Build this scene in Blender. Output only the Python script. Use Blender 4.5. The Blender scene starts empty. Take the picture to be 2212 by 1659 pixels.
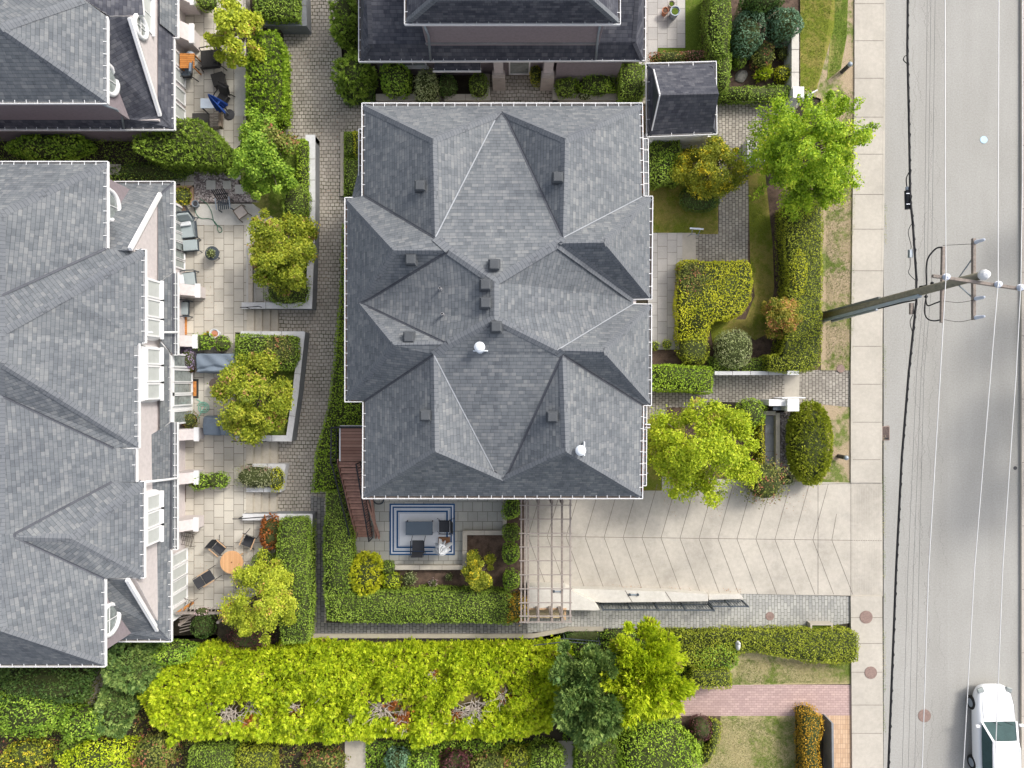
import bpy, math, random
import numpy as np
from mathutils import Vector, Matrix, noise
random.seed(7)
RNG = np.random.default_rng(11)
C = bpy.context.scene.collection
R = math.radians
CAMH = 34.0      # drone height above the lane, metres
PX = 45.0        # survey units per metre on the ground (plan measured in units of a 2212 x 1659 sheet)
HP = 0.5         # terrace level of the row houses' patios

def W(dx, dy, h=0.0):
    k = (CAMH - h) / CAMH / PX
    return Vector(((dx - 1106) * k, (829.5 - dy) * k, h))
def WL(pts, h=0.0):
    return [W(p[0], p[1], p[2] if len(p) > 2 else h) for p in pts]
def sc(d, h=0.0):
    return d * (CAMH - h) / CAMH / PX

# ------------------------------------------------------------------ objects
LOC = {}
def setp(o, label=None, cat=None, group=None, kind=None):
    if label: o['label'] = label
    if cat: o['category'] = cat
    if group: o['group'] = group
    if kind: o['kind'] = kind
    return o
def thing(name, label, cat, loc=(0, 0, 0), rz=0, group=None):
    o = bpy.data.objects.new(name, None); C.objects.link(o)
    o.empty_display_size = .2
    o.location = loc; o.rotation_euler = (0, 0, rz)
    LOC[o.name] = Vector(loc)
    return setp(o, label, cat, group)
def dup(root, loc, rz, label=None, group=None):
    r = root.copy(); C.objects.link(r); r.location = loc; r.rotation_euler = (0, 0, rz)
    LOC[r.name] = Vector(loc)
    if label: r['label'] = label
    if group: r['group'] = group
    for ch in list(root.children):
        c = ch.copy(); C.objects.link(c); c.parent = r
        for g in list(ch.children):
            d = g.copy(); C.objects.link(d); d.parent = c
    return r

class MB:
    """collects faces; build() links them as one mesh object"""
    def __init__(s): s.v = []; s.f = []; s.m = []
    def add(s, vs, fs, mi=0):
        b = len(s.v); s.v += [tuple(v) for v in vs]
        for f in fs: s.f.append(tuple(b + i for i in f)); s.m.append(mi)
    def poly(s, pts, mi=0): s.add(pts, [tuple(range(len(pts)))], mi)
    def box(s, c, d, rz=0, mi=0, taper=1.0):
        x, y, z = d[0] / 2, d[1] / 2, d[2] / 2; cs, sn = math.cos(rz), math.sin(rz)
        vs = []
        for k in (-1, 1):
            t = taper if k > 0 else 1
            for a, b in ((-1, -1), (1, -1), (1, 1), (-1, 1)):
                px, py = a * x * t, b * y * t
                vs.append((c[0] + px * cs - py * sn, c[1] + px * sn + py * cs, c[2] + k * z))
        s.add(vs, [(3, 2, 1, 0), (4, 5, 6, 7), (0, 1, 5, 4), (1, 2, 6, 5), (2, 3, 7, 6), (3, 0, 4, 7)], mi)
    def beam(s, p, q, w, h, mi=0, up=(0, 0, 1)):
        p = Vector(p); q = Vector(q); d = (q - p)
        if d.length < 1e-6: return
        d.normalize(); u = Vector(up)
        if abs(d.dot(u)) > .98: u = Vector((0, 1, 0))
        a = d.cross(u).normalized() * w / 2; b = a.cross(d).normalized() * h / 2
        vs = [p - a - b, p + a - b, p + a + b, p - a + b, q - a - b, q + a - b, q + a + b, q - a + b]
        s.add(vs, [(0, 1, 2, 3), (7, 6, 5, 4), (0, 4, 5, 1), (1, 5, 6, 2), (2, 6, 7, 3), (3, 7, 4, 0)], mi)
    def tube(s, pts, r, n=6, mi=0, cap=True):
        pts = [Vector(p) for p in pts]; m = len(pts)
        rs = r if isinstance(r, (list, tuple)) else [r] * m
        b = len(s.v); prev = None
        for i, p in enumerate(pts):
            d = (pts[min(i + 1, m - 1)] - pts[max(i - 1, 0)])
            d = d.normalized() if d.length > 1e-9 else Vector((0, 0, 1))
            if prev is None: a = d.orthogonal().normalized()
            else:
                a = prev - d * prev.dot(d)
                a = a.normalized() if a.length > 1e-6 else d.orthogonal().normalized()
            prev = a; c = d.cross(a)
            for k in range(n):
                t = 2 * math.pi * k / n
                s.v.append(tuple(p + (a * math.cos(t) + c * math.sin(t)) * rs[i]))
        for i in range(m - 1):
            for k in range(n):
                s.f.append((b + i * n + k, b + i * n + (k + 1) % n, b + (i + 1) * n + (k + 1) % n, b + (i + 1) * n + k)); s.m.append(mi)
        if cap:
            s.f.append(tuple(b + k for k in range(n))[::-1]); s.m.append(mi)
            s.f.append(tuple(b + (m - 1) * n + k for k in range(n))); s.m.append(mi)
    def lathe(s, c, prof, n=16, mi=0, sx=1, sy=1):
        b = len(s.v)
        for r, z in prof:
            for k in range(n):
                t = 2 * math.pi * k / n
                s.v.append((c[0] + r * sx * math.cos(t), c[1] + r * sy * math.sin(t), c[2] + z))
        for i in range(len(prof) - 1):
            for k in range(n):
                s.f.append((b + i * n + k, b + i * n + (k + 1) % n, b + (i + 1) * n + (k + 1) % n, b + (i + 1) * n + k)); s.m.append(mi)
        e = (len(prof) - 1) * n
        s.f.append(tuple(b + e + k for k in range(n))); s.m.append(mi)
        s.f.append(tuple(b + k for k in range(n))[::-1]); s.m.append(mi)
    def prism(s, poly, z0, z1, mi=0, mtop=None, bottom=True):
        """poly: list of xy, z0/z1 bottom and top"""
        a = sum(poly[i][0] * poly[(i + 1) % len(poly)][1] - poly[(i + 1) % len(poly)][0] * poly[i][1] for i in range(len(poly)))
        p = list(poly) if a > 0 else list(poly)[::-1]
        n = len(p); b = len(s.v)
        s.v += [(q[0], q[1], z0) for q in p] + [(q[0], q[1], z1) for q in p]
        s.f.append(tuple(b + n + i for i in range(n))); s.m.append(mi if mtop is None else mtop)
        if bottom: s.f.append(tuple(b + i for i in range(n))[::-1]); s.m.append(mi)
        for i in range(n):
            j = (i + 1) % n
            s.f.append((b + i, b + j, b + n + j, b + n + i)); s.m.append(mi)
    def build(s, name, mats, parent=None, world=False, smooth=False, bevel=0, label=None):
        if not isinstance(mats, (list, tuple)): mats = [mats]
        me = bpy.data.meshes.new(name)
        v = s.v
        if parent is not None and world:
            l = Vector((0, 0, 0)); q = parent
            while q is not None:
                l = l + LOC.get(q.name, Vector((0, 0, 0))); q = q.parent
            v = [(a[0] - l[0], a[1] - l[1], a[2] - l[2]) for a in v]
        me.from_pydata(v, [], s.f)
        for m in mats: me.materials.append(m)
        me.polygons.foreach_set('material_index', s.m)
        if smooth: me.polygons.foreach_set('use_smooth', [True] * len(s.f))
        me.update()
        o = bpy.data.objects.new(name, me); C.objects.link(o)
        if parent is not None: o.parent = parent
        if bevel:
            md = o.modifiers.new('bevel', 'BEVEL'); md.width = bevel; md.segments = 2; md.limit_method = 'ANGLE'
        if label: o['label'] = label
        return o

def origin_to(o, loc):
    """move a top-level mesh's origin to its base"""
    loc = Vector(loc)
    o.data.transform(Matrix.Translation(-loc)); o.location = loc; LOC[o.name] = loc
    return o

# ------------------------------------------------------------------ materials
class G:
    def __init__(s, name):
        s.m = bpy.data.materials.new(name); s.m.use_nodes = True
        s.t = s.m.node_tree; s.t.nodes.clear()
        s.out = s.t.nodes.new('ShaderNodeOutputMaterial')
    def n(s, typ, ins=None, **props):
        nd = s.t.nodes.new('ShaderNode' + typ)
        for k, v in props.items(): setattr(nd, k, v)
        for k, v in (ins or {}).items():
            sk = nd.inputs[k]
            if hasattr(v, 'is_output') or isinstance(v, bpy.types.NodeSocket): s.t.links.new(v, sk)
            else: sk.default_value = v
        return nd
    def math(s, op, a, b=0.0, c=None):
        ins = {0: a, 1: b}
        if c is not None: ins[2] = c
        return s.n('Math', ins, operation=op).outputs[0]
    def mix(s, fac, a, b, blend='MIX'):
        nd = s.t.nodes.new('ShaderNodeMix'); nd.data_type = 'RGBA'; nd.blend_type = blend
        for idx, v in ((0, fac), (6, a), (7, b)):
            if isinstance(v, bpy.types.NodeSocket): s.t.links.new(v, nd.inputs[idx])
            else: nd.inputs[idx].default_value = c4(v) if idx else v
        return nd.outputs[2]
    def ramp(s, fac, stops, interp='LINEAR'):
        nd = s.t.nodes.new('ShaderNodeValToRGB'); cr = nd.color_ramp; cr.interpolation = interp
        while len(cr.elements) < len(stops): cr.elements.new(.5)
        for e, (p, c) in zip(cr.elements, stops): e.position = p; e.color = c4(c)
        s.t.links.new(fac, nd.inputs[0]); return nd.outputs[0]
    def pos(s): return s.n('NewGeometry').outputs['Position']
    def noise(s, vec, scale, detail=3, rough=.6, dist=0):
        return s.n('TexNoise', {'Vector': vec, 'Scale': scale, 'Detail': detail, 'Roughness': rough, 'Distortion': dist}).outputs[0]
    def finish(s, col, rough=.85, bump=None, bstr=.3, bdist=.01, metal=0, spec=.3, trans=None, sub=0):
        b = s.n('BsdfPrincipled')
        for k, v in (('Base Color', col), ('Roughness', rough), ('Metallic', metal), ('Specular IOR Level', spec)):
            if isinstance(v, bpy.types.NodeSocket): s.t.links.new(v, b.inputs[k])
            else: b.inputs[k].default_value = c4(v) if k == 'Base Color' else v
        if bump is not None:
            bp = s.n('Bump', {'Height': bump, 'Strength': bstr, 'Distance': bdist})
            s.t.links.new(bp.outputs[0], b.inputs['Normal'])
        o = b.outputs[0]
        if trans is not None:
            tr = s.n('BsdfTranslucent')
            if isinstance(col, bpy.types.NodeSocket): s.t.links.new(col, tr.inputs[0])
            mx = s.n('MixShader', {0: trans, 1: o, 2: tr.outputs[0]}); o = mx.outputs[0]
        s.t.links.new(o, s.out.inputs[0]); return s.m
def c4(c): return tuple(c) if len(c) == 4 else (c[0], c[1], c[2], 1)
def scl(c, k): return (c[0] * k, c[1] * k, c[2] * k)

def plain(name, col, rough=.7, metal=0, var=.18, scale=3.0, spec=.3, bump=0):
    g = G(name); p = g.pos()
    n1 = g.noise(p, scale, 4); n2 = g.noise(p, scale * 9, 3)
    f = g.math('ADD', g.math('MULTIPLY', n1, .6), g.math('MULTIPLY', n2, .4))
    col_ = g.ramp(f, [(.25, scl(col, 1 - var * 1.6)), (.5, col), (.75, scl(col, 1 + var))])
    return g.finish(col_, rough, bump=n2 if bump else None, bstr=bump, metal=metal, spec=spec)

def leafmat(name, stops, accent=None, afrac=.0, clump=1.3, trans=.25, drift=1.0):
    """leaf colours: one tone per leaf, drifting by clump"""
    g = G(name)
    geo = g.n('NewGeometry'); r = geo.outputs['Random Per Island']
    nz = g.noise(geo.outputs['Position'], clump, 2)
    f = g.math('ADD', g.math('MULTIPLY', r, .55), g.math('ADD', g.math('MULTIPLY', g.math('SUBTRACT', nz, .5), drift), .22))
    f = g.math('MULTIPLY', f, 1.0)
    k = len(stops)
    col = g.ramp(f, [(i / (k - 1) * .9 + .05, s) for i, s in enumerate(stops)])
    if accent:
        nz2 = g.noise(geo.outputs['Position'], 1.7, 2)
        t = g.math('GREATER_THAN', g.math('ADD', g.math('MULTIPLY', nz2, 1.4), g.math('MULTIPLY', g.n('TexWhiteNoise', {'W': r}, noise_dimensions='1D').outputs[0], .35)), 1.22 - afrac)
        col = g.mix(t, col, accent)
    return g.finish(col, .55, spec=.25, trans=trans)

def shingle(name, tones, tab=.26, course=.143, cap=False):
    """laminated asphalt shingles from the slope's own uv (metres)"""
    g = G(name)
    uv = g.n('UVMap').outputs[0]
    sp = g.n('SeparateXYZ', {0: uv}); u, v = sp.outputs[0], sp.outputs[1]
    row = g.math('FLOOR', g.math('DIVIDE', v, course))
    rr = g.n('TexWhiteNoise', {'W': row}, noise_dimensions='1D').outputs[0]
    us = g.math('ADD', u, g.math('MULTIPLY', rr, 3.0))
    def cell(w, seed):
        c = g.math('FLOOR', g.math('DIVIDE', g.math('ADD', us, seed), w))
        cv = g.n('CombineXYZ', {0: c, 1: row, 2: seed})
        return g.n('TexWhiteNoise', {'Vector': cv.outputs[0]}, noise_dimensions='3D').outputs[0]
    a = cell(tab, 1.3); b = cell(tab * .62, 5.1)
    f = g.math('ADD', g.math('MULTIPLY', a, .62), g.math('MULTIPLY', b, .38))
    col = g.ramp(f, [(i / (len(tones) - 1) * .8 + .1, t) for i, t in enumerate(tones)])
    big = g.noise(g.pos(), .35, 3)
    col = g.mix(.5, col, g.ramp(big, [(.3, (.78, .78, .80)), (.7, (1.15, 1.13, 1.08))]), 'MULTIPLY')
    streak = g.noise(g.n('Mapping', {'Vector': uv, 'Scale': (2.2, .16, 1)}).outputs[0], 1.0, 4)
    col = g.mix(.55, col, g.ramp(streak, [(.3, (.82, .82, .83)), (.7, (1.1, 1.1, 1.08))]), 'MULTIPLY')
    gr = g.noise(g.pos(), 60, 2)
    col = g.mix(.5, col, g.ramp(gr, [(.3, (.75, .75, .75)), (.7, (1.2, 1.2, 1.2))]), 'MULTIPLY')
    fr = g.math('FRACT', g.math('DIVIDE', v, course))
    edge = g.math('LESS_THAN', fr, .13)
    col = g.mix(g.math('MULTIPLY', edge, .42), col, (.012, .013, .016))  # shadow of the shingle thickness, painted as a dark line per course
    fu = g.math('FRACT', g.math('DIVIDE', g.math('ADD', us, 1.3), tab))
    eu = g.math('MULTIPLY', g.math('LESS_THAN', fu, .07), .28)
    col = g.mix(eu, col, (.015, .016, .02))
    h = g.math('SUBTRACT', g.math('MULTIPLY', f, .6), g.math('MULTIPLY', fr, 1.0))
    return g.finish(col, .9, bump=h, bstr=.35, bdist=.010, spec=.2)

def brick(name, c1, c2, mortar, bw, bh, ang=0, ms=.012, off=.5, wob=.02, stain=.5, moss=None, bstr=.5):
    g = G(name); p = g.pos()
    if wob:
        nv = g.n('TexNoise', {'Vector': p, 'Scale': 1.6, 'Detail': 1}).outputs[1]
        nv = g.n('VectorMath', {0: nv, 1: (.5, .5, .5)}, operation='SUBTRACT').outputs[0]
        nv = g.n('VectorMath', {0: nv, 'Scale': wob * 4}, operation='SCALE').outputs[0]
        pv = g.n('VectorMath', {0: p, 1: nv}, operation='ADD').outputs[0]
    else: pv = p
    mp = g.n('Mapping', {'Vector': pv, 'Rotation': (0, 0, ang)}).outputs[0]
    bt = g.n('TexBrick', {'Vector': mp, 'Color1': c4((0, 0, 0)), 'Color2': c4((1, 1, 1)), 'Mortar': c4((.5, .5, .5)), 'Scale': 1.0,
                          'Mortar Size': ms, 'Mortar Smooth': .25, 'Bias': 0, 'Brick Width': bw, 'Row Height': bh}, offset=off)
    tone = g.ramp(bt.outputs[0], [(0, c1), (.5, tuple((a + b) / 2 for a, b in zip(c1, c2))), (1, c2)])
    big = g.noise(p, .45, 4)
    fine = g.noise(p, 30, 3)
    tone = g.mix(stain, tone, g.ramp(big, [(.3, (.62, .62, .62)), (.55, (1, 1, 1)), (.75, (1.2, 1.18, 1.12))]), 'MULTIPLY')
    tone = g.mix(.5, tone, g.ramp(fine, [(.3, (.8, .8, .8)), (.7, (1.15, 1.15, 1.15))]), 'MULTIPLY')
    mcol = mortar
    if moss:
        mcol = g.ramp(g.noise(p, .8, 2), [(.45, mortar), (.6, moss)])
    col = g.mix(bt.outputs[1], tone, mcol)
    return g.finish(col, .92, bump=g.math('SUBTRACT', 1.0, bt.outputs[1]), bstr=bstr, bdist=.01, spec=.15)

def concrete(name, col, var=.14, stain=None, smooth=.9):
    g = G(name); p = g.pos()
    n1 = g.noise(p, .5, 5, .65); n2 = g.noise(p, 6, 4); n3 = g.noise(p, 45, 2)
    c = g.ramp(n1, [(.28, scl(col, 1 - var * 1.5)), (.5, col), (.72, scl(col, 1 + var))])
    c = g.mix(.6, c, g.ramp(n2, [(.3, (.88, .88, .87)), (.7, (1.08, 1.08, 1.09))]), 'MULTIPLY')
    c = g.mix(.6, c, g.ramp(n3, [(.3, (.86, .86, .86)), (.7, (1.1, 1.1, 1.1))]), 'MULTIPLY')
    if stain:
        f = g.ramp(g.noise(p, .9, 6, .7, .6), [(.56, (0, 0, 0)), (.72, (1, 1, 1))])
        c = g.mix(g.math('MULTIPLY', g.n('RGBToBW', {0: f}).outputs[0], .45), c, stain)
    return g.finish(c, smooth, bump=n3, bstr=.15, bdist=.004, spec=.2)

def turf(name, a, b, dry, dryamt=.5, sc1=.5):
    g = G(name); p = g.pos()
    n1 = g.noise(p, sc1, 5, .7, .5); n2 = g.noise(p, 25, 3); n3 = g.noise(p, 5, 4)
    c = g.ramp(n2, [(.25, scl(a, .55)), (.5, a), (.75, b)])
    t = g.ramp(g.math('ADD', g.math('MULTIPLY', n1, .75), g.math('MULTIPLY', n3, .25)), [(.62 - dryamt * .35, (0, 0, 0)), (.72 - dryamt * .35, (1, 1, 1))])
    c = g.mix(g.n('RGBToBW', {0: t}).outputs[0], c, g.ramp(n2, [(.25, scl(dry, .65)), (.7, scl(dry, 1.15))]))
    return g.finish(c, .95, bump=n2, bstr=.6, bdist=.02, spec=.1)

M = {}
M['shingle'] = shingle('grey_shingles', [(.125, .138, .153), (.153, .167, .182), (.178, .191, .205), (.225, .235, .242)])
M['shingle_dark'] = shingle('shade_toned_shingles', [(.055, .058, .075), (.072, .076, .094), (.092, .096, .114), (.125, .128, .145)])  # darker shingle copy; the shade of south-facing slopes is put into its tone
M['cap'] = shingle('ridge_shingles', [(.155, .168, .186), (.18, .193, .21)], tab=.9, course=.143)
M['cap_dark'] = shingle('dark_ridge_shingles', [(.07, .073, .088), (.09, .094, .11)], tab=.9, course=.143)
M['white'] = plain('white_paint', (.78, .78, .78), .5, var=.06)
M['gutter_in'] = plain('gutter_debris', (.16, .13, .11), .9, var=.5, scale=2)
M['flash'] = plain('valley_metal', (.085, .09, .105), .5, .3, var=.2)
M['flash_sunlit'] = plain('sunlit_valley_metal', (.40, .42, .45), .45, .3, var=.1)  # paler copy of the valley metal, with sunlight put into the colour
M['siding'] = brick('pink_shingle_siding', (.48, .39, .39), (.60, .51, .50), (.30, .25, .25), .16, .12, 0, .008, wob=0, stain=.3)
M['siding_v'] = plain('pink_siding', (.58, .53, .52), .85, var=.12, scale=6, bump=.3)
M['mauve'] = plain('mauve_siding', (.27, .23, .245), .85, var=.15, scale=8, bump=.4)
M['glass'] = plain('window_glass', (.27, .30, .29), .08, 0, var=.5, scale=.8, spec=.8)
M['blind'] = plain('window_blind', (.5, .52, .5), .5, var=.1)
M['blackmetal'] = plain('black_metal', (.02, .022, .026), .45, .3)
M['darkmetal'] = plain('dark_grey_metal', (.07, .085, .1), .5, .2)
M['vent'] = plain('roof_vent_plastic', (.075, .082, .09), .6)
M['ventwhite'] = plain('white_vent_paint', (.72, .76, .8), .5, var=.05)
M['lead'] = plain('lead_pipe', (.3, .3, .31), .6)
M['concrete'] = concrete('driveway_concrete', (.47, .435, .375), .15, stain=(.33, .31, .28))
M['sidewalk'] = concrete('sidewalk_concrete', (.475, .44, .38), .10, stain=(.40, .37, .33))
M['wallcap'] = concrete('planter_wall_concrete', (.62, .62, .62), .12, stain=(.36, .37, .38))
M['greywall'] = concrete('weathered_grey_wall', (.22, .23, .24), .2)
M['steps'] = concrete('step_concrete', (.46, .42, .35), .12, stain=(.3, .28, .24))
M['beigewall'] = concrete('beige_block_wall', (.42, .38, .31), .15, stain=(.2, .18, .15))
M['joint'] = plain('joint', (.17, .15, .13), .95)
M['cobble'] = brick('lane_cobbles', (.38, .345, .295), (.48, .44, .38), (.17, .15, .12), .215, .17, 0, .017, wob=.03, stain=.8, moss=(.05, .05, .02))
M['cobble_y'] = brick('garden_path_cobbles', (.30, .275, .24), (.42, .39, .34), (.1, .09, .075), .20, .16, R(90), .015, wob=.02, stain=.6)
M['cobble_g'] = brick('grey_path_pavers', (.33, .33, .31), (.44, .435, .40), (.15, .145, .13), .30, .15, R(90), .011, wob=.02, stain=.5)
M['cobble_d'] = brick('damp_path_pavers', (.17, .17, .17), (.27, .265, .25), (.06, .06, .055), .24, .17, R(90), .014, wob=.02, stain=.8)
M['slabs'] = brick('patio_slabs', (.47, .44, .38), (.59, .555, .48), (.15, .13, .105), .60, .47, R(90), .012, wob=.004, stain=.6, bstr=.25)
M['slabs_e'] = brick('east_slabs', (.42, .405, .385), (.52, .50, .47), (.18, .17, .15), .60, .465, R(90), .010, wob=.003, stain=.5, bstr=.25)
M['slabs_s'] = brick('south_patio_slabs', (.37, .37, .33), (.46, .45, .40), (.16, .155, .13), .47, .47, 0, .012, wob=.004, stain=.6, bstr=.25)
M['slabs_pale'] = concrete('pale_slab', (.56, .545, .50), .08)
M['pinkbrick'] = brick('pink_brick_paving', (.42, .30, .28), (.52, .38, .345), (.26, .18, .17), .23, .115, 0, .007, wob=.004, stain=.3)
M['orangebrick'] = brick('tan_brick_paving', (.50, .34, .22), (.60, .43, .29), (.3, .2, .14), .115, .23, 0, .007, off=0, wob=.004, stain=.3)
M['soil'] = plain('bark_mulch', (.11, .075, .055), .95, var=.75, scale=4, bump=.8)
M['earth'] = plain('dark_soil', (.045, .038, .025), .95, var=.5, scale=2, bump=.6)
M['gravel'] = None
M['turf'] = turf('lawn_green', (.10, .15, .02), (.16, .22, .035), (.22, .22, .07), .25)
M['turf_bright'] = turf('lawn_bright', (.13, .19, .03), (.20, .27, .045), (.3, .29, .09), .35)
M['turf_olive'] = turf('lawn_olive', (.16, .19, .025), (.23, .26, .04), (.29, .25, .07), .45)
M['turf_dry'] = turf('lawn_dry', (.15, .20, .04), (.22, .27, .06), (.42, .36, .19), .6, .45)
M['verge'] = turf('verge_grass', (.14, .18, .045), (.22, .25, .07), (.42, .33, .22), .58, .7)
M['bark'] = plain('bark', (.16, .125, .095), .9, var=.4, scale=8, bump=.7)
M['twig'] = plain('dead_twigs', (.46, .40, .35), .9, var=.3, scale=8)
M['oldwood'] = plain('weathered_timber', (.27, .23, .20), .9, var=.35, scale=9, bump=.5)
M['teak'] = brick('orange_teak', (.50, .20, .055), (.62, .27, .08), (.16, .06, .02), 5, .09, 0, .006, wob=0, stain=.3)
M['deck'] = brick('red_stained_decking', (.30, .165, .125), (.40, .24, .18), (.03, .015, .012), 9, .14, 0, .008, wob=0, stain=.7)
M['deckstep'] = plain('red_stained_tread', (.36, .20, .15), .8, var=.35, scale=5)
M['greyfabric'] = plain('grey_cushion', (.33, .38, .39), .9, var=.08)
M['charcoal'] = plain('charcoal_wicker', (.045, .043, .04), .8, var=.3, scale=20, bump=.5)
M['sling'] = plain('black_sling', (.04, .042, .048), .7)
M['cover'] = plain('grey_blue_cover', (.17, .21, .26), .6, var=.15, scale=2)
M['blue'] = plain('blue_canvas', (.02, .06, .26), .7, var=.3, scale=10)
M['terracotta'] = plain('terracotta', (.50, .22, .13), .85)
M['stonepot'] = plain('stone_pot', (.45, .40, .36), .85)
M['mat_brown'] = plain('brown_mat', (.20, .10, .05), .95, var=.4, scale=12)
M['mat_orange'] = plain('orange_rug_field', (.50, .21, .06), .95, var=.6, scale=6)
M['rust_iron'] = plain('rusty_cast_iron', (.30, .215, .185), .8, .2, var=.25, scale=12, bump=.5)
M['rock'] = plain('garden_rock', (.33, .31, .28), .9, var=.3, scale=6, bump=.6)
M['galv'] = plain('galvanised', (.30, .34, .38), .5, .4, var=.15)
M['porcelain'] = plain('porcelain', (.62, .66, .74), .25, var=.05)
M['cable'] = plain('black_cable', (.02, .02, .022), .6)
M['wire'] = plain('aluminium_wire', (.75, .75, .74), .5, .2, var=.05)
M['carpaint'] = plain('white_car_paint', (.82, .83, .84), .18, var=.02, spec=.6)
M['tyre'] = plain('tyre_rubber', (.02, .02, .02), .8)
M['navy'] = plain('navy_stripe', (.03, .09, .20), .95)
M['rugwhite'] = plain('white_weave', (.66, .68, .70), .95, var=.05)
M['hose'] = plain('green_hose', (.05, .16, .10), .5)
M['hose_mint'] = plain('mint_hose', (.22, .5, .38), .5)
M['darkplastic'] = plain('dark_plastic', (.05, .05, .055), .5)
M['purpleflower'] = leafmat('purple_flowers', [(.28, .18, .36), (.5, .38, .6), (.7, .6, .72)], trans=.2)
M['pinkflower'] = leafmat('pink_flowers', [(.6, .35, .35), (.75, .55, .55), (.8, .7, .68)])
M['creamflower'] = leafmat('cream_flowers', [(.45, .48, .26), (.6, .62, .36), (.7, .7, .5)])
def asphalt():
    g = G('road_asphalt'); p = g.pos()
    n1 = g.noise(p, .3, 5, .6); n3 = g.noise(p, 40, 3, .8)
    c = g.ramp(n1, [(.3, (.345, .338, .315)), (.7, (.375, .368, .345))])
    c = g.mix(.8, c, g.ramp(n3, [(.25, (.72, .72, .72)), (.75, (1.22, 1.22, 1.22))]), 'MULTIPLY')
    sx = g.n('SeparateXYZ', {0: p}); x = sx.outputs[0]
    # thin wandering cracks running along the road
    y = sx.outputs[1]
    cr = None
    for x0, sd_, amp, w_ in ((19.35, 3.1, 1.0, .011), (19.8, 7.7, 1.3, .016), (20.05, 13.9, .9, .012), (20.5, 21.3, 1.4, .009), (18.9, 31.0, .8, .007)):
        nz = g.noise(g.n('CombineXYZ', {0: sd_, 1: g.math('MULTIPLY', y, .22), 2: 0.0}).outputs[0], 1.0, 9, .72)
        ln = g.math('LESS_THAN', g.math('ABSOLUTE', g.math('SUBTRACT', g.math('SUBTRACT', x, x0), g.math('MULTIPLY', g.math('SUBTRACT', nz, .5), amp * 2))), w_)
        ln = g.math('MULTIPLY', ln, g.math('GREATER_THAN', g.noise(g.n('VectorMath', {0: p, 1: (sd_, 0, 0)}, operation='ADD').outputs[0], .45, 3), .47))
        cr = ln if cr is None else g.math('MAXIMUM', cr, ln)
    c = g.mix(g.math('MULTIPLY', cr, .42), c, (.13, .12, .11))
    dirt = g.noise(g.n('Mapping', {'Vector': p, 'Scale': (1.2, .18, 1)}).outputs[0], 1.0, 5, .6)
    c = g.mix(.6, c, g.ramp(dirt, [(.3, (.90, .895, .88)), (.7, (1.06, 1.06, 1.06))]), 'MULTIPLY')
    c = g.mix(.9, c, g.ramp(g.noise(p, 13, 2, .8), [(.3, (.88, .88, .88)), (.7, (1.1, 1.1, 1.1))]), 'MULTIPLY')
    tr = g.math('ABSOLUTE', g.math('SUBTRACT', x, 20.2))
    c = g.mix(g.math('MULTIPLY', g.math('LESS_THAN', tr, .7), .10), c, (.22, .21, .19))
    return g.finish(c, .9, bump=n3, bstr=.3, bdist=.006, spec=.2)
M['asphalt'] = asphalt()
def gravelm():
    g = G('pea_gravel'); p = g.pos()
    vo = g.n('TexVoronoi', {'Vector': p, 'Scale': 16})
    sp = g.n('SeparateColor', {0: vo.outputs[1]}).outputs[0]
    c = g.ramp(sp, [(0, (.10, .085, .08)), (.4, (.24, .20, .19)), (.7, (.38, .33, .31)), (1, (.6, .55, .52))])
    return g.finish(c, .9, bump=vo.outputs[0], bstr=.7, bdist=.02)
M['gravel'] = gravelm()
L = {}
L['hedge'] = leafmat('hedge_leaves', [(0.092, 0.150, 0.019), (0.185, 0.289, 0.034), (0.304, 0.434, 0.055), (0.426, 0.558, 0.091)], clump=1.2)
L['hedge_b'] = leafmat('bright_hedge_leaves', [(0.135, 0.235, 0.018), (0.255, 0.406, 0.030), (0.391, 0.563, 0.044), (0.512, 0.673, 0.074)], clump=1.2)
L['hedge_y'] = leafmat('yellow_hedge_leaves', [(0.246, 0.291, 0.013), (0.470, 0.501, 0.022), (0.650, 0.652, 0.034), (0.739, 0.722, 0.078)], clump=1.0)
L['hedge_o'] = leafmat('olive_hedge_leaves', [(0.148, 0.185, 0.015), (0.268, 0.324, 0.027), (0.387, 0.433, 0.036), (0.506, 0.526, 0.066)], clump=1.2)
L['dark'] = leafmat('dark_leaves', [(0.039, 0.075, 0.018), (0.075, 0.150, 0.030), (0.129, 0.215, 0.046), (0.215, 0.300, 0.085)])
L['blue'] = leafmat('blue_green_leaves', [(0.043, 0.098, 0.048), (0.098, 0.197, 0.103), (0.183, 0.308, 0.179), (0.308, 0.448, 0.304)])
L['tree'] = leafmat('yellow_green_leaves', [(0.167, 0.233, 0.016), (0.349, 0.421, 0.030), (0.531, 0.595, 0.049), (0.726, 0.740, 0.082)], accent=(0.643, 0.408, 0.123), afrac=.06)
L['tree_r'] = leafmat('turning_leaves', [(0.114, 0.166, 0.014), (0.252, 0.322, 0.025), (0.412, 0.452, 0.040), (0.572, 0.560, 0.069)], accent=(0.481, 0.262, 0.114), afrac=.06)
L['maple'] = leafmat('bright_maple_leaves', [(0.133, 0.230, 0.017), (0.281, 0.445, 0.029), (0.502, 0.675, 0.043), (0.797, 0.800, 0.087)], trans=.35)
L['lime'] = leafmat('lime_leaves', [(0.194, 0.281, 0.011), (0.367, 0.494, 0.022), (0.540, 0.629, 0.032), (0.691, 0.719, 0.065)], accent=(0.486, 0.359, 0.086), afrac=.03)
L['cedar'] = leafmat('golden_cedar_sprays', [(.20, .30, .015), (.42, .55, .02), (.62, .72, .03), (.76, .80, .07)], accent=(.42, .34, .09), afrac=.03, clump=1.1, trans=.32)
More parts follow.
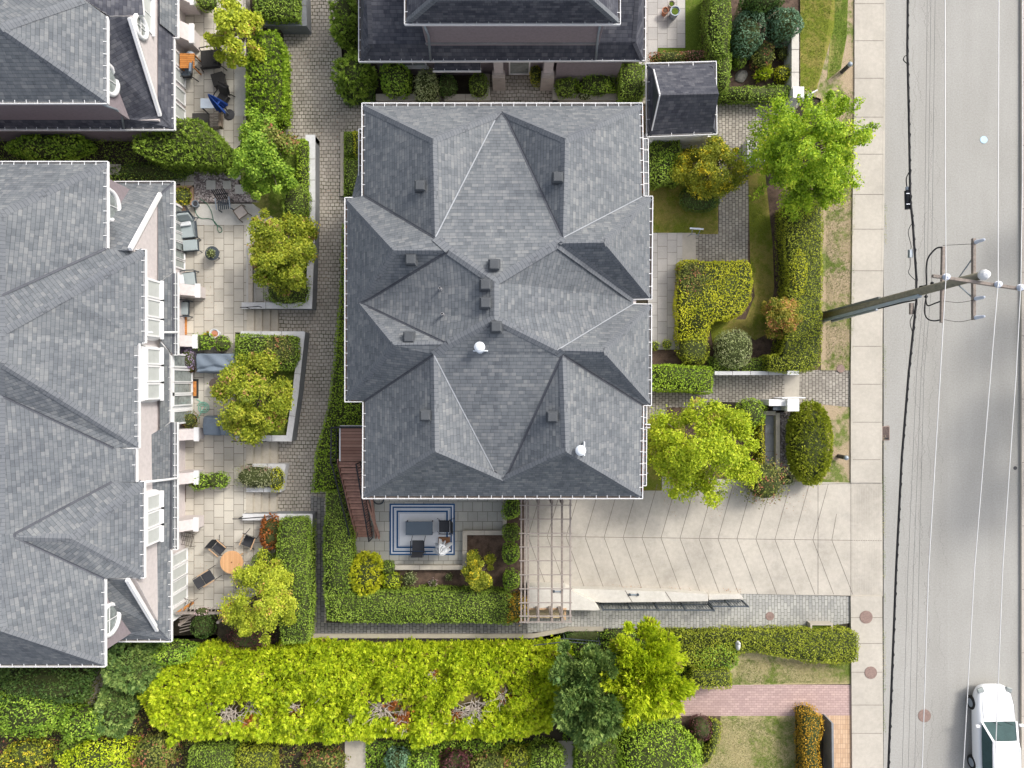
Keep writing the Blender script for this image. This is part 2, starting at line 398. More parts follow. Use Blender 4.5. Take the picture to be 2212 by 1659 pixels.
L['cedar_dark'] = leafmat('dark_conifer_sprays', [(0.066, 0.137, 0.039), (0.149, 0.256, 0.066), (0.265, 0.376, 0.098), (0.461, 0.580, 0.162)])
L['laurel'] = leafmat('glossy_laurel_leaves', [(0.079, 0.158, 0.018), (0.189, 0.332, 0.031), (0.348, 0.523, 0.054), (0.602, 0.759, 0.109)], clump=1.5)
L['olive'] = leafmat('mixed_olive_leaves', [(0.084, 0.113, 0.021), (0.183, 0.224, 0.041), (0.308, 0.337, 0.069), (0.421, 0.308, 0.124)], accent=(0.477, 0.183, 0.110), afrac=.2)
L['sage'] = leafmat('sage_leaves', [(0.159, 0.183, 0.084), (0.268, 0.293, 0.144), (0.390, 0.403, 0.216), (0.512, 0.512, 0.324)], accent=(0.427, 0.244, 0.204), afrac=.08)
L['vari'] = leafmat('variegated_leaves', [(0.122, 0.159, 0.048), (0.268, 0.329, 0.120), (0.464, 0.512, 0.228), (0.634, 0.634, 0.360)])
L['copper'] = leafmat('copper_leaves', [(0.146, 0.043, 0.012), (0.293, 0.098, 0.024), (0.464, 0.171, 0.042), (0.366, 0.159, 0.096)])
L['purple'] = leafmat('purple_leaves', [(.05, .018, .02), (.10, .035, .04), (.16, .06, .06), (.24, .12, .10)])
L['orange'] = leafmat('orange_leaves', [(.24, .20, .02), (.45, .28, .02), (.60, .33, .03), (.60, .42, .05)])
L['orangegreen'] = leafmat('orange_tipped_leaves', [(.08, .14, .015), (.2, .25, .03), (.48, .40, .06), (.6, .34, .10)], accent=(.62, .27, .12), afrac=.2)
L['yellowflower'] = leafmat('yellow_blossom_leaves', [(.12, .16, .015), (.24, .29, .025), (.38, .41, .04), (.52, .50, .06)], accent=(.85, .70, .05), afrac=.18)
L['grassblade'] = leafmat('grass_blades', [(.08, .13, .015), (.13, .19, .025), (.19, .26, .04), (.25, .3, .07)], clump=.8)
L['drygrass'] = leafmat('dry_grass_blades', [(.10, .17, .025), (.17, .25, .04), (.32, .34, .11), (.50, .44, .24)], clump=.5, drift=3.0)
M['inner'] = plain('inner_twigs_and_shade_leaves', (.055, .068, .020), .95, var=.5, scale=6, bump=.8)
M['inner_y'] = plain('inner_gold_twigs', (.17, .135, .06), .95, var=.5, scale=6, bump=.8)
for k in ('purpleflower', 'pinkflower', 'creamflower'): L[k] = M[k]

M['palewood'] = plain('pale_grey_timber', (.33, .29, .26), .85, var=.15, scale=8)
M['benchwood'] = plain('pale_bench_wood', (.50, .40, .24), .85, var=.2, scale=8)
M['palewall'] = concrete('pale_smooth_wall', (.58, .555, .50), .08, stain=(.45, .41, .36))
M['paleblue'] = plain('pale_blue_paint', (.45, .62, .75), .6)
M['polewood'] = plain('greenish_pole_wood', (.25, .23, .17), .9, var=.3, scale=6, bump=.4)
M['conduit'] = plain('blue_grey_conduit', (.36, .42, .47), .5, var=.12)
M['conduit2'] = plain('olive_conduit', (.17, .18, .17), .6, var=.15)
M['mat_red'] = plain('dark_red_mat', (.20, .05, .03), .9, var=.2)
M['charbrown'] = plain('dark_brown_top', (.09, .07, .06), .6, var=.15)
M['slategrey'] = plain('slate_grey_top', (.10, .13, .16), .5, var=.06)
M['tanbrick'] = plain('tan_brick_edging', (.50, .33, .22), .9, var=.25, scale=10)
M['orange_cap'] = plain('tan_coping', (.50, .44, .36), .9, var=.15)
L['pinkleaf'] = leafmat('pink_red_leaves', [(.16, .06, .05), (.34, .13, .11), (.5, .24, .2), (.3, .3, .08)])
M['thinwire'] = plain('thin_grey_wire', (.12, .12, .12), .6)
EXPO = .80
# ------------------------------------------------------------------ foliage
def unit(a):
    return a / np.maximum(np.linalg.norm(a, axis=1, keepdims=True), 1e-6)
def basis(n):
    r = RNG.normal(size=n.shape); u = unit(np.cross(n, r)); v = np.cross(n, u); return u, v
def leaf_arrays(c, n, size, aspect=.55, jit=.6):
    """one rhombic leaf per centre"""
    N = len(c); n = unit(n + RNG.normal(size=(N, 3)) * jit)
    u, v = basis(n); L = (size * RNG.uniform(.65, 1.25, N))[:, None] * .5
    fold = n * L * .18
    vs = np.stack([c - u * L, c + v * L * aspect + fold, c + u * L, c - v * L * aspect + fold], 1).reshape(-1, 3)
    f = np.arange(N * 4).reshape(N, 4)
    return vs, f
def spray_arrays(c, d, size, K=5, spread=.75, width=.3):
    """feathery spray: K leaflets fanning from one point along direction d"""
    N = len(c); d = unit(d); u, v = basis(d)
    L = (size * RNG.uniform(.6, 1.25, N))
    vs = np.zeros((N, 1 + 3 * K, 3)); vs[:, 0] = c; f = np.zeros((N, K, 4), int)
    for k in range(K):
        ang = (k - (K - 1) / 2) * spread / max(K - 1, 1) * 2
        dk = unit(d * math.cos(ang) + u * math.sin(ang) + v * RNG.normal(0, .28, (N, 1)))
        l = (L * (1 - .25 * abs(ang)) * RNG.uniform(.75, 1.1, N))[:, None]
        s = unit(np.cross(dk, v + RNG.normal(0, .5, (N, 3)))) * l * width * .5
        vs[:, 1 + 3 * k] = c + dk * l * .55 + s; vs[:, 2 + 3 * k] = c + dk * l; vs[:, 3 + 3 * k] = c + dk * l * .55 - s
        base = np.arange(N) * (1 + 3 * K)
        f[:, k] = np.stack([base, base + 3 + 3 * k, base + 2 + 3 * k, base + 1 + 3 * k], 1)
    return vs.reshape(-1, 3), f.reshape(-1, 4)
def mesh_np(name, parts, mats, parent=None, core=None, loc=(0, 0, 0)):
    """parts: list of (verts, quads, material index); core: MB appended first. World coordinates in, loc taken off."""
    me = bpy.data.meshes.new(name)
    V = []; F = []; MI = []; LT = []
    nv = 0
    if core is not None and core.v:
        V.append(np.array(core.v)); nv += len(core.v)
        for f, m in zip(core.f, core.m): F.append(np.array(f)); LT.append(len(f)); MI.append(m)
        F = [np.concatenate(F)]; LT = [np.array(LT)]; MI = [np.array(MI)]
    else: F = []; LT = []; MI = []
    for v, f, m in parts:
        if not len(v): continue
        V.append(v); F.append((f + nv).reshape(-1)); nv += len(v)
        LT.append(np.full(len(f), 4)); MI.append(np.full(len(f), m))
    V = np.concatenate(V) - np.array(loc); F = np.concatenate(F); LT = np.concatenate(LT); MI = np.concatenate(MI)
    me.vertices.add(len(V)); me.vertices.foreach_set('co', V.astype(np.float32).ravel())
    me.loops.add(len(F)); me.loops.foreach_set('vertex_index', F.astype(np.int32))
    me.polygons.add(len(LT))
    st = np.concatenate([[0], np.cumsum(LT)[:-1]]).astype(np.int32)
    me.polygons.foreach_set('loop_start', st)
    me.polygons.foreach_set('material_index', MI.astype(np.int32))
    for m in mats: me.materials.append(m)
    me.update(calc_edges=True); me.validate()
    o = bpy.data.objects.new(name, me); C.objects.link(o)
    if parent is not None: o.parent = parent
    else: o.location = loc
    return o
def wav(p, seed, f=1.0):
    """smooth bumps, about -1..1, by summed sines (p: N x 3)"""
    r = np.random.default_rng(seed); out = 0
    for k in range(5):
        d = r.normal(size=3); d /= np.linalg.norm(d); out = out + np.sin(p @ d * f * r.uniform(1.5, 5) + r.uniform(0, 6)) / 5
    return out * 1.6
def inpoly(x, y, poly):
    ins = np.zeros(len(x), bool); n = len(poly)
    for i in range(n):
        x1, y1 = poly[i]; x2, y2 = poly[(i + 1) % n]
        if y1 == y2: continue
        c = ((y1 > y) != (y2 > y)) & (x < (x2 - x1) * (y - y1) / (y2 - y1) + x1)
        ins ^= c
    return ins
def inset(poly, d):
    """simple polygon inset (miter), xy list"""
    a = sum(poly[i][0] * poly[(i + 1) % len(poly)][1] - poly[(i + 1) % len(poly)][0] * poly[i][1] for i in range(len(poly)))
    p = [Vector((q[0], q[1])) for q in (poly if a > 0 else poly[::-1])]; n = len(p); out = []
    for i in range(n):
        e1 = (p[i] - p[i - 1]).normalized(); e2 = (p[(i + 1) % n] - p[i]).normalized()
        n1 = Vector((-e1.y, e1.x)); n2 = Vector((-e2.y, e2.x)); m = (n1 + n2)
        if m.length < 1e-3: m = n1
        m.normalize(); k = d / max(m.dot(n1), .35)
        out.append(tuple(p[i] + m * k))
    return out
SEED = [100]
def hedge(label, poly, h, mat, z0=0.0, leaf=.085, dens=330, inner=None, name='hedge', cat='hedge', group=None, lump=.05, rnd=.16, core_mat='inner', extra=None, spray=False):
    """clipped hedge: plan outline (survey units at top height), leafy skin over a dark core"""
    SEED[0] += 1; sd = SEED[0]
    P = [tuple(W(x, y, h)[:2]) for x, y in poly]
    a = sum(P[i][0] * P[(i + 1) % len(P)][1] - P[(i + 1) % len(P)][0] * P[i][1] for i in range(len(P)))
    if a < 0: P = P[::-1]
    A = np.array(P); mn, mx = A.min(0), A.max(0); area = abs(a) / 2
    n = int((mx - mn).prod() * dens)
    xy = RNG.uniform(mn, mx, (n, 2)); ins = inpoly(xy[:, 0], xy[:, 1], P); xy = xy[ins]
    # distance to the outline, for rounded shoulders
    D = np.full(len(xy), 9.0)
    for i in range(len(P)):
        p, q = A[i], A[(i + 1) % len(P)]; e = q - p; t = np.clip(((xy - p) @ e) / (e @ e), 0, 1)
        D = np.minimum(D, np.linalg.norm(xy - (p + t[:, None] * e), axis=1))
    sh = np.clip(D / rnd, 0, 1); z = h - rnd * (1 - np.sqrt(1 - (1 - sh) ** 2)) * .8
    c = np.column_stack([xy, z]); c[:, 2] += wav(c, sd, 1.3) * lump + RNG.normal(0, .022, len(c)) - RNG.exponential(.02, len(c))
    nr = np.tile([0, 0, 1.0], (len(c), 1))
    cs = [c]; ns = [nr]
    for i in range(len(P)):
        p, q = A[i], A[(i + 1) % len(P)]; e = q - p; l = np.linalg.norm(e); m = int(l * (h - z0) * dens * .75)
        if m < 1: continue
        t = RNG.uniform(0, 1, m)[:, None]; zz = z0 + (h - z0 - rnd * .5) * RNG.uniform(0, 1, m) ** .8
        o = np.array([e[1], -e[0]]) / l
        cc = np.column_stack([p + t * e, zz]); w = wav(cc, sd + 7, 1.3) * lump + RNG.normal(0, .025, m)
        cc[:, 0] += o[0] * w; cc[:, 1] += o[1] * w
        cs.append(cc); ns.append(np.tile([o[0], o[1], .35], (m, 1)))
    c = np.concatenate(cs); nr = np.concatenate(ns)
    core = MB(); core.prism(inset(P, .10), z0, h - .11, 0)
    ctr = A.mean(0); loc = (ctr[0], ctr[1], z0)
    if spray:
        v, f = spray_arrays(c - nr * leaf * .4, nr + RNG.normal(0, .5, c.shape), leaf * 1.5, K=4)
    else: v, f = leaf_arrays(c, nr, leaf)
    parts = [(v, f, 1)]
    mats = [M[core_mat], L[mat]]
    if extra:
        for (ex, ey, er, em) in [extra]:    # patches of another leaf colour
            w = W(ex, ey, h); d = np.linalg.norm(c[:, :2] - np.array(w[:2]), axis=1) / sc(er, h)
            k = d + RNG.normal(0, .18, len(d)) < 1
            idx = np.where(k)[0]; rest = np.where(~k)[0]
            parts = [(v.reshape(len(c), -1, 3)[rest].reshape(-1, 3), leafq(len(rest), v, f, len(c)), 1)]
            mats.append(L[em]); parts.append((v.reshape(len(c), -1, 3)[idx].reshape(-1, 3), leafq(len(idx), v, f, len(c)), len(mats) - 1))
            break
    o = mesh_np(name, parts, mats, core=core, loc=loc)
    return setp(o, label, cat, group)
def leafq(n, v, f, N):
    per = len(v) // N; k = len(f) // N
    base = f[:k] - 0
    return (np.arange(n)[:, None, None] * per + base[None]).reshape(-1, 4)
def bush(label, cx, cy, rx, ry, h, mat, z0=0.0, leaf=.08, dens=330, name='shrub', cat='shrub', group=None, lump=.12, squash=.8, spray=False, loose=.03, core_mat='inner', ff=1.6, rz=0):
    """rounded shrub; cx,cy,rx,ry in survey units at its widest height"""
    SEED[0] += 1; sd = SEED[0]
    hm = z0 + (h - z0) * .55; c0 = np.array(W(cx, cy, hm)); a, b, cz = sc(rx, hm), sc(ry, hm), (h - z0) * .5
    cen = np.array([c0[0], c0[1], h - cz])
    n = int(4 * math.pi * ((a * b + a * cz + b * cz) / 3) * dens * .8)
    d = unit(RNG.normal(size=(n, 3))); d = d[d[:, 2] > -.75]
    e = np.sign(d) * np.abs(d) ** squash; e = e / np.maximum(np.linalg.norm(e, axis=1, keepdims=True) ** .6, .1)
    rad = 1 + wav(d, sd, ff) * lump + RNG.normal(0, loose, len(d)) - RNG.exponential(loose * .8, len(d))
    q = e * rad[:, None] * np.array([a, b, cz])
    if rz:
        cs, sn = math.cos(rz), math.sin(rz); q = np.column_stack([q[:, 0] * cs - q[:, 1] * sn, q[:, 0] * sn + q[:, 1] * cs, q[:, 2]])
    p = cen + q
    nr = unit(q / np.array([a, b, cz]) ** 2 + np.array([0, 0, .25]))
    if spray: v, f = spray_arrays(p - nr * leaf * .5, nr + RNG.normal(0, .45, p.shape), leaf * 1.6, K=5)
    else: v, f = leaf_arrays(p, nr, leaf)
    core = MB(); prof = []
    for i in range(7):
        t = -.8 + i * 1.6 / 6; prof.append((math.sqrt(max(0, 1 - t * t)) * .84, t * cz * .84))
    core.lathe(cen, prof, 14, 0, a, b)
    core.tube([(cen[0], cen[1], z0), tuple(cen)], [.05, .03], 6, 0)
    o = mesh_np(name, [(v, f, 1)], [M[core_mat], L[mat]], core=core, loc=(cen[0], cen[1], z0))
    return setp(o, label, cat, group)
def tree(label, cx, cy, rx, ry, h, mat, base=None, z0=0.0, clumps=44, n=16000, leaf=.11, name='garden_tree', cat='tree', group=None, trunk=.09, crown_z=.55, spray=False, stretch=1.0, fill=.5, csize=.26, acc=None, holes=0):
    """tree: tapered trunk and limbs, crown of leaf clumps through its volume; cx.. survey units at crown height"""
    SEED[0] += 1; r = np.random.default_rng(SEED[0])
    hc = z0 + (h - z0) * .68; c0 = np.array(W(cx, cy, hc)); a, b = sc(rx, hc), sc(ry, hc); cz = (h - z0) * (1 - crown_z) 
    cen = np.array([c0[0], c0[1], h - cz])
    bs = np.array(base if base is not None else (cen[0], cen[1], z0), float)
    t = thing(name, label, cat, tuple(bs), 0, group)
    K = []
    while len(K) < clumps:
        d = unit(r.normal(size=(1, 3)))[0]
        if d[2] < -.35: continue
        rr = r.uniform(.35, .92) ** .6 * (1 + .12 * wav(d[None], SEED[0], 1.5)[0]); far = len(K) % 6 == 5
        if far: rr = r.uniform(.98, 1.14)
        K.append((d, cen + d * rr * np.array([a, b, cz]), far))
    cr = csize * 1.12 * (a + b) / 2
    leaf = leaf * .86; n = int(n * 2.6); per = n // clumps; cs = []; ns = []; wt = []
    for d, k, far in K:
        q_ = .42 if far else 1; m = int(per * r.uniform(.5, 1.5) * q_); s = cr * r.uniform(.55, 1.2) * (.6 if far else 1)
        g = unit(r.normal(size=(m, 3))) * (r.uniform(.25, 1, m) ** .5 * (1 + r.normal(0, .16, m)))[:, None] * s
        g[:, 2] *= .62
        if stretch != 1: g = g + np.outer(g @ d, d) * (stretch - 1)
        cs.append(k + g); ns.append(np.tile(d * .6 + np.array([0, 0, .8]), (m, 1)) + g / s * .5)
    c = np.concatenate(cs); nn = np.concatenate(ns)
    if spray: v, f = spray_arrays(c, nn * .8 + unit(c - cen) * .9 + r.normal(0, .35, c.shape), leaf * 1.7, K=5)
    else: v, f = leaf_arrays(c, nn, leaf * 1.12, jit=1.0)
    mats = [L[mat]]; parts = [(v, f, 0)]
    if acc:
        (ax, ay, ar, am) = acc; w = np.array(W(ax, ay, hc)[:2]); k = np.linalg.norm(c[:, :2] - w, axis=1) / sc(ar, hc) + r.normal(0, .2, len(c)) < 1
        per_ = v.reshape(len(c), -1, 3)
        parts = [(per_[~k].reshape(-1, 3), leafq(int((~k).sum()), v, f, len(c)), 0), (per_[k].reshape(-1, 3), leafq(int(k.sum()), v, f, len(c)), 1)]
        mats.append(L[am])
    mesh_np('crown', parts, mats, parent=t, loc=tuple(bs))
    tk = MB(); top = cen + np.array([0, 0, cz * .35]); mid = bs * .5 + cen * .5 + np.append(r.normal(0, .05, 2), 0)
    tk.tube([bs, mid, cen - np.array([0, 0, cz * .3]), top], [trunk, trunk * .8, trunk * .6, trunk * .15], 8)
    for d, k, far in K[:min(26, clumps)]:
        s0 = mid + (cen - mid) * r.uniform(.3, 1.0)
        tk.tube([s0, s0 * .45 + k * .55 - np.array([0, 0, .08]), k], [trunk * .42, trunk * .25, trunk * .08], 5)
    tk.build('trunk', M['bark'], t, world=True)
    return t

# ------------------------------------------------------------------ ground
Z = {}
def sheet(name, poly, mat, h=0.0, z=.004, kind='structure', label=None, cat=None):
    """flat paving or ground outline in survey units at level h"""
    m = MB(); P = [W(x, y, h) for x, y in poly]
    a = sum(P[i].x * P[(i + 1) % len(P)].y - P[(i + 1) % len(P)].x * P[i].y for i in range(len(P)))
    if a < 0: P = P[::-1]
    m.poly([(p.x, p.y, h + z) for p in P])
    o = m.build(name, mat)
    return setp(o, label, cat, kind=kind)
def slab(name, poly, mat, h, z0=-.02, top=None, joints=None, kind='structure'):
    m = MB(); m.prism([tuple(W(x, y, h)[:2]) for x, y in poly], z0, h, 0)
    mats = [mat]
    if joints:
        mats.append(M['joint'])
        for (x1, y1, x2, y2) in joints:
            p, q = W(x1, y1, h), W(x2, y2, h); d = (q - p).normalized(); s = Vector((-d.y, d.x, 0)) * .011
            m.poly([tuple(v + Vector((0, 0, .004))) for v in (p - s, q - s, q + s, p + s)], 1)
    o = m.build(name, mats)
    if kind: o['kind'] = kind
    return o

g = MB(); g.poly([(-220, -220, -.03), (220, -220, -.03), (220, 220, -.03), (-220, 220, -.03)])
setp(g.build('ground', M['earth']), kind='structure')
# road east of the houses, with a kerb step to the pavement
g = MB(); xa, xb = W(1911, 829).x, W(2207, 829).x
g.poly([(xa - .05, -120, 0), (xb + .05, -120, 0), (xb + .05, 120, 0), (xa - .05, 120, 0)])
setp(g.build('road', M['asphalt']), kind='structure')
KH = .12
sj = [(1842, y, 1909, y) for y in (8, 88, 169, 253, 333, 420, 495, 585, 661, 748, 830, 912, 993)] + [(1838, y, 1906, y) for y in (1334, 1390, 1452, 1523, 1584, 1660)]
slab('pavement', [(1847, -700), (1913, -700), (1911, 200), (1909, 440), (1905, 700), (1904, 1000), (1904, 1043), (1838, 1043), (1838, 800), (1842, 440), (1846, 200)], M['sidewalk'], KH, joints=[(x1, y, x2, y) for (x1, y, x2, _) in sj if y < 1040])
slab('pavement', [(1838, 1288), (1906, 1288), (1908, 1660), (1910, 2500), (1843, 2500), (1841, 1660)], M['sidewalk'], KH, joints=[j for j in sj if j[1] > 1100])
slab('pavement', [(2207, -700), (2290, -700), (2290, 2500), (2207, 2500)], M['sidewalk'], KH, joints=[(2207, y, 2290, y) for y in range(40, 1660, 137)])
# kerb tops a little paler along the road edge
for pts in ([(1909.5, -700), (1914.5, -700), (1912.5, 200), (1910.5, 440), (1906.5, 700), (1905.5, 1043), (1901.5, 1043), (1902.5, 700), (1906, 440), (1908, 200)],):
    slab('kerb', pts, M['sidewalk'], KH + .004, z0=-.03)
# driveway with herringbone grooves and ribbed apron
dj = []
xx = 1141
while xx < 1800:
    yb = 1158 + (xx - 1118) * .012
    dj.append((xx, yb, xx + 33, 1046) if xx + 33 < 1810 else (xx, yb, xx + 10, 1110))
    dj.append((xx, yb + 1, xx + 45, 1284) if xx + 45 < 1905 else (xx, yb, xx + 1, yb + 2)); xx += 41
dj += [(1134, 1158, 1905, 1168), (1767, 1046, 1767, 1284), (1838, 1043, 1838, 1287), (1767, 1046, 1840, 1044)]
slab('driveway', [(1134, 1060), (1430, 1060), (1430, 1030), (1700, 1040), (1906, 1044), (1907, 1288), (1660, 1284), (1134, 1270)], M['concrete'], .06, joints=dj)
m = MB()
for k in range(12):
    x = 1843 + k * 5.2; p, q = W(x, 1050, .07), W(x, 1284, .07)
    m.box(((p.x + q.x) / 2, (p.y + q.y) / 2, .063), (.035, abs(p.y - q.y), .006))
m.build('driveway_ribs', M['sidewalk'])['kind'] = 'structure'
# boulevard strip
sheet('verge', [(1727, -300), (1848, -300), (1846, 200), (1842, 440), (1838, 800), (1772, 800), (1772, 214), (1727, 200)], M['verge'], 0, .05)
sheet('verge', [(1740, 870), (1838, 880), (1838, 1045), (1700, 1045)], M['verge'], 0, .05)
# lane of cobbles between the houses
sheet('lane', [(560, -300), (735, -300), (735, 190), (800, 215), (800, 330), (760, 330), (745, 600), (735, 760), (705, 1060), (705, 1345), (705, 1374), (560, 1374)], M['cobble'], 0, .002)
sheet('lane', [(671, 1070), (700, 1076), (700, 1345), (1145, 1345), (1150, 1352), (1150, 1380), (671, 1380)], M['cobble_d'], 0, .007)
sheet('front_walk', [(735, 150), (1420, 150), (1420, 225), (735, 225)], M['cobble'], 0, .006)
# terraces of the row houses
def terrace(poly, st=None):
    return slab('terrace', poly, M['slabs'], HP)
terrace([(300, -60), (531, -60), (531, 300), (500, 330), (470, 330), (470, 300), (300, 290)])
terrace([(330, 440), (545, 440), (590, 470), (590, 665), (533, 667), (533, 718), (507, 718), (507, 952), (531, 953), (531, 1003), (540, 1006), (540, 1057), (531, 1058), (531, 1113), (535, 1115), (600, 1116), (590, 1250), (520, 1316), (330, 1316)])
slab('pale_slab_strip', [(421, 441), (548, 441), (563, 460), (560, 500), (548, 486), (421, 486)], M['slabs_pale'], HP + .012, z0=HP - .02)
slab('pale_slab_strip', [(532, 486), (552, 486), (552, 655), (532, 655)], M['slabs_pale'], HP + .012, z0=HP - .02)
slab('pale_slab_strip', [(507, 120), (530, 120), (530, 250), (507, 250)], M['slabs_pale'], HP + .012, z0=HP - .02)
slab('gravel_bed', [(418, 350), (515, 330), (515, 400), (560, 437), (420, 437)], M['gravel'], HP - .01)
slab('garden_soil', [(-300, 275), (520, 275), (520, 405), (418, 405), (418, 350), (418, 437), (330, 445), (-300, 445)], M['earth'], HP - .10)
slab('lawn', [(512, 345), (600, 345), (640, 300), (664, 300), (668, 655), (560, 655), (552, 486), (548, 445), (520, 400)], M['turf_bright'], HP - .02)
slab('lawn', [(505, 722), (650, 722), (640, 850), (622, 945), (512, 945)], M['turf_bright'], HP - .05)
slab('garden_soil', [(560, 1120), (664, 1120), (664, 1400), (470, 1400), (470, 1330), (560, 1250)], M['earth'], HP - .08)
slab('garden_soil', [(575, -60), (645, -60), (645, 44), (575, 44)], M['earth'], HP - .05)
slab('garden_soil', [(530, 60), (606, 60), (608, 300), (530, 300)], M['earth'], HP - .05)
# stairs from the terraces down to the lane
def stair(x0, x1, y0, y1, n=4, label=''):
    m = MB(); w = (x1 - x0) / n
    for i in range(n):
        h = HP * (1 - i / n) * .96
        a, b = W(x0 + i * w, y0, h), W(x0 + (i + 1) * w, y1, h)
        m.prism([(a.x, a.y), (b.x, a.y), (b.x, b.y), (a.x, b.y)], -.02 + .001 * i, h, 0)
        m.box(((b.x) - .02, (a.y + b.y) / 2, h + .003), (.03, abs(a.y - b.y) - .02, .01), mi=1)
    o = m.build('terrace_steps', [M['steps'], M['beigewall']])
    p = W((x0 + x1) / 2, (y0 + y1) / 2, 0)
    origin_to(o, (p.x, p.y, 0)); return setp(o, label, 'steps', 'steps up from the cobbled lane')
stair(532, 601, 667, 716, 4, 'four concrete steps below the planter with the tall leaning tree')
stair(530, 600, 954, 1002, 4, 'concrete steps above the planter box with sage coloured shrubs')
stair(530, 598, 1058, 1112, 4, 'concrete steps between the sage planter and the white handrail wall')
stair(552, 598, 55, 66, 3, 'short concrete steps at the top beside the dark planter')
# planter walls along the lane
def wallrun(name, pts, w, h, z0, label, mat='wallcap', capm='wallcap', cat='wall', group=None, over=.02, joint=True):
    """low wall following plan points measured at its top"""
    P = WL(pts, h); t = thing(name, label, cat, (P[0].x, P[0].y, z0), 0, group)
    m = MB(); c = MB()
    for i in range(len(P) - 1):
        p, q = P[i], P[i + 1]; d = (q - p).normalized(); e0 = w / 2 if i > 0 else 0
        pp = p - d * (w / 2 - .002 if i else 0); qq = q + d * (w / 2 + .001 * i)
        m.beam((pp.x, pp.y, (z0 + h - .05) / 2), (qq.x, qq.y, (z0 + h - .05) / 2), w, h - .05 - z0)
        c.beam((pp.x, pp.y, h - .022 + .002 * (i % 2)), (qq.x, qq.y, h - .022 + .002 * (i % 2)), w + 2 * over, .055)
        if joint:
            L_ = (q - p).length; k = int(L_ / 1.1)
            for j in range(1, k + 1):
                s = p + d * (L_ * j / (k + 1)); n = Vector((-d.y, d.x, 0)) * (w / 2 + over)
                c.beam(s - n + Vector((0, 0, .012 + .0)), s + n + Vector((0, 0, .012)), .018, .008, 1)
    m.build('wall_body', M[mat], t, world=True); c.build('coping', [M[capm], M['joint']], t, world=True)
    return t
PG = 'low planter walls along the lane'
WH = HP + .35
wallrun('planter_wall', [(660, 298), (674, 298), (674, 480), (667, 660), (528, 660)], .26, WH, 0, 'long white capped planter wall around the two large leaning trees', 'greywall', group=PG)
wallrun('planter_wall', [(541, 530), (541, 655)], .16, WH - .15, 0, 'short beige planter edging beside the slab patio', 'beigewall', 'orange_cap' if 'orange_cap' in M else 'beigewall', group=PG)
wallrun('planter_wall', [(520, 722), (652, 722), (638, 850), (624, 947), (514, 947)], .24, WH, 0, 'white capped planter wall around the tree beside the grey cover', 'greywall', group=PG)
wallrun('planter_wall', [(545, 1007), (612, 1007), (603, 1058), (536, 1058)], .18, HP + .15, 0, 'small white planter wall around sage shrubs between two stairs', group=PG)
wallrun('planter_wall', [(524, 1117), (668, 1117), (664, 1185)], .26, WH, 0, 'white wall with black handrail beside the copper coloured bush', 'greywall', group=PG)
wallrun('planter_wall', [(572, 48), (655, 48), (652, -60)], .3, WH, 0, 'dark grey planter wall at the top edge of the lane', 'greywall', 'greywall', group=PG)
wallrun('planter_wall', [(611, 100), (611, 235)], .10, HP + .05, 0, 'thin grey kerb wall at the foot of the top lane hedge', 'greywall', group=PG)
wallrun('timber_edging', [(655, 1188), (667, 1188), (667, 1370)], .22, HP + .3, 0, 'old timber edging beside the bottom lane hedge', 'oldwood', 'oldwood', 'edging', joint=False)
wallrun('lane_kerb', [(672, 1374), (1150, 1374), (1215, 1362), (1225, 1359), (1300, 1359)], .16, .14, -.02, 'pale concrete kerb along the foot of the cobbled path', 'beigewall', 'beigewall', 'kerb', joint=False)
wallrun('lane_kerb', [(739, 285), (739, 420)], .12, .12, -.02, 'beige kerb beside the two small clipped grass squares', 'beigewall', 'beigewall', 'kerb', joint=False)
wallrun('lane_kerb', [(728, -40), (732, 60), (736, 150), (738, 190)], .12, .12, -.02, 'beige kerb along the top right side of the lane', 'beigewall', 'beigewall', 'kerb', joint=False)
sheet('lawn', [(741, 285), (785, 285), (785, 425), (739, 425)], M['turf'], 0, .06)
# stepping stones
for i, (x, y, s) in enumerate([(456, 400, 20), (491, 400, 17.5), (511, 379, 18), (518, 409, 20), (519, 350, 17), (442, 365, 0)]):
    if not s: continue
    m = MB(); p = W(x, y, HP); m.box((0, 0, .02), (s / PX, s / PX * .98, .05)); o = m.build('stepping_stone', M['slabs_pale'], bevel=.008)
    o.location = (p.x, p.y, HP - .01); LOC[o.name] = o.location.copy()
    setp(o, ['square pale stepping stone furthest left on the gravel', 'pale stepping stone between two others in the gravel row', 'pale stepping stone at the right of the gravel, second from top', 'largest right hand stepping stone nearest the slatted chair', 'pale stepping stone half under the tree at the top of the gravel'][i], 'paving stone', 'square stepping stones set in gravel')
for i, x in enumerate((245, 286, 330, 372, 405)):
    m = MB(); p = W(x, (365, 376, 382, 388, 391)[i], HP); m.box((0, 0, .01), (.62 if i < 4 else .8, .5, .04), rz=.1 * i); o = m.build('stepping_stone', M['slabs'], bevel=.01)
    o.location = (p.x, p.y, HP - .09); LOC[o.name] = o.location.copy()
    setp(o, 'mossy stepping stone in the shaded side garden, %s from the left house corner' % ('first', 'second', 'third', 'fourth', 'fifth')[i], 'paving stone', 'mossy stones in the side garden')
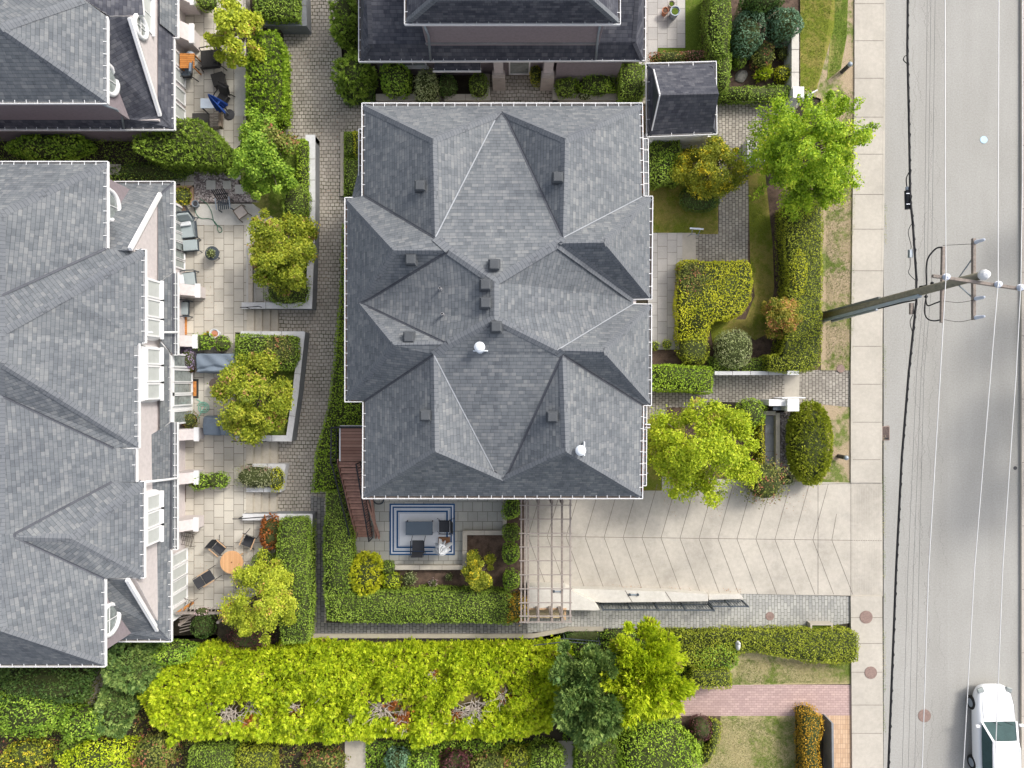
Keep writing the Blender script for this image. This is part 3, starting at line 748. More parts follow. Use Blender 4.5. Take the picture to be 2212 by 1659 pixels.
# north east garden and front paths
sheet('garden_soil', [(1395, -100), (1730, -100), (1730, 215), (1395, 215)], M['soil'], 0, .01)
sheet('lawn', [(1418, 104), (1480, 104), (1480, -80), (1532, -80), (1518, 100), (1500, 125), (1425, 128)], M['turf'], 0, .03)
slab('slab_path', [(1380, -80), (1480, -80), (1480, 103), (1421, 103), (1416, 140), (1380, 140)], M['slabs_e'], .05)
sheet('lawn', [(1727, -80), (1803, -80), (1800, 60), (1775, 150), (1762, 196), (1727, 196)], M['turf_olive'], 0, .10)
sheet('lawn', [(1806, -80), (1833, -80), (1828, 80), (1815, 150), (1785, 175)], M['turf_bright'], 0, .06)
sheet('garden_path', [(1530, 212), (1740, 212), (1640, 330), (1618, 330), (1615, 565), (1498, 565), (1498, 500), (1552, 500), (1552, 300), (1540, 290)], M['cobble_y'], 0, .014)
sheet('lawn', [(1390, 380), (1551, 380), (1551, 506), (1390, 506)], M['turf_olive'], 0, .03)
sheet('garden_soil', [(1395, 295), (1500, 295), (1500, 385), (1395, 385)], M['soil'], 0, .006)
slab('slab_path', [(1400, 503), (1474, 503), (1474, 560), (1470, 755), (1400, 755)], M['slabs_e'], .05)
slab('pale_slab_strip', [(1474, 503), (1503, 503), (1503, 562), (1474, 562)], M['sidewalk'], .053)
sheet('garden_soil', [(1398, 750), (1480, 750), (1480, 800), (1398, 800)], M['soil'], 0, .02)
sheet('lawn', [(1615, 350), (1650, 350), (1668, 520), (1672, 620), (1660, 720), (1630, 735), (1590, 710), (1540, 745), (1530, 690), (1610, 690), (1630, 640), (1620, 560)], M['turf_olive'], 0, .03)
sheet('garden_soil', [(1500, 400), (1780, 400), (1780, 805), (1500, 805)], M['soil'], 0, .012)
sheet('entry_path', [(1398, 808), (1840, 798), (1840, 882), (1650, 870), (1530, 868), (1500, 905), (1398, 905)], M['cobble_y'], 0, .016)
sheet('slab_strip', [(1694, 808), (1727, 808), (1725, 890), (1694, 890)], M['sidewalk'], 0, .022)
sheet('lawn', [(1390, 905), (1480, 905), (1480, 1060), (1390, 1060)], M['turf_olive'], 0, .03)
sheet('garden_soil', [(1440, 880), (1660, 880), (1660, 1045), (1440, 1045)], M['soil'], 0, .022)
sheet('garden_soil', [(1652, 890), (1800, 890), (1800, 1042), (1652, 1042)], M['soil'], 0, .014)
# south side path and gardens
sheet('south_path', [(1130, 1290), (1300, 1285), (1620, 1282), (1838, 1288), (1838, 1345), (1760, 1357), (1300, 1357), (1140, 1366)], M['cobble_g'], 0, .012)
slab('south_patio', [(752, 1066), (1090, 1066), (1090, 1148), (1006, 1148), (1006, 1230), (830, 1232), (752, 1210)], M['slabs_s'], .10)
sheet('garden_soil', [(752, 1200), (1135, 1225), (1135, 1300), (752, 1300)], M['soil'], 0, .05)
sheet('garden_soil', [(1004, 1050), (1135, 1050), (1135, 1232), (1004, 1232)], M['soil'], 0, .045)
sheet('garden_soil', [(-300, 1380), (1860, 1380), (1838, 1357), (1838, 1800), (-300, 1800)], M['earth'], 0, .001)
sheet('lawn', [(1585, 1400), (1838, 1420), (1838, 1477), (1560, 1479)], M['turf_dry'], 0, .03)
sheet('brick_path', [(1350, 1477), (1838, 1479), (1838, 1546), (1350, 1546)], M['pinkbrick'], 0, .022)
sheet('brick_path', [(1778, 1545), (1838, 1545), (1840, 1760), (1778, 1760)], M['orangebrick'], 0, .028)
sheet('lawn', [(1520, 1546), (1752, 1546), (1752, 1760), (1470, 1760)], M['turf_dry'], 0, .03)
sheet('garden_soil', [(1440, 1546), (1556, 1546), (1556, 1590), (1440, 1660)], M['soil'], 0, .04)
sheet('garden_path', [(150, 1440), (262, 1440), (240, 1600), (215, 1760), (150, 1760)], M['steps'], 0, .01)
sheet('garden_path', [(1205, 1600), (1243, 1600), (1243, 1760), (1205, 1760)], M['steps'], 0, .01)
sheet('garden_path', [(745, 1600), (790, 1600), (790, 1760), (745, 1760)], M['steps'], 0, .01)
# short grass standing on the lawns
def blades(label, poly, n, mat, z, size=.05, name='grass'):
    P = [tuple(W(x, y, z)[:2]) for x, y in poly]; A = np.array(P); mn, mx = A.min(0), A.max(0)
    xy = RNG.uniform(mn, mx, (n, 2)); xy = xy[inpoly(xy[:, 0], xy[:, 1], P)]
    c = np.column_stack([xy, np.full(len(xy), z + size * .3)])
    nr = RNG.normal(size=c.shape) * np.array([1, 1, .5]) + np.array([0, 0, .5])
    v, f = leaf_arrays(c, nr, size, .25)
    o = mesh_np(name, [(v, f, 0)], [L[mat]], loc=(A.mean(0)[0], A.mean(0)[1], z))
    return setp(o, label, kind='stuff')
blades('worn grass strip between the pavement and the garden hedge', [(1784, 200), (1842, 200), (1838, 795), (1784, 795)], 16000, 'drygrass', .05)
blades('olive green sloping grass inside the white garden wall', [(1729, -20), (1801, -20), (1775, 150), (1760, 194), (1729, 194)], 9000, 'grassblade', .10)
blades('bright grass between the earth track and the pavement', [(1806, -20), (1833, -20), (1828, 80), (1812, 160), (1790, 175)], 5000, 'grassblade', .06)
blades('dry lawn beside the orange shrub', [(1535, 1550), (1735, 1550), (1735, 1700), (1500, 1700)], 22000, 'drygrass', .03)
blades('dry grass strip above the pink brick drive', [(1600, 1425), (1836, 1430), (1836, 1475), (1580, 1477)], 9000, 'drygrass', .03)
blades('shaded lawn in front of the east slab path', [(1412, 390), (1549, 390), (1549, 504), (1412, 504)], 9000, 'grassblade', .03)
blades('curving lawn between the yellow hedge and the tall hedge', [(1617, 400), (1650, 400), (1668, 560), (1660, 715), (1600, 712), (1640, 640), (1622, 560)], 9000, 'grassblade', .03)
blades('grass in the planter of the leaning trees', [(516, 350), (600, 380), (640, 310), (664, 310), (666, 650), (570, 650), (555, 450)], 16000, 'grassblade', HP - .02, .06)
blades('grass edging inside the planter beside the grey cover', [(598, 728), (646, 728), (622, 943), (560, 943)], 7000, 'grassblade', HP - .05, .06)

def litter(label, poly, n, mat, z, size=.05):
    P = [tuple(W(x, y, z)[:2]) for x, y in poly]; A = np.array(P); mn, mx = A.min(0), A.max(0)
    xy = RNG.uniform(mn, mx, (n, 2)); keep = inpoly(xy[:, 0], xy[:, 1], P) & (wav(np.column_stack([xy, np.zeros(n)]), n, 1.2) > .1); xy = xy[keep]
    c = np.column_stack([xy, np.full(len(xy), z + .012)]); v, f = leaf_arrays(c, np.tile([0, 0, 1.0], (len(c), 1)), size, .5, jit=.2)
    o = mesh_np('fallen_leaves', [(v, f, 0)], [L[mat]], loc=(A.mean(0)[0], A.mean(0)[1], z)); return setp(o, label, kind='stuff')
litter('brown leaves blown against the wall at the bottom of the driveway', [(1135, 1255), (1600, 1272), (1600, 1284), (1135, 1268)], 500, 'copper', .06)
litter('scattered leaf litter on the driveway below the trees', [(1400, 1050), (1760, 1050), (1760, 1110), (1400, 1120)], 260, 'copper', .06, .04)
litter('leaf litter along the cobbled lane', [(610, 50), (735, 50), (735, 470), (690, 720), (640, 1040), (610, 1040), (665, 700), (685, 300)], 700, 'copper', .01, .045)
litter('leaf litter on the lower terrace slabs', [(400, 1180), (590, 1180), (590, 1316), (400, 1316)], 320, 'copper', HP, .04)
litter('leaf litter on the upper terrace slabs', [(400, 440), (545, 440), (545, 700), (400, 700)], 260, 'copper', HP, .035)
litter('straw coloured dirt along the road edge', [(1908, 440), (1916, 440), (1913, 1280), (1914, 1660), (1907, 1660), (1903, 1280)], 2600, 'drygrass', .003, .04)
litter('straw coloured dirt along the pavement edge', [(1836, 250), (1849, 250), (1844, 800), (1835, 800)], 1200, 'drygrass', KH, .035)
# ------------------------------------------------------------------ roofs
from mathutils.bvhtree import BVHTree
BV = {}
def on_roof(parent, x, y):
    """the point of a roof seen at plan position x, y"""
    o = Vector((0, 0, CAMH)); d = (W(x, y, 0) - o).normalized()
    hit = BV[parent.name].ray_cast(o, d); return hit[0] if hit[0] is not None else W(x, y, E0 + 1)
def roof(parent, faces, mat='shingle', capm='cap', name='roof', skip=(), valley='flash', thick=.14, capw=.17, light=()):
    vid = {}; V = []
    def key(p): return (round(p[0]), round(p[1]), round(p[2], 1))
    F = []
    for f in faces:
        ids = []
        for p in f:
            k = (round(p[0], 1), round(p[1], 1))
            if k not in vid: vid[k] = len(V); V.append(W(*p))
            ids.append(vid[k])
        n = Vector((0, 0, 0))
        for i in range(len(ids)):
            a, b = V[ids[i]], V[ids[(i + 1) % len(ids)]]
            n += Vector(((a.y - b.y) * (a.z + b.z), (a.z - b.z) * (a.x + b.x), (a.x - b.x) * (a.y + b.y)))
        if n.z < 0: ids = ids[::-1]; n = -n
        F.append((ids, n.normalized()))
    E = {}
    for fi, (ids, n) in enumerate(F):
        for i in range(len(ids)):
            a, b = ids[i], ids[(i + 1) % len(ids)]; E.setdefault((min(a, b), max(a, b)), []).append((fi, a, b))
    me = bpy.data.meshes.new(name); l = LOC.get(parent.name, Vector((0, 0, 0)))
    N = len(V); vs = [tuple(v - l) for v in V] + [tuple(v - l - Vector((0, 0, thick))) for v in V]
    from mathutils.geometry import tessellate_polygon
    fs = []; own = []
    for fi, (ids, n) in enumerate(F):
        # flatten onto the face's own plane first so every outline tessellates cleanly
        tris = tessellate_polygon([[Vector((V[i].x, V[i].y, 0)) for i in ids]])
        for t in tris:
            a, b, c = (ids[k] for k in t)
            if (V[b] - V[a]).cross(V[c] - V[a]).z < 0: b, c = c, b
            fs.append((a, b, c)); own.append(fi)
    top = len(fs); mi = [0] * top
    for t in list(fs): fs.append((t[0] + N, t[2] + N, t[1] + N)); mi.append(1)
    for (a, b), lst in E.items():
        if len(lst) == 1:
            _, p, q = lst[0]; fs.append((p, p + N, q + N, q)); mi.append(1)
    me.from_pydata(vs, [], fs); me.materials.append(M[mat]); me.materials.append(M['white'])
    me.polygons.foreach_set('material_index', mi)
    uv = me.uv_layers.new(name='UVMap')
    for pi in range(top):
        n = F[own[pi]][1]; e = Vector((0, 0, 1)).cross(n)
        e = e.normalized() if e.length > 1e-4 else Vector((1, 0, 0)); up = n.cross(e)
        for li in me.polygons[pi].loop_indices:
            v = V[me.loops[li].vertex_index]; uv.data[li].uv = (v.dot(e) + 50, v.dot(up) + 50)
    me.update(); o = bpy.data.objects.new(name, me); C.objects.link(o); o.parent = parent
    if parent.name not in BV: BV[parent.name] = BVHTree.FromPolygons([tuple(v) for v in V], fs[:top])
    caps = []; vals = []
    for (a, b), lst in E.items():
        if len(lst) != 2: continue
        (f1, p, q), (f2, _, _) = lst; n1, n2 = F[f1][1], F[f2][1]
        if n1.angle(n2) < R(16): continue
        P, Q = V[p], V[q]; d = (Q - P).normalized()
        s1 = n1.cross(d); s2 = -(n2.cross(d))
        c1 = sum((V[i] for i in F[f1][0]), Vector()) / len(F[f1][0])
        conv = (c1 - P).dot(n2) < 0
        (caps if conv else vals).append((P, Q, s1, s2, n1, n2))
    def strips(lst, w, lift, matname, nm, centre=0.0):
        if len(lst) > 1:
            for it in lst: strips([it], w, lift, matname, nm, centre)
            return
        if not lst: return
        m2 = bpy.data.meshes.new(nm); vv = []; ff = []; uvs = []
        for (P, Q, s1, s2, n1, n2) in lst:
            L_ = (Q - P).length; mid = (n1 + n2).normalized() * (lift + centre)
            b = len(vv)
            for T in (P, Q):
                vv += [tuple(T + s1 * w + n1 * lift - l), tuple(T + mid - l), tuple(T + s2 * w + n2 * lift - l)]
            ff += [(b, b + 3, b + 4, b + 1), (b + 1, b + 4, b + 5, b + 2)]
            uvs += [(0, 0), (0, L_), (w, L_), (w, 0), (w, 0), (w, L_), (2 * w, L_), (2 * w, 0)]
        m2.from_pydata(vv, [], ff); u2 = m2.uv_layers.new(name='UVMap')
        for i, t in enumerate(uvs): u2.data[i].uv = t
        m2.materials.append(M[matname]); m2.update()
        oo = bpy.data.objects.new(nm, m2); C.objects.link(oo); oo.parent = parent
        md = oo.modifiers.new('thickness', 'SOLIDIFY'); md.thickness = .012; md.offset = 1
    strips(caps, capw, .014, capm, 'ridge_cap', .012)
    lt = [(W(*a), W(*b)) for a, b in light]
    for it in vals:
        hit = any((it[0] - a).length + (it[1] - b).length < .1 or (it[0] - b).length + (it[1] - a).length < .1 for a, b in lt)
        strips([it], .026 if hit else .05, .02, 'flash_sunlit' if hit else valley, 'valley_flashing')  # listed valleys get the paler metal, painted as if in sun
    return o
def gutter(parent, pts, h, side=1, w=.115, step=.46, closed=False):
    """white eaves trough along plan points (outer lip line); side=+1: house lies to the right of travel"""
    P = WL(pts, h); m = MB()
    n = len(P); ofs = []
    for i in range(n - 1):
        d = (P[i + 1] - P[i]).normalized(); inn = Vector((d.y, -d.x, 0)) * side
        p, q = P[i], P[i + 1]
        a = p + d * (.0 if i == 0 else .018); b = q + d * .0
        m.beam(a + Vector((0, 0, -.03)), b + Vector((0, 0, -.03)), .032, .13, 0)                       # outer lip
        a2, b2 = a + inn * (w / 2 + .016), b + inn * (w / 2 + .016)
        m.beam(a2 + Vector((0, 0, -.088)), b2 + Vector((0, 0, -.088)), w, .014, 1)                       # trough floor
        a3, b3 = a + inn * (w + .02), b + inn * (w + .02)
        m.beam(a3 + Vector((0, 0, -.07)), b3 + Vector((0, 0, -.07)), .018, .13, 0)                       # fascia
        L_ = (q - p).length; k = max(1, int(L_ / step))
        for j in range(1, k):
            c = p + d * (L_ * (j + random.uniform(-.06, .06)) / k)
            m.beam(c + Vector((0, 0, .038)), c + inn * (w + .06) + Vector((0, 0, .06)), .024, .01, 0)    # strap
    return m.build('gutter', [M['white'], M['gutter_in']], parent, world=True)
def tubepart(parent, name, pts, r, mat, n=8):
    m = MB(); m.tube(pts, r, n); return m.build(name, M[mat] if isinstance(mat, str) else mat, parent, world=True, smooth=True)
def window(parent, c, w, h, axis, depth=.06, cols=1, rows=1, glassm='glass', frame=.07, door=False, nm=None):
    """framed window on a wall; axis 'x+' faces east, 'y-' faces south; c = centre on the wall face"""
    dx = {'x+': (1, 0), 'x-': (-1, 0), 'y+': (0, 1), 'y-': (0, -1)}[axis]; t = (-dx[1], dx[0])
    def bx(m, a, b, z, da, dz, dd, off, mi=0):
        cc = (c[0] + t[0] * a + dx[0] * off, c[1] + t[1] * a + dx[1] * off, c[2] + z)
        sz = (abs(t[0]) * da + abs(dx[0]) * dd, abs(t[1]) * da + abs(dx[1]) * dd, dz); m.box(cc, sz, mi=mi)
    f = MB()
    bx(f, -w / 2 + frame / 2, 0, 0, frame, h, depth, depth / 2); bx(f, w / 2 - frame / 2, 0, 0, frame, h, depth, depth / 2)
    bx(f, 0, 0, h / 2 - frame / 2, w - 2 * frame, frame, depth, depth / 2); bx(f, 0, 0, -h / 2 + frame / 2, w - 2 * frame, frame, depth, depth / 2)
    for k in range(1, cols): bx(f, -w / 2 + w * k / cols, 0, 0, .035, h - 2 * frame, depth * .7, depth * .35)
    for k in range(1, rows): bx(f, 0, 0, -h / 2 + h * k / rows, w - 2 * frame, .035, depth * .6, depth * .3)
    fo = f.build(nm or ('door' if door else 'window'), M['white'], parent, world=True)
    gl = MB(); bx(gl, 0, 0, 0, w - 2 * frame, h - 2 * frame, .012, .008)
    LOC[fo.name] = Vector((0, 0, 0))
    go = gl.build('pane', M[glassm], fo, world=True)
    s = MB(); bx(s, 0, 0, -h / 2 - .03, w + .12, .05, .14, .07)
    if not door: s.build('sill', M['white'], fo, world=True)
    return fo

# ================================================================== main house
E0 = 5.5
mh = thing('main_house', 'large central house with a star of grey shingle hips, valleys and roof vents', 'house', (.5, -2, 0))
def Q(x, y, h): return (x, y, E0 + h)
A_, B_, C_ = Q(786, 228, 0), Q(935, 300, 2.6), Q(940, 514, 2.6)
NM, VL, VR, NE = Q(1084, 242, .5), Q(1069, 260, .72), Q(1097, 260, .72), Q(1085, 228, 0)
D_, B2, C2 = Q(1384, 228, 0), Q(1221, 300, 2.6), Q(1216, 514, 2.6)
Wn, En = Q(786, 422, .02), Q(1387, 425, .02)
J1, J2, J3, J4 = Q(970, 541, 2.8), Q(1204, 526, 2.75), Q(968, 744, 2.8), Q(1203, 757, 2.72)
T1, T2 = Q(1068, 608, 3.32), Q(1068, 690, 3.32)
WC, WS, R1a, R2a = Q(749, 431, 0), Q(749, 863, 0), Q(850, 541, 2.8), Q(850, 745, 2.8)
WM, WVn, WVs = Q(776, 655, .8), Q(800, 645, 1.0), Q(800, 664, 1.0)
C3, S1, SWc, Sw = Q(937, 766, 2.6), Q(940, 975, 2.6), Q(787, 1072, 0), Q(788, 866, .02)
SM, SVl, SVr, Sm0 = Q(1086, 1038, .88), Q(1067, 1018, 1.0), Q(1100, 1018, 1.0), Q(1089, 1072, 0)
C4, S2, SEc, Se = Q(1215, 766, 2.6), Q(1222, 975, 2.6), Q(1384, 1072, 0), Q(1387, 874, .02)
ECn, ECs, R3, R4 = Q(1405, 427, 0), Q(1403, 872, 0), Q(1304, 524, 2.75), Q(1303, 760, 2.75)
EMn, EMs, EVn, EVs = Q(1403, 644, .02), Q(1403, 660, .02), Q(1368, 645, .05), Q(1368, 657, .05)
faces = [[A_, B_, NM, NE], [NE, NM, B2, D_], [A_, Wn, C_, B_], [B_, C_, VL, NM], [D_, B2, C2, En], [B2, NM, VR, C2],
         [NM, VL, VR], [VL, C_, C2, VR], [C_, J1, T1, J2, C2],
         [WC, R1a, J1, C_, Wn], [WC, WM, R1a], [WC, WS, WM], [WM, WS, R2a], [R1a, WM, WVn, J1], [WM, WVs, WVn],
         [WVn, WVs, J3, T2, T1, J1], [WM, R2a, J3, WVs], [R2a, WS, Sw, C3, J3],
         [Sw, SWc, S1, C3], [C3, S1, SM, SVl], [C4, SVr, SM, S2], [SWc, Sm0, SM, S1], [Sm0, SEc, S2, SM], [C4, S2, SEc, Se],
         [J3, C3, C4, J4, T2], [C3, SVl, SVr, C4], [SVl, SM, SVr],
         [En, C2, J2, R3, ECn], [ECn, R3, EMn], [J2, EVn, EMn, R3], [T1, T2, J4, EVs, EVn, J2], [J4, R4, EMs, EVs], [R4, ECs, EMs], [J4, C4, Se, ECs, R4]]
roof(mh, faces, light=[(VL, C_), (C2, En), (J4, EVs), (J2, EVn), (C3, SVl)])
gutter(mh, [(782, 424), (782, 223), (1387.5, 223), (1391, 424)], E0, 1)
gutter(mh, [(1391, 424), (1410, 424), (1408, 646), (1365, 647)], E0, 1)
gutter(mh, [(1365, 656), (1407.5, 657), (1407, 876), (1391, 876)], E0, 1)
gutter(mh, [(1390, 876), (1388, 1077), (783, 1077), (784, 868), (745, 868), (745, 427), (762, 427)], E0, 1)
# walls
def wallpoly(pts, ins=.55):
    P = [tuple(W(x, y, E0)[:2]) for x, y in pts]; return inset(P, ins)
m = MB(); wp = wallpoly([(786, 228), (1384, 228), (1387, 425), (1405, 427), (1403, 872), (1387, 874), (1384, 1072), (787, 1072), (788, 866), (749, 863), (749, 431), (786, 422)])
m.prism(wp, -.02, E0 - .06, 0); m.build('wall', [M['siding_v']], mh, world=True)
xw, xe, ys, yn = W(786, 0, E0).x + .55, W(1384, 0, E0).x - .55, W(0, 1072, E0).y + .55, W(0, 228, E0).y - .55
for yy in (.6, 3.4, 6.2):
    for zz in (1.3, 4.0): window(mh, (W(1404, 0, E0).x - .55, yy, zz), 1.3, 1.3, 'x+', cols=2)
for xx in (-4, -1, 3.5):
    for zz in (1.35, 4.0): window(mh, (xx, ys, zz), 1.5, 1.2, 'y-', cols=2)
for xx in (-4, 0, 4): window(mh, (xx, yn, 4.0), 1.4, 1.2, 'y+', cols=2)
window(mh, (W(749, 0, E0).x + .55, 3.2, 4.0), 1.4, 1.2, 'x-', cols=2)
# garage door onto the driveway
m = MB()
for k in range(4): m.box((3.9, ys - .03, .32 + k * .56), (4.4, .06, .54))
m.build('garage_door', M['white'], mh, world=True, bevel=.01)
# lower bay roofs peeping out below the eaves
def slopeface(parent, pts, mat='shingle', nm='bay_roof'):
    return roof(parent, [pts], mat, 'cap', nm)
slopeface(mh, [(760, 427, 4.9), (777, 357, 4.1), (812, 357, 5.0), (812, 427, 5.2)])
slopeface(mh, [(1384, 300, 5.0), (1397, 300, 4.9), (1400, 424, 4.9), (1384, 424, 5.0)])
gutter(mh, [(1401, 422), (1400, 300), (1384, 300)], 4.9, -1)
slopeface(mh, [(1384, 880, 5.0), (1395, 880, 4.9), (1394, 1046, 4.9), (1384, 1046, 5.0)])
gutter(mh, [(1405, 917), (1393, 917)], 5.0, -1); gutter(mh, [(1397, 878), (1396, 1049), (1382, 1049)], 4.9, 1)
gutter(mh, [(775, 385), (775, 279), (785, 279)], 4.4, 1)
# roof vents, flues and pipes
def boxvent(x, y, h, rz=0):
    p = on_roof(mh, x, y + 3); m = MB()
    m.box((p.x, p.y, p.z + .02), (.44, .44, .05), rz); m.box((p.x, p.y, p.z + .13), (.36, .36, .2), rz); m.box((p.x, p.y, p.z + .27), (.42, .42, .10), rz, taper=.72)
    return m.build('roof_vent', M['vent'], mh, world=True, bevel=.012)
for x, y, h in [(909, 402, 1.85), (1204, 384, 1.85), (889, 560, 2.35), (1068, 571, 3.0), (1049, 614, 3.2), (1049, 653, 3.2), (1072, 704, 3.25), (885, 726, 2.2), (920, 894, 1.95), (1192, 897, 1.75)]:
    boxvent(x, y, h - .05)
for x, y, h, s in [(1037, 747, 2.9, 0), (1252, 967, 2.0, 1)]:
    p = on_roof(mh, x, y + 4); m = MB()
    m.lathe((p.x, p.y, p.z - .1), [(.09, 0), (.09, .42), (.17, .44), (.20, .50), (.19, .56), (.12, .62), (.03, .65)], 16)
    if not s: m.box((p.x + .02, p.y - .12, p.z + .02), (.54, .04, .22))
    else: m.box((p.x + .17, p.y + .04, p.z + .05), (.04, .52, .2))
    m.lathe((p.x, p.y, p.z - .14), [(.22, 0), (.2, .06), (.11, .16)], 14)
    m.build('flue_cap', M['ventwhite'], mh, world=True, smooth=False)
for x, y in ((952, 622), (957, 677)):
    p = on_roof(mh, x, y + 3); m = MB(); m.lathe((p.x, p.y, p.z - .15), [(.11, 0), (.09, .12), (.05, .2), (.05, .55), (.036, .55), (.036, .4)], 12)
    m.build('vent_pipe', M['lead'], mh, world=True)
# ================================================================== stair and deck at the west side
dk = thing('timber_stair', 'red stained timber landing and stair running down to the patio with rug', 'staircase', (W(762, 1000).x, W(762, 1000).y, 0))
m = MB(); p = W(735, 922, 2.7); q = W(800, 996, 2.7)
m.box(((p.x + q.x) / 2, (p.y + q.y) / 2, 2.64), (q.x - p.x, p.y - q.y, .09)); m.build('landing', M['deck'], dk, world=True)
m = MB(); a0, b0 = W(736, 922, 2.7), W(736, 996, 2.7)
m.beam((a0.x - .03, a0.y, 2.64), (b0.x - .03, b0.y, 2.64), .05, .2); m.beam((a0.x - .03, a0.y + .03, 2.64), (q.x, a0.y + .03, 2.64), .05, .2)
m.build('white_fascia', M['white'], dk, world=True)
NT = 13; m = MB(); rs = MB(); st = MB()
for i in range(NT):
    t = i / (NT - 1); h = 2.5 + (.2 - 2.5) * t; y = W(0, 1003, 2.5).y + (W(0, 1155, .25).y - W(0, 1003, 2.5).y) * t
    xl, xr = W(733 + 40 * t, 0, h).x, W(780 + 25 * t, 0, h).x
    for k in (0, 1): m.box(((xl + xr) / 2, y + .065 - .13 * k, h + .002 * k), (xr - xl, .115, .04))
    rs.box(((xl + xr) / 2, y + .02, h - .10), (xr - xl - .04, .20, .10))
m.build('treads', M['deckstep'], dk, world=True); rs.build('risers', M['bark'], dk, world=True)
yt, yb = W(0, 996, 2.6).y, W(0, 1160, .2).y
for (xa, xb_) in ((728, 770), (792, 812)):
    st.beam((W(xa, 0, 2.6).x, yt, 2.52), (W(xb_, 0, .2).x, yb, .12), .06, .28)
st.build('stringer', M['deckstep'], dk, world=True)
def railing(parent, pts, hgt, step=.14, r=.012, post=.03, nm='railing'):
    """pts: foot points (3-D); posts, top and bottom rail, balusters"""
    m = MB(); pts = [Vector(p) for p in pts]
    for i in range(len(pts) - 1):
        p, q = pts[i], pts[i + 1]; u = Vector((0, 0, hgt)); b = Vector((0, 0, .1))
        m.beam(p + u, q + u, .05, .045); m.beam(p + b, q + b, .03, .03)
        k = max(1, int((q - p).length / step))
        for j in range(k + 1):
            s = p.lerp(q, j / k); big = (j == 0 or j == k or j % 12 == 0)
            m.beam(s + (Vector() if big else b), s + u * (1.03 if big else 1), post * 1.4 if big else r * 1.6, post * 1.4 if big else r * 1.6)
    return m.build(nm, M['blackmetal'], parent, world=True)
l0, l1, l2 = W(727, 922, 2.7), W(727, 996, 2.7), W(768, 1158, .15)
railing(dk, [l0 + Vector((.02, 0, 0)), l1], 1.0); railing(dk, [(l1.x, l1.y, 2.62), (l2.x, l2.y, .2)], .95)
railing(dk, [(l0.x, l0.y + .02, 2.7), (W(790, 0, 2.7).x, l0.y + .02, 2.7)], .95)
r1, r2 = W(779, 998, 2.62), W(806, 1160, .15)
railing(dk, [(r1.x, r1.y, 2.6), (r2.x, r2.y, .2)], .95)
m = MB(); m.beam((W(805, 1070, .1).x, W(805, 1070, .1).y, 1.4), (W(820, 1160, .1).x, W(820, 1160, .1).y, .2), .08, .22); m.build('handboard', M['deckstep'], dk, world=True)
for (x, y, h) in ((731, 926, 2.6), (731, 992, 2.6), (760, 1070, 1.3)):
    m = MB(); p = W(x, y, 2.6); m.box((p.x + .08, p.y, h / 2), (.1, .1, h)); m.build('post', M['deckstep'], dk, world=True)

# ================================================================== row houses to the west
def extwall(parent, P, x0, x1, mat='siding_v', nm='wall'):
    """wall block with outline P in (y, z), extruded between x0 and x1"""
    m = MB(); n = len(P)
    a = [(x1, y, z) for y, z in P]; b = [(x0, y, z) for y, z in P]
    m.add(a + b, [tuple(range(n)), tuple(range(2 * n - 1, n - 1, -1))] + [(i, i + n, (i + 1) % n + n, (i + 1) % n) for i in range(n)], 0)
    return m.build(nm, M[mat], parent, world=True)
XW, XM = -15.45, -16.65   # outer wall, main upper wall
def rakeboard(parent, p, q, w=.2):
    m = MB(); m.beam(p + Vector((-.04, 0, 0)), q + Vector((-.04, 0, 0)), .13, .16); return m.build('rake_board', M['white'], parent, world=True)
def gable_window(parent, y, z, x, r=.55):
    m = MB(); c = Vector((x + .02, y, z)); pts = [c + Vector((.03, math.cos(t) * r, math.sin(t) * r * 1.15)) for t in [2 * math.pi * k / 24 for k in range(25)]]
    m.tube(pts, .10, 6, cap=False); o = m.build('round_window', M['white'], parent, world=True, smooth=True); LOC[o.name] = Vector()
    g = MB(); g.poly([tuple(c + Vector((.02, math.cos(t) * r, math.sin(t) * r * 1.15))) for t in [2 * math.pi * k / 24 for k in range(24)]]); g.build('pane', M['glass'], o, world=True)
    b = MB(); b.beam(c + Vector((.04, -r * .95, 0)), c + Vector((.04, r * .95, 0)), .025, .025); b.beam(c + Vector((.043, 0, -r * .95)), c + Vector((.043, 0, r * .95)), .025, .025); b.build('glazing_bar', M['white'], o, world=True)
def fin(parent, y0, x1, depth, h, z0=HP, mats=('siding_v', 'white'), w=.5):
    """sloping pink wing wall with a white cap beside an entrance"""
    m = MB(); a = [(XW, y0, z0), (x1, y0, z0), (x1, y0, z0 + h * .45), (XW, y0, z0 + h)]
    b = [(v[0], v[1] - w, v[2]) for v in a]
    m.add(a + b, [(0, 1, 2, 3), (7, 6, 5, 4), (0, 4, 5, 1), (1, 5, 6, 2), (2, 6, 7, 3), (3, 7, 4, 0)]); m.build('wing_wall', M[mats[0]], parent, world=True)
    c = MB(); c.box((x1 + .04, y0 - w / 2, z0 + h * .45 + .03), (.22, w + .14, .10)); c.build('wing_cap', M[mats[1]], parent, world=True)
# ---- house A (north west)
ha = thing('row_house', 'grey roofed row house cut by the upper left corner, dark south slope', 'house', (-20, 15, 0), group='row houses with pink shingle walls')
hA = 5.5; lo = 2.72
top = [[(-250, -60, 9.4), (0, 60, 7.7), (0, -60, 9.0)]]
roof(ha, [[(229, 220, hA), (0, 60, 7.55), (180, -2, 6.0), (229, 34, hA)], [(-420, 220, hA), (229, 220, hA), (0, 60, 7.55), (-420, 60, 7.55)], [(-420, 60, 7.55), (0, 60, 7.55), (180, -2, 6.0), (150, -200, 6.4), (-420, -200, 7.2)]])
roof(ha, [[(182, -1, 5.9), (150, -200, 6.2), (290, -200, 5.0), (310, 32, 4.9), (236, 34, 5.4)]], 'shingle_dark', 'cap_dark')
gutter(ha, [(233, 36), (233, 224), (-420, 224)], hA, 1)
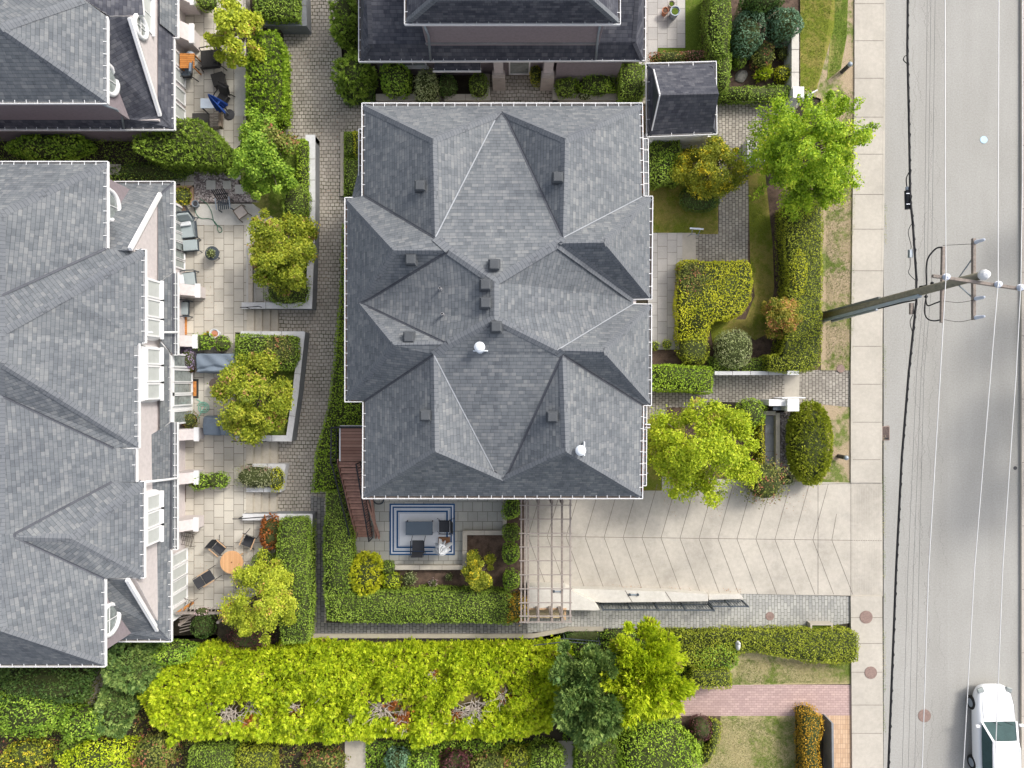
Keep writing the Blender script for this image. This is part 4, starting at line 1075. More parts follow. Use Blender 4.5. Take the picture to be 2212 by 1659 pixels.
# cross gable facing east, pent roof round it
roof(ha, [[(233, 36, 5.5), (281, 36, 5.35), (347, 250, 2.95), (374, 277, lo), (262, 277, lo), (276, 256, 3.2), (236, 140, 4.75)],
          [(347, 250, 2.95), (341, 215, 3.2), (341, -60, 3.25), (374, -60, lo), (374, 277, lo)],
          [(262, 277, lo), (276, 256, 3.2), (0, 256, 3.2), (-420, 256, 3.2), (-420, 277, lo)]], 'shingle_dark', 'cap_dark', skip=())
gutter(ha, [(377, 84), (377.5, 281), (-420, 281)], lo, 1); gutter(ha, [(385, -60), (385, 82), (374, 82)], lo, 1)
roof(ha, [[(382, -60, lo), (382, 80, lo), (345, 50, 3.3), (345, -60, 3.3)]], 'shingle', 'cap', 'bay_roof')
yS = W(0, 256, 3.3).y
extwall(ha, [(yS - .02, 0), (yS, 3.1), (W(0, 250, 2.9).y, 2.75), (W(0, 36, 5.3).y, 5.05), (24, 5.05), (24, 0)], XM, XW)
m = MB(); m.box(((-34 + XM) / 2, (yS + 24) / 2 + .003, 2.7), (34 + XM, 24 - yS, 5.4)); m.build('wall', M['mauve'], ha, world=True)
rakeboard(ha, W(282, 38, 5.42), W(348, 250, 2.98))
gable_window(ha, W(0, 56, 4.7).y, 4.62, XW, .42); gable_window(ha, W(0, 171, 4.85).y, 4.85, XM, .58)
tubepart(ha, 'downspout', [W(222, 226, 5.35), W(250, 236, 4.3), W(262, 246, 3.6), W(268, 277, 2.9)], .045, 'galv')
for y in (125, 160, 200, 238): window(ha, (XW, W(0, y, 1.4).y, HP + 1.05), .66, 2.0, 'x+', glassm='blind', door=True)
m = MB(); m.beam(W(340, -40, 3.4), W(325, 20, 4.6), .1, .1); 
window(ha, (XW, W(0, 20, 4.3).y, 4.15), 1.5, 1.0, 'x+', cols=2, glassm='blind')
fin(ha, W(0, 66, 1).y, -14.75, 0, 2.1, w=.75); fin(ha, W(0, -15, 1).y, -14.7, 0, 2.1, w=.75)
# south side wall of the lower storey
m = MB(); yl = W(0, 281, lo).y + .55; m.box(((-34 + XW) / 2, yl + .1, 1.3), (34 + XW - .01, .2, 2.58)); m.build('wall', M['mauve'], ha, world=True)
m = MB(); p = W(385, 305, 1.6); q = W(330, 305, 1.6)
gutter(ha, [(380, 308), (335, 308)], 1.9, 1)
# ---- house B (west)
hb = thing('row_house', 'long grey roofed row house at the left, two small dormers, white bay windows', 'house', (-20, -1, 0), group='row houses with pink shingle walls')
U = 5.5
a0, a1, a2, a3 = (229, 353, U), (229, 537, U), (0, 640, 7.4), (0, 460, 7.7)
d1, d2, d3 = (311, 543, 4.95), (311, 741, 4.95), (148, 636, 6.6)
roof(hb, [[(-420, 353, U), a0, a3, (-420, 460, 7.7)], [a0, a1, a2, a3], [(-420, 460, 7.7), a3, a2, (-420, 900, 7.4)],
          [a2, a1, (280, 543, 5.05), d1, d3, (0, 718, 7.5)], [d1, d2, d3],
          [(0, 718, 7.5), d3, d2, (297, 745, 5.1), (297, 965, 5.1), (0, 783, 7.6)],
          [(0, 783, 7.6), (297, 965, 5.1), (246, 968, 5.35), (0, 853, 6.9)],
          [(0, 853, 6.9), (246, 968, 5.35), (292, 970, 5.1), (292, 1041, 5.1), (242, 1041, 5.35), (32, 1153, 6.9), (0, 1153, 7.0)],
          [(32, 1153, 6.9), (242, 1041, 5.35), (309, 1043, 4.95), (155, 1163, 6.4), (32, 1160, 6.9)], [(309, 1043, 4.95), (309, 1246, 4.95), (155, 1163, 6.4)],
          [(32, 1160, 6.9), (155, 1163, 6.4), (309, 1246, 4.95), (275, 1249, 5.1), (225, 1250, 5.5)],
          [(0, 1153, 7.0), (32, 1153, 6.9), (32, 1160, 6.9), (225, 1250, 5.5), (224, 1436, 5.5), (0, 1362, 7.6)],
          [(0, 1362, 7.6), (224, 1436, 5.5), (-420, 1436, 5.5), (-420, 1362, 7.6)],
          [(-420, 900, 7.4), a2, (0, 718, 7.5), (0, 783, 7.6), (0, 853, 6.9), (0, 1153, 7.0), (0, 1362, 7.6), (-420, 1362, 7.6)]])
gutter(hb, [(-420, 349), (233, 349), (233, 536)], U, 1); gutter(hb, [(277, 539), (315, 539), (315, 741), (305, 741)], 4.95, 1)
gutter(hb, [(301, 742), (301, 968), (250, 968)], 5.1, 1); gutter(hb, [(296, 970), (296, 1041)], 5.1, 1)
gutter(hb, [(243, 1040), (313, 1040), (313, 1248), (276, 1248)], 4.95, 1); gutter(hb, [(228, 1252), (228, 1440), (-420, 1440)], 5.5, 1)
# cross gables and the pent roof along the terrace
roof(hb, [[(231, 540, 5.3), (283, 540, 5.3), (347, 419, 2.95), (374, 396, lo), (247, 396, lo), (277, 410, 3.2), (236, 480, 4.75)],
          [(347, 419, 2.95), (341, 430, 3.2), (341, 612, 3.25), (374, 588, lo), (374, 396, lo)]])
roof(hb, [[(374, 590, lo), (341, 612, 3.3), (338, 725, 3.3), (374, 765, lo)], [(374, 590, lo), (382, 590, lo - .05), (382, 765, lo - .05), (374, 765, lo)]], 'shingle')
roof(hb, [[(345, 738, 3.3), (345, 930, 3.3), (366, 912, lo), (366, 760, lo)]], 'shingle')
roof(hb, [[(370, 912, lo), (315, 946, 3.9), (313, 1030, 3.9), (330, 1160, 3.3), (368, 1186, lo)], [(370, 912, lo), (381, 912, lo - .05), (381, 1184, lo - .05), (368, 1186, lo)]], 'shingle')
roof(hb, [[(229, 1251, 5.3), (277, 1251, 5.3), (341, 1360, 2.95), (367, 1382, lo), (262, 1382, lo), (268, 1368, 3.1), (232, 1300, 4.75)],
          [(341, 1360, 2.95), (334, 1350, 3.2), (334, 1160, 3.25), (368, 1160, lo), (367, 1382, lo)]])
gutter(hb, [(247, 392), (377, 392), (377, 590)], lo, 1); gutter(hb, [(385, 588), (385, 767), (376, 767)], lo, 1)
gutter(hb, [(370, 768), (370, 912)], lo, 1); gutter(hb, [(384, 912), (384, 1187), (374, 1187)], lo, 1); gutter(hb, [(371, 1188), (371, 1386), (250, 1386)], lo, 1)
y0, y1 = W(0, 419, 2.9).y, W(0, 1360, 2.9).y
extwall(hb, [(y0, 0), (y0, 2.75), (W(0, 540, 5.3).y, 5.0), (W(0, 742, 5).y, 5.0), (W(0, 742, 5).y - .01, 4.75), (W(0, 1040, 5).y, 4.75), (W(0, 1251, 5.3).y, 5.0), (y1, 2.75), (y1, 0)], XM, XW)
m = MB(); yn_, ys_ = W(0, 353, U).y - .4, W(0, 1436, U).y + .4
m.box(((-34 + XM) / 2, (yn_ + ys_) / 2, 2.7), (34 + XM, yn_ - ys_, 5.38)); m.build('wall', M['mauve'], hb, world=True)
rakeboard(hb, W(283, 538, 5.42), W(348, 419, 2.98), .22); rakeboard(hb, W(277, 1252, 5.42), W(342, 1361, 2.98), .22)
gable_window(hb, W(0, 442, 4.85).y, 4.8, XM, .62); gable_window(hb, W(0, 1340, 4.85).y, 4.8, XM, .62)
# white trim band and bay windows under the dormers
for (ya, yb2, zz) in ((598, 735, 4.1), (745, 870, 4.15), (1060, 1180, 4.05)):
    p, q = W(0, ya, zz).y, W(0, yb2, zz).y; m = MB()
    a = [(XW - .02, p, 3.45), (XW + .32, p - .12, 3.45), (XW + .32, q + .12, 3.45), (XW - .02, q, 3.45)]
    m.prism([(v[0], v[1]) for v in a], 3.42, 4.82, 0); m.build('bay_window', M['white'], hb, world=True)
    k = 3
    for j in range(k):
        yy = p - .12 + (q + .24 - p) * (j + .5) / k
        window(hb, (XW + .32, yy, 4.12), abs(q - p) / k * .86, 1.15, 'x+', cols=1, glassm='blind', depth=.05)
tubepart(hb, 'downspout', [W(314, 718, 4.85), W(345, 718, 3.35), W(383, 718, 2.85)], .05, 'white')
tubepart(hb, 'downspout', [W(314, 1041, 4.85), W(345, 1038, 3.45), W(383, 1033, 2.85)], .05, 'white')
# ground floor glazing along the terrace
for y in (452, 470, 490, 510, 530, 548, 568): window(hb, (XW, W(0, y, 1.4).y, HP + 1.05), .46, 1.9, 'x+', glassm='glass' if y % 3 else 'blind', door=True)
for y in (780, 812, 840, 862, 900): window(hb, (XW + .35, W(0, y, 1.4).y, HP + 1.05), .62, 1.9, 'x+', glassm='glass', door=True)
m = MB(); p, q = W(0, 772, 1.5).y, W(0, 912, 1.5).y; m.box((XW + .17, (p + q) / 2, HP + 1.08), (.34, p - q, 2.15)); m.build('porch_front', M['white'], hb, world=True)
for y in (1205, 1235, 1262, 1290, 1318): window(hb, (XW + .12, W(0, y, 1.4).y, HP + 1.05), .60, 1.9, 'x+', glassm='blind', door=True)
m = MB(); p, q = W(0, 1195, 1.5).y, W(0, 1335, 1.5).y; m.box((XW + .06, (p + q) / 2, HP + 1.08), (.12, p - q, 2.15)); m.build('porch_front', M['white'], hb, world=True)
for y, x in ((632, 428), (740, 422), (938, 425), (1030, 425), (1130, 424)): fin(hb, W(0, y - 13, 1).y, W(x - 6, 0, 1.6).x, 0, 2.0, w=.5)
# ================================================================== north house
hn = thing('north_house', 'dark shingled house at the top centre with a mauve upper storey and skirt roof', 'house', (0, 17, 0))
NU = 5.8
roof(hn, [[(878, 49, NU), (1336, 49, NU), (1275, -5, 7.3), (940, -5, 7.3)], [(878, 49, NU), (940, -5, 7.3), (940, -260, 7.3), (878, -260, NU)], [(1336, 49, NU), (1336, -260, NU), (1275, -260, 7.3), (1275, -5, 7.3)],
          [(940, -5, 7.3), (1275, -5, 7.3), (1275, -260, 7.3), (940, -260, 7.3)]], 'shingle_dark', 'cap')
gutter(hn, [(874, -260), (874, 53), (1340, 53), (1340, -260)], NU, -1)
sk = [(779, 130, 3.0), (1390, 130, 3.0), (1373, 91, 3.75), (1384, -60, 5.0), (790, -60, 5.0), (797, 95, 3.65)]
roof(hn, [[sk[0], sk[1], sk[2], sk[3], (1384, -260, 5.2), (790, -260, 5.2), sk[4], sk[5]], [sk[1], (1393, -60, 3.0), (1393, -260, 3.0), (1384, -260, 5.2), sk[3], sk[2]], [sk[0], sk[5], sk[4], (790, -260, 5.2), (778, -260, 3.0), (778, -60, 3.0)]], 'shingle_dark', 'cap_dark')
gutter(hn, [(775, -260), (775, 133.5), (1394, 131), (1396, -260)], 3.0, -1)
xa_, xb2 = -3.66, 3.72; yw = 14.53
m = MB(); m.box(((xa_ + xb2) / 2, yw + 4, 4.6), (xb2 - xa_, 8, 2.2)); m.build('upper_wall', M['mauve'], hn, world=True)
m = MB(); m.box((0, yw - .012, 5.55), (xb2 - xa_ + .02, .03, .10)); m.box((0, yw - .012, 3.80), (xb2 - xa_ + .02, .03, .12), mi=1); m.build('trim_band', [M['white'], M['greywall']], hn, world=True)
m = MB(); m.box((-.35, yw + 4.4, 1.45), (11.9, 8.2, 2.9)); m.build('wall', M['mauve'], hn, world=True)
tubepart(hn, 'downspout', [W(917, 56, 5.6), W(926, 78, 4.5), W(930, 130, 3.1)], .05, 'galv'); tubepart(hn, 'downspout', [W(1296, 56, 5.6), W(1291, 80, 4.3), W(1287, 128, 3.1)], .05, 'galv')
yl = yw + .3
for xx in (-4.6, -2.2, 3.9): window(hn, (xx, yl, 1.6), 1.3, 1.2, 'y-', cols=2)
window(hn, (.35, yl, 1.2), 1.0, 2.1, 'y-', door=True)
for x in (1077, 1184):
    p = W(x, 152, 1.6); m = MB(); m.box((p.x, p.y + .3, 1.3), (.42, .8, 2.6)); m.build('porch_pier', M['siding_v'], hn, world=True)
    m = MB(); m.box((p.x, p.y - .10, 1.5), (.56, .24, .12)); m.box((p.x, p.y - .12, .72), (.6, .3, 1.44)); m.build('pier_cap', M['stonepot'], hn, world=True)
roof(hn, [[(938, 152, 2.2), (1038, 152, 2.2), (1038, 128, 2.6), (938, 128, 2.6)]], 'shingle_dark', 'cap_dark', 'bay_roof'); gutter(hn, [(935, 154), (1039, 154)], 2.2, -1)
p, q = W(1240, 150, 1.0), W(1330, 150, 1.0)
m = MB(); m.box(((p.x + q.x) / 2 - .4, yl - .25, 1.2), (2.9, .5, 2.4)); m.build('bay', M['mauve'], hn, world=True)
# ---- small gate house with its own roof
gh = thing('gate_shelter', 'small dark shingled gate shelter roof beside the main house and hedge', 'shelter', (W(1472, 215).x, W(1472, 215).y, 0))
gh0, ghr = 2.6, 4.1
a, b, c_, d = (1399, 141, gh0), (1544, 137, gh0), (1545, 286, gh0), (1401, 292, gh0)
e, f_ = (1412, 152, 2.8), (1408, 281, 2.8); r1, r2 = (1425, 206, ghr), (1553, 203, ghr); g1, g2 = (1538, 145, 2.75), (1540, 276, 2.75)
roof(gh, [[a, b, g1, e], [e, g1, r2, r1], [r1, r2, g2, f_], [f_, g2, c_, d], [a, e, f_, d], [b, c_, g2, g1]], 'shingle_dark', 'cap_dark', capw=.12)
for tri in ([e, r1, f_], [g1, g2, r2]):
    m = MB(); m.poly(WL(tri)); m.build('gable_end', M['darkmetal'], gh, world=True)
m = MB(); m.beam(W(1412, 152, 2.9), W(1425, 206, ghr + .03), .05, .12); m.beam(W(1425, 206, ghr + .03), W(1408, 281, 2.9), .05, .12); m.build('rake_board', M['white'], gh, world=True)
gutter(gh, [(1395, 137), (1547, 133), (1548.5, 290), (1397, 296), (1395, 137)], gh0, 1, step=.8)
for x, y in ((1412, 152), (1532, 150), (1534, 276), (1414, 282)):
    m = MB(); p = W(x, y, gh0); m.box((p.x, p.y, gh0 / 2), (.22, .22, gh0 - .1)); m.build('post', M['white'], gh, world=True)
p = W(1465, 298, 1.7); m = MB(); m.box((p.x, p.y + .12, .9), (3.0, .16, 1.7)); m.build('white_wall', M['white'], gh, world=True)
# ------------------------------------------------------------------ hedges, shrubs, trees (survey units)
GL = 'clipped hedges along the cobbled lane'
hedge('tall bright green hedge beside the upper left terrace and lane', [(543, 78), (560, 68), (592, 62), (606, 90), (610, 160), (609, 250), (575, 262), (532, 250), (530, 130)], 1.9, 'hedge_b', HP - .1, group=GL, leaf=.10, spray=True, dens=170)
hedge('dark green hedge in the grey planter at the very top of the lane', [(545, -60), (645, -60), (643, 38), (575, 36), (548, 28)], 1.5, 'hedge', HP - .1, group=GL, leaf=.1)
hedge('broad clipped hedge below the corner of the upper left house', [(331, 253), (425, 255), (460, 285), (484, 318), (480, 353), (440, 350), (345, 348), (286, 322), (286, 292), (330, 284)], 2.3, 'hedge', .4, leaf=.10, spray=True, dens=180, lump=.08)
hedge('low strip of bright hedge just inside the long planter wall', [(640, 300), (655, 297), (663, 304), (666, 400), (666, 520), (652, 520), (640, 420)], 1.15, 'hedge_b', HP - .1, group=GL, leaf=.08)
hedge('dark hedge in the planter above the tree beside the grey cover', [(507, 722), (640, 728), (640, 775), (628, 800), (560, 800), (507, 768)], 1.5, 'hedge', HP - .1, group=GL, leaf=.10, extra=(600, 755, 30, 'olive'))
hedge('clipped blue green hedge left of the narrow paved passage', [(604, 1122), (655, 1122), (663, 1140), (664, 1300), (662, 1392), (608, 1392), (598, 1300), (594, 1200)], 1.9, 'hedge', .3, leaf=.08, lump=.09, group=GL, dens=400)
hedge('long grassy hedge between the lane and the west side of the main house', [(738, 480), (748, 520), (760, 560), (752, 866), (784, 870), (784, 918), (722, 922), (722, 985), (735, 1062), (672, 1064), (680, 980), (706, 880), (722, 760), (733, 640)], .8, 'hedge_b', 0, group=GL, leaf=.09, dens=260)
hedge('dark hedge descending beside the timber stair', [(703, 1064), (740, 1060), (758, 1160), (762, 1240), (759, 1290), (698, 1290), (697, 1180)], 1.35, 'hedge', 0, group=GL, lump=.08, dens=360)
hedge('wide clipped hedge closing the south patio garden along the path', [(698, 1284), (760, 1284), (850, 1282), (1000, 1278), (1090, 1284), (1118, 1300), (1140, 1335), (1100, 1350), (1000, 1346), (860, 1348), (760, 1346), (705, 1342)], 1.3, 'hedge', 0, group=GL, dens=400, lump=.06)
for y0, y1, t in ((283, 333, 'small clipped dark square of ground cover nearest the house corner by the lane'), (340, 423, 'small clipped grassy block below the white divider at the lane')):
    hedge(t, [(742, y0), (780, y0), (780, y1), (742, y1)], .45, 'hedge', 0, leaf=.07, group='clipped blocks at the house corner')
hedge('narrow yellow green strip hedge against the northwest corner of the main house', [(762, 281), (779, 281), (779, 333), (762, 333)], .7, 'hedge_y', 0, leaf=.07, group='clipped blocks at the house corner')
# west terraces
bush('long leafy laurel row between the two left houses', 108, 318, 92, 27, 1.8, 'laurel', .3, leaf=.13, lump=.2)
bush('dark ground cover bush in the shaded side garden below the clipped hedge', 330, 372, 90, 22, .9, 'dark', .2, leaf=.08, lump=.2)
bush('small yellow leaved shrub in the orange edged box by the left house', 394, 424, 17, 20, 1.2, 'yellowflower', HP, leaf=.08)
bush('dark bush filling the lower end of the long lane planter', 622, 628, 52, 34, 1.4, 'hedge', HP - .05, leaf=.08)
bush('dense dark shrub between the two leaning trees', 640, 440, 30, 48, 1.8, 'hedge', HP - .05, leaf=.09)
bush('red leaved shrub left of the second leaning tree', 566, 560, 20, 40, 1.6, 'copper', HP - .05, leaf=.08, loose=.08)
bush('sage coloured shrub in the small white planter between stairs', 552, 1030, 46, 26, 1.5, 'sage', HP, leaf=.08, loose=.09, lump=.16)
bush('lime yellow shrub at the lane end of the small white planter', 598, 1036, 16, 28, 1.3, 'hedge_y', HP, leaf=.07)
bush('copper brown ball shrub beside the white handrail wall', 587, 1150, 26, 37, 1.6, 'copper', HP - .1, leaf=.08, spray=True, dens=170)
bush('dark green shrub behind the bottom terrace tree', 570, 1220, 26, 32, 1.5, 'hedge', .3, leaf=.08)
bush('purple leaved shrub below the bottom terrace tree', 540, 1378, 48, 24, 1.5, 'purple', .1, leaf=.09, loose=.12)
# trees on the terraces
tree('yellow green tree overhanging the uppermost terrace', 505, 62, 60, 66, 4.2, 'tree', base=(W(560, 60).x, W(560, 60).y, HP - .1), clumps=34, n=5200, leaf=.15, csize=.24)
tree('large green tree with brown twigs at the top of the long planter', 568, 330, 66, 84, 4.0, 'laurel', base=(W(600, 360).x, W(600, 360).y, HP - .1), clumps=46, n=8000, leaf=.14, acc=(618, 292, 32, 'olive'))
tree('yellow green tree with a rusty left side in the long planter', 612, 540, 68, 92, 4.0, 'tree_r', base=(W(620, 560).x, W(620, 560).y, HP - .1), clumps=46, n=8500, leaf=.13)
tree('broad yellowing tree between the grey cover and the lane wall', 545, 858, 82, 88, 4.2, 'tree_r', base=(W(575, 850).x, W(575, 850).y, HP - .1), clumps=52, n=9500, leaf=.13)
tree('light green tree at the bottom of the lowest terrace', 562, 1296, 78, 82, 3.8, 'tree', base=(W(580, 1280).x, W(580, 1280).y, .3), clumps=46, n=9000, leaf=.11)
# north house front beds
bush('feathery green shrub at the top right edge of the lane', 748, 45, 27, 58, 2.6, 'hedge', 0, leaf=.12, spray=True, dens=130, lump=.2)
bush('feathery pale shrub at the lane corner of the north garden', 768, 165, 42, 42, 2.4, 'hedge', 0, leaf=.13, spray=True, dens=130, lump=.22, loose=.06)
hedge('low dark clipped hedge under the feathery corner shrub', [(738, 190), (806, 184), (806, 214), (745, 217), (738, 208)], .8, 'dark', 0, leaf=.07)
bush('round dark leaved shrub left of the north house front', 855, 172, 34, 36, 2.0, 'laurel', 0, leaf=.10, group='shrubs before the north house')
bush('tall white tipped shrub in the north front bed', 922, 190, 28, 36, 1.9, 'vari', 0, leaf=.09, loose=.08, group='shrubs before the north house')
bush('small dark shrub right of the white tipped shrub', 966, 186, 22, 24, 1.2, 'dark', 0, leaf=.09, group='shrubs before the north house')
bush('neat round clipped ball by the north porch pier', 1035, 186, 22, 26, 1.3, 'hedge', 0, leaf=.07, lump=.04, group='shrubs before the north house')
bush('small potted shrub between the two north porch piers', 1157, 160, 13, 24, 1.2, 'yellowflower', 0, leaf=.07)
bush('leafy shrub filling the left half of the long north planter', 1222, 190, 26, 22, 1.2, 'hedge', .2, leaf=.09, lump=.2)
bush('brighter leafy shrub in the right half of the long north planter', 1290, 180, 42, 28, 1.3, 'laurel', .2, leaf=.09, lump=.2)
bush('pale cream flower heads hanging over the long north planter', 1263, 208, 17, 8, .8, 'creamflower', .2, leaf=.06)
hedge('square cut hedge between the north house and the gate shelter', [(1339, 136), (1392, 134), (1394, 205), (1341, 208)], 1.8, 'hedge', 0, leaf=.08, group='north east garden hedges')
bush('flowering strip of low shrub beside the north slab path', 1445, 125, 46, 13, .9, 'olive', 0, leaf=.08)
bush('pink leaved shrub behind the gate shelter', 1500, 122, 34, 11, .9, 'pinkleaf' if 'pinkleaf' in L else 'purple', 0, leaf=.08)
bush('dark red shrub strip between lawn and tall north hedge', 1527, 60, 10, 60, .9, 'purple', 0, leaf=.08, loose=.1)
hedge('tall dark hedge running up to the frame edge in the north garden', [(1538, -50), (1578, -50), (1580, 60), (1578, 118), (1560, 120), (1540, 110), (1534, 40)], 1.9, 'hedge', 0, lump=.12, leaf=.09, group='north east garden hedges')
hedge('clipped hedge column just right of the gate shelter roof', [(1551, 112), (1583, 112), (1581, 150), (1574, 190), (1556, 184), (1551, 150)], 1.7, 'hedge', 0, leaf=.08, group='north east garden hedges')
hedge('low trimmed hedge along the top of the cobbled entrance walk', [(1556, 188), (1610, 184), (1710, 183), (1710, 211), (1556, 213)], .9, 'hedge', 0, leaf=.08, lump=.08, group='north east garden hedges')
bush('blue green shrub left of the garden rocks', 1612, 78, 34, 46, 2.0, 'blue', 0, leaf=.10, lump=.2, group='blue green shrubs in the north garden')
bush('larger blue green shrub against the white garden wall', 1690, 55, 38, 36, 2.3, 'blue', 0, leaf=.11, lump=.2, group='blue green shrubs in the north garden')
bush('dark blue green shrub cut by the top frame edge', 1645, 6, 46, 30, 2.6, 'dark', 0, leaf=.11, lump=.2, group='blue green shrubs in the north garden')
bush('green shrub with pinkish tips in the middle of the mulch bed', 1647, 118, 26, 28, 1.3, 'olive', 0, leaf=.08, lump=.2)
bush('small dark shrub below the blue green one', 1596, 128, 16, 20, 1.0, 'hedge', 0, leaf=.08)
bush('small spindly shrub beside the white wall', 1690, 115, 12, 16, .7, 'olive', 0, leaf=.07, loose=.15)
bush('bright yellow mounded shrub beside the white garden wall', 1692, 160, 20, 18, .9, 'hedge_y', 0, leaf=.08)
bush('chartreuse strappy plant left of the yellow mound', 1648, 160, 20, 11, .6, 'lime', 0, leaf=.14, spray=True, dens=90, rz=.5)
# east garden
tree('large bright maple spreading over the pavement and garden', 1756, 314, 116, 112, 6.2, 'maple', base=(W(1722, 345).x, W(1722, 345).y, 0), clumps=120, n=16000, leaf=.13, stretch=2.1, csize=.15, trunk=.13, crown_z=.5)
tree('yellow flowering rhododendron above the east lawn', 1540, 362, 66, 64, 3.0, 'yellowflower', base=(W(1528, 375).x, W(1528, 375).y, 0), clumps=40, n=9500, leaf=.11, crown_z=.45, csize=.26)
bush('dark skirt shrub below the yellow flowering rhododendron', 1512, 428, 46, 30, 1.2, 'dark', 0, leaf=.08, lump=.06)
hedge('rough dark hedge right of the house bay above the east lawn', [(1400, 306), (1470, 300), (1478, 350), (1470, 388), (1402, 392)], 1.4, 'hedge', 0, lump=.14, leaf=.10, extra=(1445, 345, 26, 'laurel'))
hedge('tall double hedge between the garden and the grass verge', [(1698, 440), (1760, 410), (1780, 430), (1779, 600), (1777, 740), (1772, 792), (1745, 802), (1664, 802), (1664, 768), (1692, 765), (1702, 700), (1706, 600), (1700, 500)], 1.5, 'hedge_o', 0, leaf=.08, lump=.09, dens=380, group='east boundary hedges')
bush('yellower swell on the tall east hedge', 1722, 590, 22, 62, 1.68, 'hedge_y', .6, leaf=.08, squash=1, lump=.05)
hedge('sprawling yellow hedge in front of the east slab path', [(1471, 562), (1500, 560), (1540, 564), (1612, 560), (1624, 572), (1628, 610), (1622, 648), (1605, 676), (1570, 690), (1545, 694), (1532, 712), (1530, 735), (1470, 735), (1468, 660)], 1.2, 'hedge_y', 0, leaf=.085, lump=.08, dens=380, extra=(1496, 600, 34, 'olive'))
bush('olive green mound below the sprawling yellow hedge', 1497, 752, 34, 42, 1.3, 'hedge_o', 0, leaf=.08)
bush('round variegated pale green ball in the east garden', 1584, 753, 41, 43, 1.6, 'vari', 0, leaf=.08, lump=.03)
tree('round orange tipped shrub tree beside the tall hedge', 1692, 682, 44, 44, 2.4, 'orangegreen', base=(W(1685, 685).x, W(1685, 685).y, 0), clumps=34, n=7000, leaf=.10, crown_z=.45, csize=.28)
hedge('low dark hedge just above the entrance cobbles', [(1535, 772), (1600, 782), (1664, 772), (1700, 776), (1702, 802), (1540, 803)], .7, 'hedge', 0, leaf=.08, group='hedges by the entrance path')
hedge('bright clipped hedge jutting from the east house wall', [(1398, 789), (1470, 789), (1540, 795), (1543, 820), (1541, 849), (1500, 848), (1398, 842)], 1.2, 'hedge_b', 0, leaf=.085, dens=380, group='hedges by the entrance path')
bush('tiny lime bush against the east house eaves', 1414, 747, 11, 11, .6, 'lime', .05, leaf=.06, group='pair of small lime bushes')
bush('tiny lime bush in a pot on the slab path end', 1441, 744, 11, 11, .6, 'lime', .05, leaf=.06, group='pair of small lime bushes')
tree('very broad bright yellow green tree above the driveway', 1526, 975, 118, 106, 4.6, 'lime', base=(W(1520, 965).x, W(1520, 965).y, 0), clumps=84, n=15500, leaf=.13, csize=.21, crown_z=.5, trunk=.12)
bush('rounded boxwood at the corner of the gate wall', 1622, 892, 32, 32, 1.3, 'hedge_b', 0, leaf=.08)
hedge('thin yellowish hedge along the sunken stairwell', [(1640, 905), (1652, 902), (1654, 1000), (1642, 1010)], 1.0, 'hedge_y', 0, leaf=.07, group='hedges by the entrance path')
bush('big smooth olive clipped mound beside the pavement', 1750, 958, 47, 90, 1.6, 'hedge_o', 0, leaf=.085, lump=.05, spray=True, dens=330, squash=.8)
bush('straggly red brown shrub over the driveway edge', 1652, 1040, 40, 44, 1.8, 'olive', 0, leaf=.10, loose=.2, lump=.25)
bush('sprig of grey green shrub beside the red brown shrub', 1694, 1038, 24, 12, .8, 'sage', 0, leaf=.08, loose=.1)
# south garden round the patio
bush('golden conifer mound left of the patio steps', 791, 1240, 34, 46, 1.6, 'hedge_y', 0, leaf=.10, spray=True, dens=200, lump=.06)
bush('small dark leafed shrub right of the golden mound', 838, 1225, 14, 16, .9, 'hedge', 0, leaf=.08)
bush('lime spiky shrub in the narrow patio bed', 845, 1254, 22, 18, .9, 'lime', 0, leaf=.10, loose=.12)
bush('pale green perennial in the narrow patio bed', 885, 1250, 15, 14, .6, 'vari', 0, leaf=.08, loose=.14)
bush('pink flowering plant in the patio bed', 935, 1258, 10, 7, .5, 'pinkflower', 0, leaf=.06, loose=.2)
bush('small pale perennial right of the pink flowers', 970, 1246, 9, 8, .5, 'vari', 0, leaf=.06, loose=.2)
bush('tiny lime plant alone in the square mulch bed', 1027, 1191, 7, 5, .35, 'lime', .05, leaf=.06, loose=.2)
tree('bushy yellow green shrub tree at the patio bed corner', 1038, 1238, 38, 36, 2.2, 'yellowflower', base=(W(1040, 1240).x, W(1040, 1240).y, 0), clumps=28, n=5200, leaf=.10, crown_z=.45)
for y, r_, t in ((1100, 24, 'uppermost dark shrub against the left pergola posts'), (1150, 20, 'second dark shrub against the left pergola posts'), (1195, 22, 'third dark shrub against the left pergola posts'), (1252, 20, 'lowest dark shrub against the left pergola posts')):
    bush(t, 1104, y, 19, r_, 1.5, 'laurel' if y != 1150 else 'hedge', 0, leaf=.09, lump=.18, group='dark shrubs beside the pergola')
bush('golden leaved shrub at the lower left pergola corner', 1118, 1310, 24, 26, 1.7, 'orange', 0, leaf=.09, loose=.12, lump=.2)
